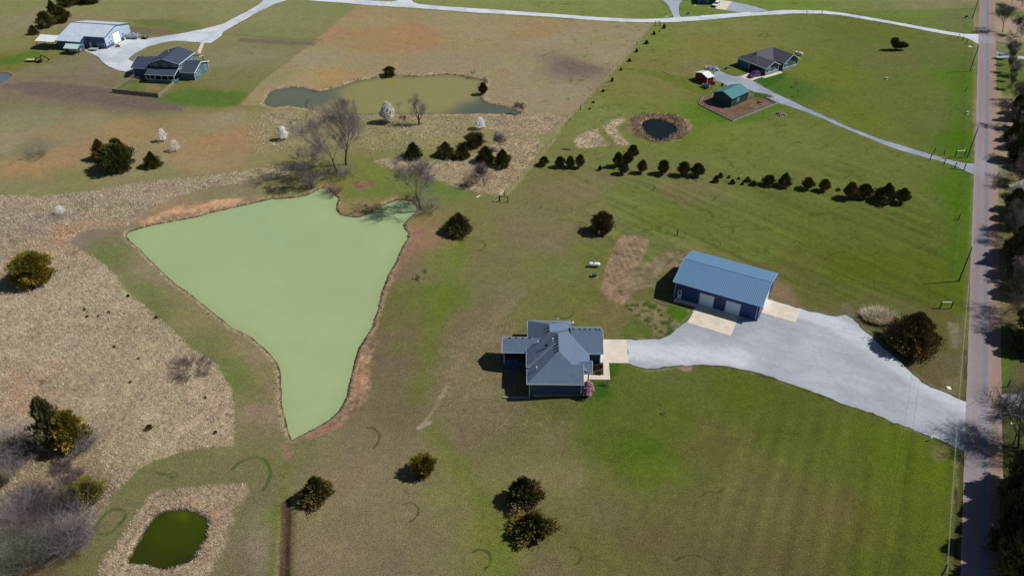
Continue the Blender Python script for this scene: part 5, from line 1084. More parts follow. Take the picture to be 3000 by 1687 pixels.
def boat(loc, rz, label, L=5.6):
    b = thing("pontoon_boat", label, "boat", loc, rz)
    for s_ in (-1, 1): MB().tube((-L / 2, s_ * .8, .75), (L / 2 - .6, s_ * .8, .75), .28, n=12).tube((L / 2 - .6, s_ * .8, .75), (L / 2, s_ * .8, .95), .28, .04, 12).build("float", M("aluminium", (.55, .57, .62), .35, metal=.6), b)
    MB().box(-L / 2, -1.15, 1.04, L / 2 - .5, 1.15, 1.12).build("deck", M("boat_deck", (.32, .34, .42), .7, .1, 2), b)
    r = MB()
    for s_ in (-1, 1): r.bar((-L / 2, s_ * 1.12, 1.75), (L / 2 - .6, s_ * 1.12, 1.75), .05, .05); r.box(-L / 2, s_ * 1.12 - .02, 1.2, L / 2 - .6, s_ * 1.12 + .02, 1.6)
    r.build("railing", M("rail_pale", (.45, .45, .58), .5), b)
    for x, y in ((-2, -.6), (-2, .6), (-.2, .6), (1.4, -.6), (1.5, .5)): MB().box(x - .4, y - .35, 1.12, x + .4, y + .35, 1.5).box(x - .4, y - .35, 1.5, x - .28, y + .35, 1.9).build("seat", M("boat_seat", (.40, .40, .50), .6), b)
    MB().box(-.3, -.8, 1.12, .3, -.3, 1.9).build("console", M("boat_seat", (0, 0, 0)), b)
    MB().box(-L / 2 - .5, -.15, .6, -L / 2 - .05, .15, 1.4).build("outboard_motor", DARK, b)
    return b
boat((*G1("H4 2175,465"), .05), math.radians(-7), "pale pontoon boat parked beyond the pale blue barn's right corner", 4.8)
boat((*G1("H4 930,765"), .05), math.radians(6), "grey-white pontoon boat half in shade under the mint-roofed pavilion", 4.6)
mt = thing("rusty_trailer", "small dark rusty machine trailer behind the pontoon boat near the barn", "trailer", (*G1("H4 2400,470"), 0), math.radians(-8))
MB().box(-1.2, -.8, .5, 1.2, .8, .6).build("deck", M("rust_deck", (.10, .04, .03), .8, .3, 3), mt); fr = MB()
for y in (-.8, .8):
    P_ = [(math.cos(a) * 1.2, y, .6 + math.sin(a) * .8) for a in np.linspace(0, math.pi, 7)]
    for i in range(6): fr.bar(P_[i], P_[i + 1], .06, .06)
fr.build("hoop", M("rust_deck", (0, 0, 0)), mt); MB().box(-.5, -.5, .6, .3, .4, 1.2).build("engine", M("rust_grey", (.3, .26, .25), .7, .3, 3), mt)
for s_ in (-1, 1): MB().tube((0, s_ * .85, .35), (0, s_ * 1.05, .35), .35, n=14).build("wheel", TYRE, mt)
# ladder-like rack by the barn wall, red mower, white drums, debris pile
tl = trailer("boat_trailer", (*G1("H4 1290,728"), 0), math.radians(-4), 3.4, 1.3, M("pale_metal", (.6, .64, .68), .4, .1, 2), "empty pale trailer parked in front of the barn's dark side wall", zd=.75)
MB().tube((-1.6, -.2, .85), (1.7, .1, 1.0), .09).tube((-1.2, .3, .85), (1.9, .3, .9), .09).build("pole_load", M("pale_metal", (0, 0, 0)), tl)
rm = thing("red_mower", "bright red mower deck standing in front of the tall white roll-up door", "mower", (*G1("H4 1810,645"), 0), .3)
MB().box(-.9, -.6, .12, .7, .6, .4).build("deck", M("mower_red", (.42, .03, .04), .4, .1, 2), rm); MB().box(-.3, -.25, .4, .3, .25, .85).build("engine", DARK, rm); MB().bar((.6, -.3, .4), (1.3, -.2, .9), .05, .05).bar((.6, .3, .4), (1.3, .2, .9), .05, .05).build("handle", M("mower_red", (0, 0, 0)), rm)
for s_ in (-1, 1): MB().tube((-.5, s_ * .62, .18), (-.5, s_ * .75, .18), .18, n=12).tube((.5, s_ * .62, .18), (.5, s_ * .75, .18), .18, n=12).build("wheel", TYRE, rm)
for k, (s_, lb) in enumerate((("H4 1960,492", "white drum nearer the roll-up door by the barn wall"), ("H4 2003,468", "white drum nearer the pontoon boat by the barn wall"))):
    dmb = MB().tube((0, 0, 0), (0, 0, .85), .3, n=16).tube((0, 0, .85), (0, 0, .9), .31, .28, n=16).tube((0, 0, .4), (0, 0, .45), .315, n=16).build("drum", M("pipe_white", (0, 0, 0)), smooth=False); dmb.location = (*G1(s_), 0); tag(dmb, lb, "drum", "white drums against the barn")
rng = random.Random(4)
bp_ = thing("scrap_pile", "heap of bluish metal scrap on the gravel above the red shed", "scrap pile", (*G1("H5 445,478"), 0), .1)
pm_ = MB()
for i in range(80):
    x, y = rng.gauss(0, 1.1), rng.gauss(0, .55); a, b = rng.uniform(0, 6.3), rng.uniform(-.4, .4); l = rng.uniform(.6, 1.8); z = max(.1, 1.0 - abs(x) * .35 - abs(y) * .4) * rng.random() + .05
    pm_.bar((x - math.cos(a) * l / 2, y - math.sin(a) * l / 2, z), (x + math.cos(a) * l / 2, y + math.sin(a) * l / 2, z + b), rng.uniform(.1, .5), .05)
pm_.build("scrap_heap", M("scrap_blue", (.18, .26, .46), .5, .4, 2, c2=(.42, .48, .58), c2scale=1.5), bp_)
pm_ = MB()
for i in range(18):
    x, y = rng.gauss(0, 1.2), rng.gauss(0, .6); a = rng.uniform(0, 6.3); l = rng.uniform(1, 2.2); pm_.tube((x - math.cos(a) * l / 2, y - math.sin(a) * l / 2, .4), (x + math.cos(a) * l / 2, y + math.sin(a) * l / 2, .9), .05, n=6)
pm_.build("pipe_scrap", M("aluminium", (.55, .57, .62), .35), bp_)
ut = trailer("utility_trailer", (*G1("H5 335,795"), 0), math.radians(-28), 2.6, 1.3, M("boat_deck", (.32, .34, .42)), "small blue-grey utility trailer at the red shed's near corner"); MB().box(-1.2, -.6, .7, 1.2, -.55, 1.1).box(-1.2, .55, .7, 1.2, .6, 1.1).box(-1.2, -.55, .7, -1.15, .55, 1.1).build("side", M("scrap_blue", (0, 0, 0)), ut)
gc = thing("garden_cart", "dark wheeled cart against the red shed's door wall", "cart", (*G1("H5 455,740"), 0), .4); MB().box(-.6, -.4, .5, .6, .4, .9).build("basin", DARK, gc)
for s_ in (-1, 1): MB().tube((0, s_ * .42, .4), (0, s_ * .55, .4), .4, n=14).build("wheel", TYRE, gc)
br = MB().tube((0, 0, 0), (0, 0, .9), .32, n=16).tube((0, 0, .9), (0, 0, .98), .34, n=16).build("burn_barrel", DARK); br.location = (*G1("H5 610,768"), 0); tag(br, "black burn barrel on the grass between the red shed and the green barn", "barrel")
gh = MB().tube((0, 0, 0), (0, 0, .9), .3, n=16).tube((0, 0, .9), (0, 0, .97), .32, n=16).build("burn_barrel", DARK); gh.location = (*G1("H5 318,822"), 0); tag(gh, "black barrel on the grass just below the small utility trailer", "barrel")
lg = MB().tube((-1.3, 0, .2), (1.3, .1, .22), .2, .16, 9).build("fallen_log", M("log_grey", (.16, .16, .16), .9, .3, 3)); lg.location = (*G1("T3 675,1414"), 0); lg.rotation_euler = (0, 0, -.3); tag(lg, "grey fallen log on the lawn below the pale dry grass patches", "log")
lg = thing("pvc_pipe_row", "curved white pipe lying on the lawn left of the red shed", "pipe", (*G1("T3 1640,690"), 0)); P_ = [np.array(q) - np.array(G1("T3 1640,690")) for q in GP("T3 1575,658 1600,682 1650,712 1712,716")]; q_ = MB()
for i in range(3): q_.tube((*P_[i], .1), (*P_[i + 1], .1), .09, n=6)
q_.build("pipe", M("pale_pipe", (.55, .55, .42), .6), lg)
rp = MB()
for i in range(70):
    a, d_ = rng.uniform(0, 6.3), rng.random() ** .6; x, y = math.cos(a) * d_ * 1.9, math.sin(a) * d_ * 1.5; h = (1 - d_) * .8; r = rng.uniform(.12, .3)
    rp.add([(x + dx * r, y + dy * r, h + dz * r) for dx, dy, dz in ((1, 0, 0), (-1, 0, 0), (0, 1, 0), (0, -1, 0), (0, 0, 1), (0, 0, -1))], [(0, 2, 4), (2, 1, 4), (1, 3, 4), (3, 0, 4), (2, 0, 5), (1, 2, 5), (3, 1, 5), (0, 3, 5)])
rp = rp.build("rubble_pile", M("rubble_tan", (.34, .27, .2), .9, .3, 3)); rp.location = (*G1("H5 1590,1255"), 0); tag(rp, "low tan rubble heap on the lawn below the pen's right corner", "rubble pile")
# ---------------------------------------------------------------- power poles and lines
POLEM = M("pole_wood", (.16, .13, .11), .85, .25, 2)
poles = []
def pole(b, h, label):
    p = thing("power_pole", label, "power pole", (*b, 0), 0, "power poles along the county road")
    MB().tube((0, 0, -.3), (0, 0, h), .19, .12, 10).build("pole", POLEM, p)
    MB().tube((0, 0, h), (0, 0, h + .3), .06, .04, 8).build("insulator", M("insulator_grey", (.3, .3, .32), .3), p)
    MB().tube((.12, 0, h - 1.2), (.3, 0, h - 1.2), .04, .04, 6).build("bracket", DARK, p)
    poles.append((b[0], b[1], h)); return p
pole(G1("R1 432,153"), 9.3, "topmost power pole, above the upper lane's junction with the road")
pole(G1("R1 410,607"), 9.3, "power pole below the upper lane's junction, standing left of the road")
pole(G1("R1 388,1338"), 9.2, "power pole beside the gate posts of the middle gravel lane")
pole(G1("R2 315,938"), 9.0, "power pole left of the road between the middle lane and the main drive")
pb_ = None
for yy in range(0, 400):       # the lowest pole: only its top shows at the bottom edge
    X = 60.2 - 0; Y = 62 + yy * .1
    for zz in (9.0,):
        q = PROJ(X, Y, zz)
        if q[1] < 1653 and pb_ is None: pb_ = Y
Yb = pb_ or 70
Xb = (2776.5 - 1500) / F_PX * (Yb * cs - (9.0 - CAM_H) * sn)
pole((Xb, Yb), 9.0, "power pole whose tip pokes up at the bottom edge left of the road")
dx_, dy_ = poles[-1][0] - poles[-2][0], poles[-1][1] - poles[-2][1]
pole((Xb + dx_, Yb + dy_), 9.0, "power pole south of the frame beside the county road")
ex = (poles[0][0] + (poles[0][0] - poles[1][0]), poles[0][1] + (poles[0][1] - poles[1][1]))
pole(ex, 9.3, "power pole beyond the top edge of the view")
order = sorted(poles, key=lambda q: -q[1])
for nm, off, dz, lb in (("power_line", 0.0, .3, "upper power line wire strung between the roadside poles"), ("power_line", .3, -1.2, "lower power line wire strung between the roadside poles")):
    w = MB()
    for a, b in zip(order[:-1], order[1:]):
        n = 12; P_ = []
        for i in range(n + 1):
            t_ = i / n; P_.append((a[0] + (b[0] - a[0]) * t_ + off, a[1] + (b[1] - a[1]) * t_, (a[2] + (b[2] - a[2]) * t_) + dz - .9 * 4 * t_ * (1 - t_)))
        for i in range(n): w.tube(P_[i], P_[i + 1], .012, .012, 5, False)
    o = w.build(nm, M("wire_aluminium", (.62, .64, .58), .35, metal=.3)); tag(o, lb, "power line")
# ---------------------------------------------------------------- wire fences and gates
wirefence("wire_fence", GP("T3 1480,255 1340,430 1110,660 960,850 800,1035 M3 330,300 45,590"), 1.35, "long diagonal wire fence between the tan meadow and the green lawn", 4.2, 3)
wirefence("wire_fence", GP("M3 125,610 305,640 440,672 578,700 722,715 870,745 1165,810 1320,848 1475,875 1632,905 1715,930 1792,948 1958,990 2290,1075 2470,1115 M4 215,1170 400,1215 590,1265 770,1310 960,1375 1155,1420 L4 1340,190 1520,250 1720,330 1800,320"), 1.25, "wire fence crossing the lawn from the gate braces to the blue workshop's far side", 5.2, 2)
wirefence("wire_fence", GP("R1 370,150 372,250"), 1.3, "short wire fence left of the road above the upper lane", 4, 3)
wirefence("wire_fence", GP("R1 385,370 378,500 376,640 375,770 370,1000 368,1200 362,1310"), 1.3, "roadside wire fence between the upper lane and the middle lane", 6, 3)
wirefence("wire_fence", GP("R2 350,30 318,400 300,560 275,800 250,1020 240,1130"), 1.3, "roadside wire fence from the middle lane down to the white pipe brace", 6, 3)
wirefence("wire_fence", GP("T3 1560,240 1880,215 2260,180 T4 0,165 215,150 400,140 590,125 665,140 1020,185 1460,265 1910,345"), 1.2, "wire fence following the near side of the upper gravel lane", 6, 2)
def hbrace(A, B, h, label, railm, rz=0, thick=.13, postm=None, base=0):
    f = thing("fence_brace", label, "fence brace", (A[0], A[1], base)); b = (B[0] - A[0], B[1] - A[1])
    for q in ((0, 0), b): MB().tube((*q, -.2), (*q, h), thick, thick * .9, 9).build("post", postm or DARKWOOD, f)
    MB().tube((0, 0, h - .25), (*b, h - .25), .09, .09, 8).build("rail", railm, f)
    return f
WPIPE = M("pipe_white", (0, 0, 0))
hbrace(G1("M3 40,612"), G1("M3 87,572"), 2.2, "fence brace with a white top rail where the diagonal fence ends", WPIPE)
hbrace(G1("M3 45,612"), G1("M3 122,622"), 1.7, "low dark fence brace facing right where the diagonal fence ends", WIRE)
hbrace(G1("T3 1510,248"), G1("T3 1553,244"), 2.0, "dark fence brace at the top end of the diagonal fence", WOOD)
hbrace(G1("R2 152,1168"), G1("R2 248,1168"), 1.9, "leaning white pipe brace on the lawn above the big brown cedar", WPIPE)
hbrace(G1("R1 283,1330"), G1("R1 365,1325"), 2.0, "white-railed fence brace above the middle lane's mouth", WPIPE)
hbrace(G1("R1 280,1432"), G1("R1 360,1440"), 1.9, "white-posted fence brace below the middle lane's mouth", WPIPE)
for s_, lb in (("R1 103,1305", "first dark post above the middle lane, counted from the left"), ("R1 188,1312", "second dark post above the middle lane, counted from the left"), ("R1 72,1358", "lone dark post below the middle lane, left of the brace"), ("R1 190,1395", "dark post at the middle lane's lower edge"), ("R1 310,330", "first of three dark posts below the upper lane's mouth"), ("R1 345,348", "middle of three dark posts below the upper lane's mouth"), ("R1 380,370", "last of three dark posts below the upper lane's mouth"), ("R1 375,775", "lone dark post on the green verge beside the second power pole"), ("R2 312,415", "lone leaning dark post on the bright verge left of the road"), ("M3 1718,932", "thick dark fence post on the lawn above the garden bed"), ("T3 1338,430", "thick dark post on the diagonal fence's upper stretch"), ("T3 808,1035", "thick dark post on the diagonal fence near the reed pond"), ("T4 523,142", "left dark post on the near edge of the upper lane's bend"), ("T4 666,142", "right dark post on the near edge of the upper lane's bend"), ("R3 530,280", "dark mailbox post east of the road above the white gravel")):
    o = MB().tube((0, 0, -.2), (0, 0, 1.7), .13, .11, 9).tube((0, 0, 1.7), (0, 0, 1.76), .11, .05, 9).build("fence_post", DARKWOOD); o.location = (*G1(s_), 0); tag(o, lb, "post", "dark wooden fence posts")
# ---------------------------------------------------------------- vegetation meshes
nprng = np.random.default_rng(11)
def tuftmat(name, c1, c2, sc=.9, rnd=.15, rough=.9):
    m, nt, b, N, L = _nt(name)
    b.inputs['Roughness'].default_value = rough; b.inputs['Specular IOR Level'].default_value = .1
    ge = N.new('ShaderNodeNewGeometry'); tc = N.new('ShaderNodeTexCoord'); oi = N.new('ShaderNodeObjectInfo')
    n = N.new('ShaderNodeTexNoise'); n.inputs['Scale'].default_value = sc; n.inputs['Detail'].default_value = 3; L.new(tc.outputs['Object'], n.inputs['Vector'])
    a = N.new('ShaderNodeMath'); a.operation = 'ADD'; L.new(n.outputs[0], a.inputs[0])
    r = N.new('ShaderNodeMapRange'); r.inputs[3].default_value = -.22; r.inputs[4].default_value = .22; L.new(ge.outputs['Random Per Island'], r.inputs[0]); L.new(r.outputs[0], a.inputs[1])
    a2 = N.new('ShaderNodeMath'); a2.operation = 'ADD'; L.new(a.outputs[0], a2.inputs[0])
    r3 = N.new('ShaderNodeMapRange'); r3.inputs[3].default_value = -rnd; r3.inputs[4].default_value = rnd; L.new(oi.outputs['Random'], r3.inputs[0]); L.new(r3.outputs[0], a2.inputs[1])
    r2 = N.new('ShaderNodeMapRange'); r2.inputs[1].default_value = .36; r2.inputs[2].default_value = .66; L.new(a2.outputs[0], r2.inputs[0])
    mx = N.new('ShaderNodeMix'); mx.data_type = 'RGBA'; L.new(r2.outputs[0], mx.inputs[0]); mx.inputs[6].default_value = (*c1, 1); mx.inputs[7].default_value = (*c2, 1)
    L.new(mx.outputs[2], b.inputs['Base Color']); return m
CEDAR_A = tuftmat("cedar_needles_olive", (.085, .105, .030), (.30, .21, .055), 1.6, .14)
CEDAR_D = tuftmat("cedar_needles_dark", (.085, .105, .045), (.25, .20, .085), 1.6, .12)
CEDAR_R = tuftmat("cedar_needles_rust", (.090, .098, .040), (.33, .22, .095), 1.6, .12)
CEDAR_Y = tuftmat("cedar_needles_golden", (.13, .14, .025), (.44, .33, .06), 1.6, .08)
BARK = M("bark_grey_brown", (.075, .060, .048), .9, .25, 3)
BARKL = M("bark_pale_grey", (.20, .18, .165), .9, .2, 3)
TWIG = tuftmat("twigs_grey_mauve", (.17, .145, .15), (.34, .30, .31), 1.0, .1)
TWIGD = tuftmat("twigs_dark", (.07, .058, .055), (.17, .145, .135), 1.0, .1)
TWIGP = tuftmat("twigs_purple", (.13, .09, .10), (.25, .18, .19), 1.0, .1)
TWIGG = tuftmat("twigs_grey_green", (.13, .14, .11), (.25, .25, .21), 1.0, .1)
BLOSSOM = tuftmat("pear_blossom", (.82, .84, .84), (.97, .97, .97), 3, .1)
BLOSSOM2 = tuftmat("pear_blossom_fading", (.62, .62, .58), (.88, .88, .86), 3, .1)
PINK = tuftmat("redbud_blossom", (.42, .16, .28), (.78, .50, .62), 3, .1)
DRY = tuftmat("dry_grass_blades", (.52, .46, .35), (.74, .66, .52), .25, .0)
REED = tuftmat("reed_blades", (.34, .26, .19), (.52, .42, .32), .5, .0)

def sprays(P, D, Ln, W, rng):
    """each spray: a narrow pointed blade pair along D at P"""
    n = len(P); D = D / (np.linalg.norm(D, axis=1, keepdims=True) + 1e-9)
    R = rng.normal(size=(n, 3)); S = np.cross(D, R); S /= np.linalg.norm(S, axis=1, keepdims=True) + 1e-9; T = np.cross(D, S)
    Ln = Ln[:, None]; W = W[:, None]
    v = np.stack([P - S * W, P + D * Ln, P + S * W, P - D * Ln * .25, P - T * W, P + D * Ln * .9, P + T * W, P - D * Ln * .2], 1).reshape(-1, 3)
    f = (np.arange(n)[:, None, None] * 8 + np.array([[0, 3, 2, 1], [4, 7, 6, 5]])[None]).reshape(-1, 4)
    return v, f
def cedar_mesh(name, seed, n, mat, h=1.0, w=1.0, shape='oval', sp=.1, base=.05, rag=1.0):
    """crown with base at z=base*h; h, w metres"""
    rng = np.random.default_rng(seed); t = rng.random(n) ** (1.0 if shape != 'cone' else 1.25); a = rng.random(n) * 2 * np.pi
    if shape == 'cone': pr = np.minimum(1, (t + .10) / .22) ** .8 * (1 - t) ** .85 * 1.22
    elif shape == 'round': pr = np.sqrt(np.clip(1 - ((t - .45) / .57) ** 2, 0.002, 1))
    else: pr = np.minimum(1, (t + .10) / .40) ** .8 * np.clip(1 - t, .0, 1) ** .42 * 1.05
    a2 = (a + 6.283 * .5) % 6.283
    lump = .94 + .44 * rag * (vnoise(a * 1.6 + seed, t * 5 * rag, seed) - .5) * 2 + .40 * rag * (vnoise(a * 4.2, t * 11, seed + 5) - .5) * 2
    lump = np.where(np.abs(a - 3.14) > 2.9, 1 + (lump - 1) * .4, lump)
    q = rng.random(n) ** .22; q = np.where(rng.random(n) < .10, q * (1.05 + .25 * rng.random(n)), q)
    r = pr * lump * q * w / 2
    P = np.column_stack([r * np.cos(a), r * np.sin(a), (base + t * (1 - base)) * h])
    D = np.column_stack([np.cos(a), np.sin(a), .35 + 1.5 * t + .3 * rng.normal(size=n)]) + .35 * rng.normal(size=(n, 3))
    Ln = sp * h * (.5 + 1.0 * rng.random(n) ** 2); W = Ln * .22
    v, f = sprays(P, D, Ln, W, rng)
    me = np_mesh("crown", v, f, mat); d = me.data; bpy.data.objects.remove(me); return d
def trunk_mesh(h, r):
    o = MB().tube((0, 0, -.3), (r * .3, r * .2, h * .45), r, r * .7, 8).tube((r * .3, r * .2, h * .45), (0, 0, h), r * .7, r * .2, 8, False).build("trunk", BARK); d = o.data; bpy.data.objects.remove(o); return d
TRK = trunk_mesh(1, .05)
def place(name, label, cat, loc, crown, sxy, sz, rz, grp, trunk=True, tilt=0):
    t_ = thing(name, label, cat, loc, rz, grp)
    if tilt: t_.rotation_euler = (0, tilt, rz)
    c = bpy.data.objects.new("crown", crown); COL.objects.link(c); c.parent = t_; c.scale = (sxy, sxy, sz)
    if trunk: k = bpy.data.objects.new("trunk", TRK); COL.objects.link(k); k.parent = t_; k.scale = (sxy, sxy, sz * .9)
    return t_
def from_box(s_):
    """picture box of a crown 'CROP x0,y0 x1,y1' -> ground point, width, height in metres"""
    (x0, y0), (x1, y1) = PX(s_); wpx = x1 - x0; yb = y1
    for _ in range(4):
        dep = PITCH + math.atan((yb - 843.5) / F_PX); sc_ = SC(yb); r = wpx / sc_ / 2; yb = y1 - .62 * r * math.sin(dep) * sc_
    h = max(.6, (yb - y0) / (math.cos(dep) * sc_) - .35 * r * math.tan(dep) * .5)
    xm = (x0 + x1) / 2; gx, gy = G(xm, yb)
    for _ in range(5):
        q = PROJ(gx, gy, h * .5); gx += (xm - q[0]) / sc_
    return gx, gy, 2 * r, h
protos = {}
def proto(kind, k):
    key = (kind, k)
    if key not in protos:
        mats = {'A': CEDAR_A, 'D': CEDAR_D, 'R': CEDAR_R, 'Y': CEDAR_Y}
        shp = ['oval', 'cone', 'round'][k % 3]
        protos[key] = cedar_mesh(kind, 20 + k * 7 + ord(kind), [5200, 5200, 5200][k % 3], mats[kind], 1, 1, shp, .085)
    return protos[key]
CED = [  # box, material, shape, label
 ("T1 340,110 500,270", 'D', 0, "front cedar of the dark clump above the pale blue barn", "cedars above the barn"),
 ("T1 430,5 540,150", 'D', 1, "tall cedar at the back left of the clump above the barn", "cedars above the barn"),
 ("T1 500,65 650,225", 'A', 0, "olive cedar on the right side of the clump above the barn", "cedars above the barn"),
 ("T1 262,238 356,332", 'D', 1, "small lone cedar left of the clump above the barn", "cedars above the barn"),
 ("T1 535,-60 705,68", 'D', 0, "left cedar of the pair cut by the top edge above the barn", "cedars above the barn"),
 ("T1 700,-90 815,42", 'D', 0, "middle cedar cut by the top edge above the barn", "cedars above the barn"),
 ("T1 800,-80 925,44", 'D', 2, "rightmost cedar cut by the top edge above the barn", "cedars above the barn"),
 ("M1 850,20 1020,235", 'A', 1, "left cedar of the big three-tree clump in the tan field", "cedars in the tan field"),
 ("M1 1010,15 1195,250", 'A', 0, "back cedar of the big three-tree clump in the tan field", "cedars in the tan field"),
 ("M1 930,70 1210,352", 'A', 2, "large front cedar of the big three-tree clump in the tan field", "cedars in the tan field"),
 ("M1 1348,135 1506,306", 'A', 1, "single olive cedar right of the big three-tree clump", "cedars in the tan field"),
 ("M1 130,1095 448,1432", 'Y', 2, "round golden-olive cedar alone at the left edge of the dry field", None),
 ("B1 320,-225 560,300", 'D', 0, "tall ragged dark cedar in the lower left thicket", "cedars of the thicket"),
 ("B1 480,-105 785,290", 'Y', 0, "golden cedar joined to the tall ragged one in the thicket", "cedars of the thicket"),
 ("B1 615,550 962,815", 'Y', 0, "bright golden-olive cedar at the edge above the small dark pond", "cedars of the thicket"),
 ("B1 -80,495 72,622", 'D', 0, "dark cedar half cut by the left edge in the thicket", "cedars of the thicket"),
 ("B2 590,500 842,762", 'A', 1, "cedar beside the top of the brown ditch", None),
 ("B2 1640,318 1842,530", 'Y', 2, "small golden-topped cedar on the lawn below the green pond", None),
 ("B3 120,508 428,800", 'R', 1, "upper rusty cedar of the pair at the bottom middle of the lawn", "cedar pair on the lower lawn"),
 ("B3 200,838 548,1125", 'A', 1, "lower dark cedar of the pair at the bottom middle of the lawn", "cedar pair on the lower lawn"),
 ("M2 1560,50 1725,222", 'D', 1, "cedar directly behind the bare tree at the pond's east cove", "cedars between the ponds"),
 ("M2 1860,45 2036,205", 'D', 1, "dark cedar left of the group between the two ponds", "cedars between the ponds"),
 ("M2 2040,60 2176,222", 'A', 1, "olive cedar touching its dark left neighbour between the ponds", "cedars between the ponds"),
 ("M2 2140,-35 2306,110", 'R', 2, "round rusty cedar at the top of the group between the ponds", "cedars between the ponds"),
 ("M2 2240,85 2410,265", 'D', 1, "pointed dark cedar above the purple bare shrub", "cedars between the ponds"),
 ("M2 2405,115 2566,302", 'A', 1, "cedar nearest the diagonal fence in the group between the ponds", "cedars between the ponds"),
 ("M2 1950,708 2192,942", 'D', 1, "dark pointed cedar alone right of the green pond's cove", None),
 ("M3 905,700 1132,935", 'R', 0, "rusty cedar alone on the lawn above the propane tank", None),
 ("M3 410,188 512,285", 'D', 0, "leftmost tree of the lawn row, next to the diagonal fence", "cedar row across the lawn"),
 ("M3 568,188 666,305", 'D', 0, "left cedar of the touching trio near the row's left end", "cedar row across the lawn"),
 ("M3 664,184 757,306", 'D', 0, "middle cedar of the touching trio near the row's left end", "cedar row across the lawn"),
 ("M3 754,168 846,306", 'D', 0, "right cedar of the touching trio near the row's left end", "cedar row across the lawn"),
 ("M3 970,270 1012,325", 'D', 1, "tiny cedar between the trio and the leaning clump of the row", "cedar row across the lawn"),
 ("M3 1113,148 1215,300", 'D', 0, "left cedar of the slanting four-tree clump in the row", "cedar row across the lawn"),
 ("M3 1200,150 1300,282", 'D', 0, "inner cedar of the slanting four-tree clump in the row", "cedar row across the lawn"),
 ("M3 1243,80 1358,212", 'D', 0, "topmost cedar of the slanting four-tree clump in the row", "cedar row across the lawn"),
 ("M3 1165,240 1262,368", 'D', 0, "lowest cedar of the slanting four-tree clump in the row", "cedar row across the lawn"),
 ("M3 1342,222 1442,358", 'R', 0, "first single cedar right of the slanting clump", "cedar row across the lawn"),
 ("M3 1526,225 1654,372", 'R', 0, "second single cedar right of the slanting clump", "cedar row across the lawn"),
 ("M3 1718,238 1842,385", 'R', 0, "left cedar of the close pair in the middle of the row", "cedar row across the lawn"),
 ("M3 1846,252 1978,392", 'D', 0, "right cedar of the close pair in the middle of the row", "cedar row across the lawn"),
 ("M4 110,362 240,475", 'D', 0, "first large cedar right of the seedlings in the row", "cedar row across the lawn"),
 ("M4 258,342 392,490", 'D', 1, "second large cedar right of the seedlings in the row", "cedar row across the lawn"),
 ("M4 478,386 602,515", 'D', 0, "third large cedar right of the seedlings in the row", "cedar row across the lawn"),
 ("M4 643,402 752,530", 'D', 0, "slim cedar just left of the row's two thick pairs", "cedar row across the lawn"),
 ("M4 800,485 848,516", 'D', 1, "tiny spindly seedling left of the row's two thick pairs", "cedar row across the lawn"),
 ("M4 872,432 1022,605", 'R', 0, "left tree of the first thick pair at the row's right end", "cedar row across the lawn"),
 ("M4 1008,448 1154,600", 'D', 0, "right tree of the first thick pair at the row's right end", "cedar row across the lawn"),
 ("M4 1188,436 1385,640", 'R', 1, "left tree of the last thick pair at the row's right end", "cedar row across the lawn"),
 ("M4 1366,486 1502,645", 'D', 0, "rightmost tree of the whole lawn row", "cedar row across the lawn"),
 ("L4 1340,348 1775,775", 'R', 1, "largest cedar, dark rust-brown, beside the main gravel drive", None),
 ("T2 1370,622 1472,722", 'A', 2, "small bushy cedar on the far bank of the brown pond", "cedars on the brown pond's bank"),
 ("T2 2258,780 2346,895", 'A', 0, "small cedar on the right bank of the brown pond", "cedars on the brown pond's bank"),
]
for i, (bx, mt_, sh_, lb, grp) in enumerate(CED):
    gx, gy, w_, h_ = from_box(bx)
    big = bx.startswith(("L4 1340", "B3", "B2", "M1 130", "B1", "M2 1950", "M3 905"))
    if big: cr = cedar_mesh("c", 300 + i, 15000 if 'L4' in bx else 9000, {'A': CEDAR_A, 'D': CEDAR_D, 'R': CEDAR_R, 'Y': CEDAR_Y}[mt_], 1, 1, ['oval', 'cone', 'round'][sh_], .060 if 'L4' in bx else .075, rag=1.7 if 'ragged' in lb else 1.0)
    else: cr = proto(mt_, sh_ + 3 * (i % 2))
    t_ = place("cedar_tree", lb, "cedar", (gx, gy, gz(gx, gy)), cr, w_ * (.9 if grp == "cedar row across the lawn" else .96), h_ * .93, i * 1.7, grp)
    if grp == "cedar row across the lawn": t_.children[0].location.z = .10 * h_; t_.children[0].scale[2] *= .93
# the lone wind-bent tree in the upper right meadow: clumps on a leaning trunk
lt = thing("windblown_cedar", "lone wind-bent rust-brown cedar in the upper right meadow", "cedar", (*G1("T4 1376,474"), 0))
MB().tube((0, 0, -.2), (.2, 0, 1.2), .2, .16).tube((.2, 0, 1.2), (-1.5, .2, 3.2), .14, .05).tube((.2, 0, 1.2), (2.6, .2, 2.0), .12, .05).build("trunk", BARK, lt)
vv = []; ff = []; off = 0; rng = np.random.default_rng(8)
for cx, cz, rr, n in ((-1.6, 3.1, 1.25, 1300), (-.6, 2.0, 1.5, 1500), (.8, 1.9, 1.3, 1200), (2.0, 1.9, 1.0, 700), (3.1, 1.6, .7, 300), (-2.0, 4.1, .55, 250), (-1.0, 4.0, .45, 150)):
    D = rng.normal(size=(n, 3)); D /= np.linalg.norm(D, axis=1, keepdims=True); P = D * (rr * rng.random(n) ** .4)[:, None] * [1, 1, .75] + [cx, 0, cz]
    v, f = sprays(P, D + [-.4, 0, .5], (.35 + .5 * rng.random(n) ** 2), .09 * np.ones(n), rng); vv.append(v); ff.append(f + off); off += len(v)
np_mesh("crown", np.concatenate(vv), np.concatenate(ff), CEDAR_R, lt)
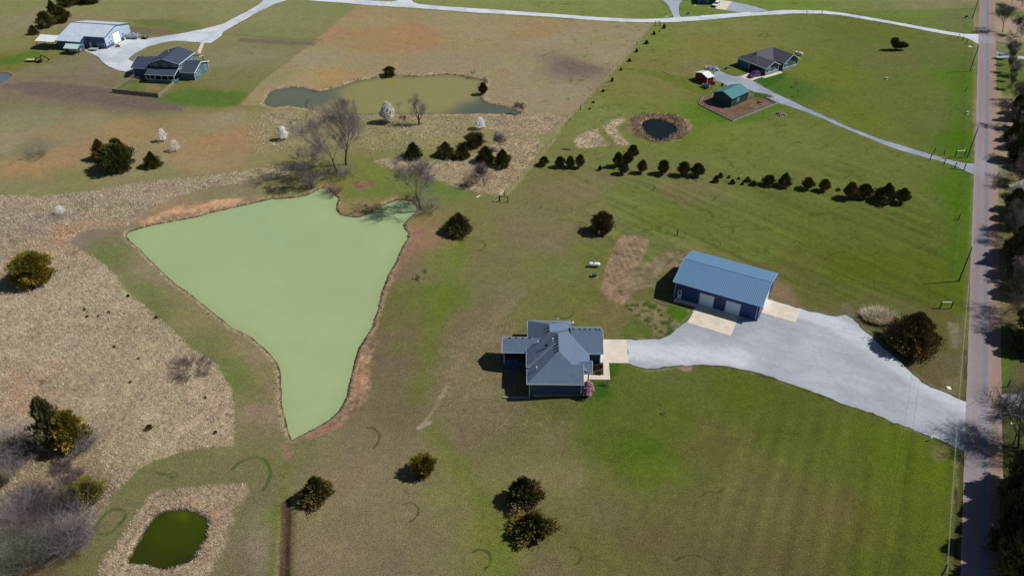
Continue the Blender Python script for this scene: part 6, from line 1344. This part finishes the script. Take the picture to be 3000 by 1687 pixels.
# seedlings
for i, (bx, lb) in enumerate([("M3 2058,368 2112,438", "seedling cedar at the left of the row's seedling patch"), ("M3 2103,338 2152,392", "seedling cedar upper second from the left in the seedling patch"), ("M3 2195,365 2222,394", "tiny seedling above the middle of the seedling patch"), ("M3 2218,403 2267,452", "seedling cedar low in the middle of the seedling patch"), ("M3 2288,380 2314,407", "smallest seedling right of the seedling patch's middle"), ("M3 2358,378 2416,432", "largest seedling at the right of the seedling patch"), ("M3 2323,425 2352,458", "small seedling low between the two right-hand seedlings"), ("M3 2406,413 2472,468", "rightmost seedling of the seedling patch")]):
    gx, gy, w_, h_ = from_box(bx); place("cedar_seedling", lb, "seedling", (gx, gy, 0), proto('D', 1 + 3 * (i % 2)), w_, h_, i, "cedar seedlings in the row's gap", False)
ordn = ["first", "second", "third", "fourth", "fifth", "sixth", "seventh", "eighth", "ninth", "tenth", "eleventh"]
for i, bx in enumerate(["T3 1582,232 1612,272", "T3 1545,287 1559,301", "T3 1488,298 1517,332", "T3 1412,383 1450,420", "T3 1323,463 1352,497", "T3 1253,553 1286,585", "T3 1178,643 1202,669", "T3 1092,733 1120,772", "T3 1008,843 1036,870", "T3 918,953 938,974", "T3 886,1018 904,1035"]):
    gx, gy, w_, h_ = from_box(bx); place("cedar_seedling", "%s seedling from the top in the line beside the diagonal fence" % ordn[i], "seedling", (gx, gy, 0), proto('D', 1 + 3 * (i % 2)), w_, h_ * 1.1, i, "seedlings along the diagonal fence", False)

for i, (p_, w_, lb) in enumerate([("L1 1212,225", .9, "small dark cedar seedling high on the dry field's mown edge"), ("L1 1475,425", .9, "small dark cedar seedling halfway down the dry field's mown edge"), ("L1 800,350", .8, "left seedling of the dark patch in the upper dry field"), ("L1 825,415", .7, "lower seedling of the dark patch in the upper dry field"), ("L1 930,408", .6, "right seedling of the dark patch in the upper dry field"), ("L1 1030,375", .7, "seedling standing right of the dark patch in the dry field"), ("L1 1310,810", .6, "tiny seedling in the middle of the dry field"), ("L1 1235,1035", .7, "tiny seedling below the middle of the dry field"), ("L1 1940,1180", .7, "tiny seedling near the dry field's lower right edge"), ("B1 1410,65", 1.5, "largest of the scattered seedlings low in the dry field"), ("B1 2035,100", .8, "seedling in the dry field's bottom right corner"), ("L1 1080,700", .7, "tiny seedling in the left-centre of the dry field")]):
    g_ = G1(p_); place("cedar_seedling", lb, "seedling", (*g_, 0), proto('A', 3 * (i % 2)), w_ * .7, w_ * .75, i, "seedlings of the dry field", False)
# ---------------------------------------------------------------- bare trees
def tubes_np(segs, n=3):
    S = np.array([[*a, *b, r0, r1] for a, b, r0, r1 in segs]); A = S[:, :3]; B = S[:, 3:6]; D = B - A; D /= np.linalg.norm(D, axis=1, keepdims=True) + 1e-9
    ref = np.where(np.abs(D[:, 2:3]) > .9, [[1., 0, 0]], [[0, 0, 1.]]); U = np.cross(D, ref); U /= np.linalg.norm(U, axis=1, keepdims=True); W = np.cross(D, U)
    ang = np.arange(n) * 2 * np.pi / n; ring = U[:, None] * np.cos(ang)[None, :, None] + W[:, None] * np.sin(ang)[None, :, None]
    V = np.concatenate([A[:, None] + ring * S[:, 6, None, None], B[:, None] + ring * S[:, 7, None, None]], 1).reshape(-1, 3)
    k = np.arange(n); q = np.stack([k, (k + 1) % n, n + (k + 1) % n, n + k], 1)
    return V, (np.arange(len(S))[:, None, None] * 2 * n + q[None]).reshape(-1, 4)
def bare_tree(name, label, base, h, spread=.4, seed=1, fork=.3, levels=4, mat=None, bark=None, grp=None, lean=(0, 0), dense=1.0, cat="bare tree", rmin=.011, r0=None, kids=(6, 8)):
    rng = random.Random(seed); T = []; Bs = []; r0 = r0 or h * .017
    def grow(p, d, L, r, lv, store):
        n = 4 if lv < 3 else 3; pts = []
        for i in range(n):
            d = (d + Vector((rng.gauss(0, .13), rng.gauss(0, .13), rng.gauss(.04, .08)))).normalized(); q = p + d * L / n; r1 = max(rmin, r * (1 - .16))
            store.append((tuple(p), tuple(q), r, r1)); p = q; r = r1; pts.append((p, d, r))
        if lv >= levels: return
        m = max(2, int(rng.randint(*kids) * dense)) if lv < levels - 1 else max(3, int(9 * dense))
        for j in range(m):
            k_ = rng.choice([1, 2, 3] if n == 4 else [0, 1, 2]) if j > 0 else n - 1; p_, d_, r_ = pts[k_]
            a = rng.uniform(0, 6.283); el = rng.uniform(.30, .85) * (spread / .4) * (1.0 if lv else .75)
            side = d_.orthogonal().normalized(); side.rotate(Matrix.Rotation(a, 3, d_)); nd = (d_ * math.cos(el) + side * math.sin(el)); nd.z += .12; nd.normalize()
            grow(p_, nd, L * (rng.uniform(.85, 1.15) if lv == 0 else rng.uniform(.5, .75)), max(rmin, r_ * rng.uniform(.5, .68)), lv + 1, Bs)
    x, y = base; z = gz(x, y); t_ = thing(name, label, cat, (x, y, z), 0, grp); d0 = Vector((lean[0], lean[1], 1)).normalized(); pt = Vector((0, 0, -.2))
    L0 = h * fork; grow(pt, d0, L0 + .2, r0, 0, T)
    # grow() puts everything past the first shoot in Bs
    top = max(s_[1][2] for s_ in T + Bs); k = h / top
    V, Fq_ = tubes_np(T, 7); V[:, 2] *= k; np_mesh("trunk", V, Fq_, bark or BARK, t_)
    V, Fq_ = tubes_np(Bs, 3); V[:, 2] *= k; np_mesh("crown", V, Fq_, mat or TWIG, t_); return t_
def hpx(s_):   # base and top picture points -> ground point and height
    (x0, y0), (x1, y1) = PX(s_); dep = PITCH + math.atan((y0 - 843.5) / F_PX); g_ = G(x0, y0); lo, hi = 0, 60
    for _ in range(40):
        m = (lo + hi) / 2
        if PROJ(g_[0], g_[1], m)[1] > y1: lo = m
        else: hi = m
    return g_, lo
for i, (s_, lb, kw) in enumerate([
 ("M2 925,340 905,-250", "tall bare tree, left trunk of the double giants between the ponds", dict(spread=.36, levels=5, kids=(4, 6), grp="giant bare trees between the ponds")),
 ("M2 1012,272 990,-400", "tallest bare tree, right trunk of the double giants between the ponds", dict(spread=.38, levels=5, kids=(4, 6), grp="giant bare trees between the ponds")),
 ("M2 690,490 655,70", "bare tree at the shore left of the double giants", dict(spread=.34, levels=5, kids=(4, 5))),
 ("M2 1722,690 1700,165", "bare tree at the green pond's east cove casting branchy shade on the water", dict(spread=.40, levels=5, kids=(4, 6))),
 ("T2 1700,1180 1690,858", "gnarled dark-limbed bare tree on the brown pond's near bank", dict(spread=.52, dense=1.1, mat=TWIG, kids=(5, 7), fork=.22, r0=.42)),
 ("T2 622,1140 600,925", "slim bare sapling left of the giants on the brown pond's bank", dict(spread=.25, dense=.7)),
 ("T2 1500,1075 1490,935", "thin bare stem beside the white-blossomed pear", dict(spread=.15, dense=.5, levels=4)),
 ("T2 975,1100 965,900", "slender grey bare tree directly behind the double giants", dict(spread=.28, dense=.9, grp="thin trees behind the giants")),
 ("T2 1135,1150 1140,950", "thin grey bare tree behind and right of the giants", dict(spread=.16, dense=.6, grp="thin trees behind the giants")),
 ("T2 2195,735 2195,640", "small pale bare sapling on the brown pond's far bank", dict(spread=.3, dense=.6, mat=TWIGG)),
 ("T2 2310,790 2305,715", "small bare bush-tree above the right bank cedar", dict(spread=.35, dense=.8)),
 ("T3 248,1075 240,955", "reddish bare shrub at the brown pond's right tip", dict(spread=.45, dense=.9, mat=TWIGP, levels=4)),
 ("T3 400,1435 398,1350", "thin bare sapling in dry grass near the diagonal fence", dict(spread=.2, dense=.5, levels=4)),
 ("M2 1757,1342 1745,1245", "small bare sapling standing alone on the slope right of the green pond", dict(spread=.4, dense=.8, levels=4)),
 ("M2 2318,470 2320,250", "purple bare shrub-tree below the pointed cedar", dict(spread=.4, dense=1.1, mat=TWIGP)),
 ("M2 2470,120 2470,-60", "feathery bare tree behind the cedar nearest the diagonal fence", dict(spread=.4, dense=1.0)),
 ("T4 415,822 412,760", "leafing young tree topmost in the small orchard", dict(spread=.4, dense=.6, levels=4, mat=TWIGG, grp="young orchard trees")),
 ("T4 548,875 555,785", "thin upright young tree right of the orchard's top", dict(spread=.15, dense=.5, levels=3, grp="young orchard trees")),
 ("T4 440,910 452,840", "young bare tree left of the thin upright one in the orchard", dict(spread=.4, dense=.6, levels=4, grp="young orchard trees")),
 ("M4 1735,605 1742,565", "tiny bare sapling, upper one near the right lawn edge", dict(spread=.4, dense=.5, levels=3, grp="young saplings on the right lawn")),
 ("M4 1700,820 1708,785", "tiny bare sapling, middle one near the right lawn edge", dict(spread=.4, dense=.5, levels=3, grp="young saplings on the right lawn")),
 ("M4 1620,1055 1628,1010", "tiny bare sapling, lower one near the right lawn edge", dict(spread=.4, dense=.5, levels=3, grp="young saplings on the right lawn")),
 ("T4 970,1120 975,1085", "left young sapling of two on the near side of the middle lane's upper meadow", dict(spread=.4, dense=.5, levels=3, grp="young saplings on the right lawn")),
 ("T4 1075,1080 1085,1045", "right young sapling of two in the meadow above the middle lane", dict(spread=.4, dense=.5, levels=3, grp="young saplings on the right lawn")),
 ("T4 590,1200 595,1155", "young sapling below the middle lane, upper of two", dict(spread=.4, dense=.5, levels=3, grp="young saplings on the right lawn")),
 ("T4 760,1285 768,1225", "young sapling below the middle lane, lower of two", dict(spread=.4, dense=.5, levels=3, grp="young saplings on the right lawn")),
 # east of the road
 ("R1 690,275 760,30", "dark leaning bare tree, topmost big one east of the county road", dict(spread=.42, mat=TWIGD, grp="bare trees east of the road")),
 ("R1 738,365 775,255", "thin bare tree below the topmost big one east of the road", dict(spread=.3, dense=.7, mat=TWIGD, grp="bare trees east of the road")),
 ("R1 832,340 850,215", "small dark bare tree at the top right edge east of the road", dict(spread=.4, dense=.8, mat=TWIGD, grp="bare trees east of the road")),
 ("R2 835,85 930,-140", "bare tree east of the road opposite the middle lane's lower brace", dict(spread=.4, mat=TWIGD, grp="bare trees east of the road")),
 ("R2 870,520 1000,260", "bare tree at the right edge throwing branch shade across the road", dict(spread=.42, mat=TWIGD, grp="bare trees east of the road")),
 ("R2 905,1170 1060,800", "bare tree with heavy low limbs east of the road near the pole", dict(spread=.55, mat=TWIGD, dense=.9, grp="bare trees east of the road")),
 ("R1 800,300 900,120", "bare tree above the slender row, at the right edge", dict(spread=.45, mat=TWIGD, grp="bare trees east of the road")),
 ("R1 790,470 880,330", "bare tree just right of the slender row's upper half", dict(spread=.45, mat=TWIGD, grp="bare trees east of the road")),
 ("R1 800,640 890,480", "bare tree just right of the slender row's lower half", dict(spread=.45, mat=TWIG, grp="bare trees east of the road")),
 ("R1 770,850 850,680", "bare tree below the last slender tree, nearest the road", dict(spread=.45, mat=TWIGD, grp="bare trees east of the road")),
 ("R1 770,1080 850,860", "twiggy bare tree nearest the road in the upper belt", dict(spread=.5, mat=TWIGD, levels=5, kids=(4, 5), grp="bare trees east of the road")),
 ("R1 765,1330 850,1130", "twiggy bare tree shading the road above the middle lane", dict(spread=.5, mat=TWIGD, levels=5, kids=(4, 5), grp="bare trees east of the road")),
 ("R2 780,930 860,720", "twiggy bare tree just above the sunlit yellow-green cedar", dict(spread=.5, mat=TWIG, levels=5, kids=(4, 5), grp="bare trees east of the road")),
 ("R3 560,640 640,420", "twiggy bare tree nearest the road below the white gravel", dict(spread=.6, mat=TWIGD, levels=5, kids=(4, 5), grp="bare trees east of the road")),
 ("R1 850,60 960,-120", "bare tree at the very top right corner", dict(spread=.45, mat=TWIGD, grp="bare trees east of the road")),
 ("R1 760,40 860,-90", "bare tree behind the topmost leaning one at the top right", dict(spread=.4, mat=TWIG, grp="bare trees east of the road")),
 ("R1 850,900 940,700", "bare grey tree just below the slender row at the right edge", dict(spread=.45, mat=TWIGD, grp="bare trees east of the road")),
 ("R2 800,130 900,-80", "bare tree whose branch shade crosses the road below the middle lane", dict(spread=.5, mat=TWIGD, grp="bare trees east of the road")),
 ("R2 800,600 930,330", "low-branched bare tree shading the road halfway down", dict(spread=.55, mat=TWIGD, grp="bare trees east of the road")),
 ("R2 820,1300 960,960", "bare tree shading the road opposite the biggest cedar", dict(spread=.6, mat=TWIGD, grp="bare trees east of the road")),
 ("R3 600,660 700,300", "bare tree with arching branches over the road below the main drive", dict(spread=.62, mat=TWIGD, dense=1.1, grp="bare trees east of the road")),
 ("R3 690,720 850,330", "large bare tree at the right edge above the lower cedars", dict(spread=.5, mat=TWIGD, dense=1.1, grp="bare trees east of the road")),
 ("R3 600,440 680,250", "pale-twigged tree over the white gravel east of the road", dict(spread=.45, mat=TWIGG, dense=.8, grp="bare trees east of the road")),
 ("R1 875,1395 950,1180", "bare tree at the right edge opposite the middle lane", dict(spread=.4, mat=TWIGD, grp="bare trees east of the road")),
 ("R1 830,1120 900,930", "grey bare tree among the dark cedars opposite the green verge", dict(spread=.4, mat=TWIG, grp="bare trees east of the road")),
]):
    g_, h_ = hpx(s_); kw = dict(dict(mat=None), **kw)
    bare_tree("bare_tree", lb, g_, max(1.2, h_), seed=50 + i, fork=kw.pop('fork', .3), levels=kw.pop('levels', 4), **kw)
# the row of pale slender trees east of the road
for i, y in enumerate((498, 552, 620, 688, 758)):
    g_, h_ = hpx("R1 752,%d 800,%d" % (y, y - 150)); bare_tree("slender_tree", "%s from top of five pale slender bare trees east of the road" % ordn[i], g_, h_, .22, 90 + i, .2, 4, TWIGG, BARKL, "slender trees east of the road", cat="bare tree")
# dead fallen branch near the gnarled tree, bent bare shrub
bare_tree("bare_shrub", "low arching bare shrub left of the gnarled bare tree", hpx("T2 1540,1180 1560,1085")[0], 3.4, .55, 131, .2, 4, TWIGD, lean=(.5, .1), dense=.7, cat="shrub")

def shrub(name, label, base, h, w, seed, mat, n=70, cat="shrub", grp=None, lv=3):
    """many thin stems fanning from the ground"""
    rng = random.Random(seed); S = []
    def stem(p, d, L, r, l):
        n_ = 3
        for i in range(n_):
            d = (d + Vector((rng.gauss(0, .16), rng.gauss(0, .16), rng.gauss(.02, .08)))).normalized(); q = p + d * L / n_; S.append((tuple(p), tuple(q), r, r * .85)); p = q; r *= .85
            if l < lv:
                for _ in range(rng.randint(1, 3)):
                    a = rng.uniform(0, 6.28); nd = (d + Vector((math.cos(a), math.sin(a), rng.uniform(-.1, .5))) * .65).normalized(); stem(p, nd, L * .5, r * .6, l + 1)
    for i in range(n):
        a = rng.uniform(0, 6.28); e = rng.random() ** .5; rad = w * .25 * e; p = Vector((math.cos(a) * rad, math.sin(a) * rad, -.1)); d = Vector((math.cos(a) * e * w / h * .55, math.sin(a) * e * w / h * .55, 1)).normalized()
        stem(p, d, h * rng.uniform(.6, 1.0), .036, 1)
    V, Fq_ = tubes_np(S, 3); V[:, 2] *= h / V[:, 2].max()
    o = np_mesh(name, V, Fq_, mat); o.location = (*base, gz(*base)); return tag(o, label, cat, grp)
def shrub_box(bx, lb, seed, mat, n=60, grp=None, lv=3, name="bare_shrub"):
    gx, gy, w_, h_ = from_box(bx); return shrub(name, lb, (gx, gy), h_, w_, seed, mat, n, "shrub", grp, lv)
TH = "bare shrubs of the lower left thicket"
for i, (bx, mt_, lb) in enumerate([
 ("B1 -60,10 290,345", TWIG, "large grey bare shrub at the left edge beside the tall ragged cedar"), ("B1 -150,330 190,560", TWIG, "grey bare shrub at the left edge below the ragged cedar's shade"), ("B1 150,180 330,360", BARKL, "pale-stemmed bare shrub in the ragged cedar's shade"),
 ("B1 620,60 880,290", TWIG, "mauve-grey bare shrub right of the golden cedar"), ("B1 480,360 660,480", TWIGP, "low brownish bare shrub in dry grass above the bright golden cedar"), ("B1 180,590 420,790", TWIGD, "reddish bare shrub left of the bright golden cedar"),
 ("B1 -40,700 320,1010", TWIG, "large grey bare shrub mid-thicket near the left edge"), ("B1 430,560 650,900", TWIGD, "grey bare shrub hugging the bright golden cedar's left side"), ("B1 420,860 810,1240", TWIG, "largest grey bare shrub, right front of the thicket"),
 ("B1 320,1010 560,1290", TWIGD, "dark reddish bare shrub at the thicket's front"), ("B1 -60,1050 270,1449", TWIGG, "grey-green bare shrub at the bottom left corner"), ("B1 150,860 400,1080", TWIGP, "brown bare shrub in the middle of the thicket"), ("B1 590,440 760,560", TWIGP, "small brown bare shrub just above the bright golden cedar"),
 ("L1 1580,790 2010,1000", TWIGP, "spreading purple-red bare shrub at the dry field's mown edge")]):
    shrub_box(bx, lb, 200 + i, mt_, 85 if i != 8 else 130, TH if i < 13 else None)
for i, (bx, mt_, lb) in enumerate([("M2 570,250 740,505", TWIG, "mauve bare shrubs massed round the shore tree left of the giants"), ("M2 740,270 930,400", TWIGD, "dark bare shrub under the left giant tree"), ("M2 900,235 1100,400", TWIG, "mauve bare shrub under the right giant tree"), ("M2 1500,500 1720,640", TWIGD, "dark bare shrub on the cove shore left of the cove tree"), ("M2 1640,540 1890,740", TWIG, "grey bare shrub massed round the cove tree's foot"),
   ("M2 780,430 960,560", TWIGP, "reddish bare shrub on the shore below the giants"), ("M2 2150,250 2400,440", TWIGP, "purple bare thicket shrub under the pointed cedar"), ("M2 1500,130 1640,230", TWIGG, "pale grey bare shrub left of the cedar behind the cove tree"), ("T2 630,1120 800,1200", TWIGP, "low brown bare shrub left of the giants near the sapling")]):
    shrub_box(bx, lb, 230 + i, mt_, 42, "bare shrubs between the ponds")
for i, (bx, lb) in enumerate([("M1 240,70 430,220", "wiry grey-green bramble patch in the upper left tan field")]): shrub_box(bx, lb, 250 + i, TWIGG, 30)

def blossom(bx, label, seed, mat, n=1500, grp="white-blossomed pear trees", name="pear_tree"):
    gx, gy, w_, h_ = from_box(bx); t_ = thing(name, label, "blossoming tree", (gx, gy, 0), seed, grp); rng = np.random.default_rng(seed)
    MB().tube((0, 0, -.2), (0, 0, h_ * .6), w_ * .03, w_ * .015, 7).build("trunk", BARK, t_)
    t = rng.random(n); a = rng.random(n) * 6.283; pr = np.minimum(1, (t + .12) / .4) ** .7 * (1 - t) ** .42 * 1.05
    r = pr * w_ / 2 * rng.random(n) ** .35 * (1 + .8 * (vnoise(a * 2, t * 6, seed) - .5)); P = np.column_stack([r * np.cos(a), r * np.sin(a), h_ * (.12 + .88 * t)])
    D = rng.normal(size=(n, 3)) * [1, 1, .25]; v, f = sprays(P, D, h_ * .05 * (.4 + 1.2 * rng.random(n) ** 2), h_ * .02 * (.5 + rng.random(n)), rng)
    np_mesh("crown", v, f, mat, t_); return t_
blossom("T2 1330,963 1472,1172", "largest white-blossomed pear on the brown pond's near bank", 401, BLOSSOM2, 2200)
blossom("T2 360,1193 464,1332", "bright white-blossomed pear left of the giant bare trees", 402, BLOSSOM)
blossom("T2 2208,1108 2332,1232", "white-blossomed pear above the round rusty cedar", 403, BLOSSOM)
blossom("T1 1478,1218 1578,1345", "small white pear in the tan field, upper left of two", 404, BLOSSOM, 800)
blossom("T1 1588,1320 1702,1440", "thin grey-white pear in the tan field, lower right of two", 405, BLOSSOM2, 700)
blossom("M1 515,655 610,745", "small white pear in the dry strip above the left field", 406, BLOSSOM, 900)
blossom("R2 760,85 960,250", "white-blossomed tree at the right edge east of the road", 407, BLOSSOM2, 3000)
blossom("M4 2240,300 2440,400", "low white-blossomed shrub east of the road by the middle lane's mouth", 408, BLOSSOM2, 1500)
blossom("H1 1255,1010 1460,1275", "pink-flowering redbud at the farmhouse's front right corner", 409, PINK, 4200, None, "redbud_tree")
blossom("L3 1570,1128 1640,1180", "small bare round ornamental tree on the lawn below the farmhouse path", 410, TWIG, 500, None, "ornamental_tree")
for i, (bx, lb) in enumerate([("L3 915,705 965,755", "left clipped shrub in the mulch bed by the farmhouse path"), ("L3 970,700 1018,740", "right clipped shrub in the mulch bed by the farmhouse path"), ("L3 965,765 1005,797", "lowest clipped shrub in the mulch bed by the farmhouse path")]):
    gx, gy, w_, h_ = from_box(bx); o = place("garden_shrub", lb, "shrub", (gx, gy, 0), proto('D', 2), w_, h_, i, "shrubs of the mulch bed", False)
for i, (bx, lb) in enumerate([("L3 1000,850 1050,905", "left pale-flowered clump below the farmhouse path"), ("L3 1040,855 1090,910", "right pale-flowered clump below the farmhouse path")]):
    gx, gy, w_, h_ = from_box(bx); blossom(bx, lb, 420 + i, TWIGG, 500, "flowering clumps by the path", "flower_clump")
# cedars east of the road (mostly their shade sides)
for i, (s_, w_, mt_, sh_, lb) in enumerate([
 ("R1 860,1010 960,740", 5.5, 'D', 1, "upper dark cedar of the roadside belt below the slender trees"), ("R1 815,1090 900,900", 4.5, 'D', 0, "second dark cedar of the roadside belt below the slender trees"), ("R1 860,1250 980,1010", 6, 'D', 1, "dark cedar of the belt opposite the green verge"), ("R1 790,1360 900,1140", 5, 'D', 0, "dark cedar of the belt just above the middle lane's mouth"), ("R1 930,1420 1060,1180", 7, 'D', 1, "dark cedar at the right edge above the middle lane's mouth"),
 ("R2 840,400 960,150", 6, 'D', 1, "dark cedar of the belt below the white-blossomed roadside tree"), ("R2 780,480 880,290", 4, 'D', 0, "small dark cedar beside the belt's first branch shade"), ("R2 850,760 1010,400", 6.5, 'D', 1, "dark cedar of the belt whose shade points across the road"), ("R2 900,870 1060,560", 6.5, 'D', 0, "broad dark cedar behind the belt's pointed shade"),
 ("R2 790,1075 870,900", 3.6, 'Y', 1, "sunlit yellow-green cedar of the roadside belt"), ("R2 900,1020 1050,720", 6, 'D', 1, "dark cedar behind the sunlit yellow-green one"), ("R2 960,1420 1130,1080", 7, 'D', 0, "dark cedar at the right edge by the big brown cedar's height"),
 ("R1 790,960 850,810", 3.6, 'D', 0, "small dark cedar at the top of the roadside belt"), ("R1 760,1190 830,1040", 4.2, 'D', 1, "small dark cedar nearest the road above the middle lane"), ("R2 760,330 850,160", 4.0, 'D', 0, "small dark cedar by the road below the middle lane"), ("R2 790,700 900,450", 5.0, 'D', 1, "dark cedar nearest the road halfway down the belt"), ("R3 540,1010 640,800", 4.4, 'D', 0, "dark cedar nearest the lower road, above the huge one"), ("R3 520,1300 640,1090", 5.0, 'D', 1, "dark cedar nearest the lower road, below the huge one"),
 ("R3 660,60 790,-120", 6, 'D', 1, "dark cedar at the right edge above the white gravel"), ("R3 620,900 760,640", 6, 'D', 0, "dark cedar below the large bare tree at the right edge"), ("R3 610,1030 770,750", 5.5, 'D', 1, "dark cedar low at the right edge, second from the bottom group's top"), ("R3 640,1230 860,860", 8, 'D', 1, "huge dark cedar whose shade covers the lower road"), ("R3 560,1130 690,890", 4.5, 'D', 0, "narrow dark cedar beside the lower road"), ("R3 640,1449 880,1090", 7.5, 'D', 1, "dark cedar at the bottom right corner"), ("R3 560,1390 700,1170", 4.5, 'D', 0, "lower dark cedar leaning over the road at the bottom right")]):
    g_, h_ = hpx(s_); place("cedar_tree", lb, "cedar", (*g_, 0), proto(mt_, sh_ + 3 * (i % 2)), w_, h_, i * 2.1, "cedar belt east of the road")
# ---------------------------------------------------------------- dry grass, reeds, the big grass mound
def blades(polys, dens, hgt, rng, k=4, wid=.05, spread=.5, cap=60000):
    pts = []
    for p, dm in polys:
        A = np.array(p); x0, y0 = A.min(0); x1, y1 = A.max(0)
        x0 = max(x0, -260); x1 = min(x1, 260); y0 = max(y0, 60); n = int(min((x1 - x0) * (y1 - y0) * dens * dm, 260000)); X = rng.uniform(x0, x1, n); Y = rng.uniform(y0, y1, n)
        keep = sdf(X, Y, p, 5) < .15 * (rng.random(n) * 4 - 1); vis = np.abs(X) < .68 * (.81 * Y + 61.6) + 2
        cl_ = fbm(X, Y, 1.3, 311, 2); keep &= vis & (rng.random(n) < smooth(.30, .55, cl_) + .15) & (rng.random(n) < np.clip((130.0 / Y) ** 1.5, .15, 1)); pts.append(np.column_stack([X[keep], Y[keep]]))
    P = np.concatenate(pts)
    if len(P) > cap: P = P[rng.permutation(len(P))[:cap]]
    Z = height(P[:, 0], P[:, 1]); ok = Z > WZ + .02; P = P[ok]; Z = Z[ok]; m = len(P)
    far = (1 + np.clip(P[:, 1] - 100, 0, 250) / 130)
    B = np.repeat(np.column_stack([P, Z]), k, 0); fr = np.repeat(far, k); n = len(B)
    a = rng.random(n) * 6.283; H = hgt * (.5 + .8 * rng.random(n)) * fr ** .5; o = spread * H * rng.random(n)
    tip = B + np.column_stack([np.cos(a) * o - .10 * H, np.sin(a) * o, H]); q = a + 1.57; w_ = wid * fr * (.7 + .6 * rng.random(n)); s_ = np.column_stack([np.cos(q) * w_, np.sin(q) * w_, np.zeros(n)])
    B2 = B + np.column_stack([np.cos(a), np.sin(a), np.zeros(n)]) * .08
    V = np.stack([B2 - s_, B2 + s_, tip], 1).reshape(-1, 3); return V, np.arange(n * 3).reshape(-1, 3)
rng = np.random.default_rng(77)
V, Fq_ = blades([(GP(z_), t_) for z_, c_, a_, t_ in TALLZ], 16, .32, rng, 4, .032, 1.0, 260000)
o = np_mesh("dry_grass", V, Fq_, DRY); tag(o, "tall dry straw-coloured grass over the left field and round the ponds", "grass", kind='stuff')
def ring(p, a, b):
    """band outside a pond outline"""
    return (p, a, b)
def rimpts(p, lo, hi, dens, rng):
    A = np.array(p); x0, y0 = A.min(0) - 3; x1, y1 = A.max(0) + 3; n = int((x1 - x0) * (y1 - y0) * dens); X = rng.uniform(x0, x1, n); Y = rng.uniform(y0, y1, n); d = sdf(X, Y, p, 6); k_ = (d > lo) & (d < hi); return np.column_stack([X[k_], Y[k_]])
R_ = np.concatenate([rimpts(PONDS[0], .15, 1.0, 3.0, rng), rimpts(PONDS[1], .1, 1.5, 3.0, rng), rimpts(PONDS[3], .2, 1.6, 4, rng), rimpts(PONDS[4], .1, 1.2, 2, rng)])
P_ = rimpts(PONDS[2], .1, 6.5, 5.0, rng); rp_ = GP("T3 1245,1200 1270,1120 1400,1075 1560,1068 1700,1085 1830,1130 1860,1180 1840,1240 1770,1310 1660,1340 1520,1350 1400,1310 1290,1280 1255,1240"); P_ = P_[sdf(P_[:, 0], P_[:, 1], rp_, 5) < 0]
def bladepts(P, hgt, k, wid, spread, rng):
    Z = height(P[:, 0], P[:, 1]); B = np.repeat(np.column_stack([P, Z]), k, 0); n = len(B); a = rng.random(n) * 6.283; H = hgt * (.5 + .8 * rng.random(n)); o = spread * H * rng.random(n)
    tip = B + np.column_stack([np.cos(a) * o, np.sin(a) * o, H]); q = a + 1.57; s_ = np.column_stack([np.cos(q), np.sin(q), np.zeros(n)]) * wid
    V = np.stack([B - s_, B + s_, tip], 1).reshape(-1, 3); return V, np.arange(n * 3).reshape(-1, 3)
V, f_ = bladepts(R_, .4, 4, .06, .8, rng); V2, f2_ = bladepts(P_, 1.0, 4, .06, .6, rng)
o = np_mesh("reeds", np.concatenate([V, V2]), np.concatenate([f_, f2_ + len(V)]), REED); tag(o, "brown reeds and coarse grass rimming the ponds", "reeds", kind='stuff')
g_ = G1("L4 1200,430"); q = rng.normal(size=(900, 2)); q = q / np.linalg.norm(q, axis=1, keepdims=True) * (rng.random((900, 1)) ** .6) * [2.9, 2.3]
V, f_ = bladepts(q + g_, 1.2, 5, .06, .9, rng); V[:, 0] -= g_[0]; V[:, 1] -= g_[1]
V[2::3, :2] *= 1.25
o = np_mesh("grass_mound", V, f_, DRY); o.location = (*g_, 0); tag(o, "round mound of straw-coloured ornamental grass beside the biggest cedar", "grass clump")
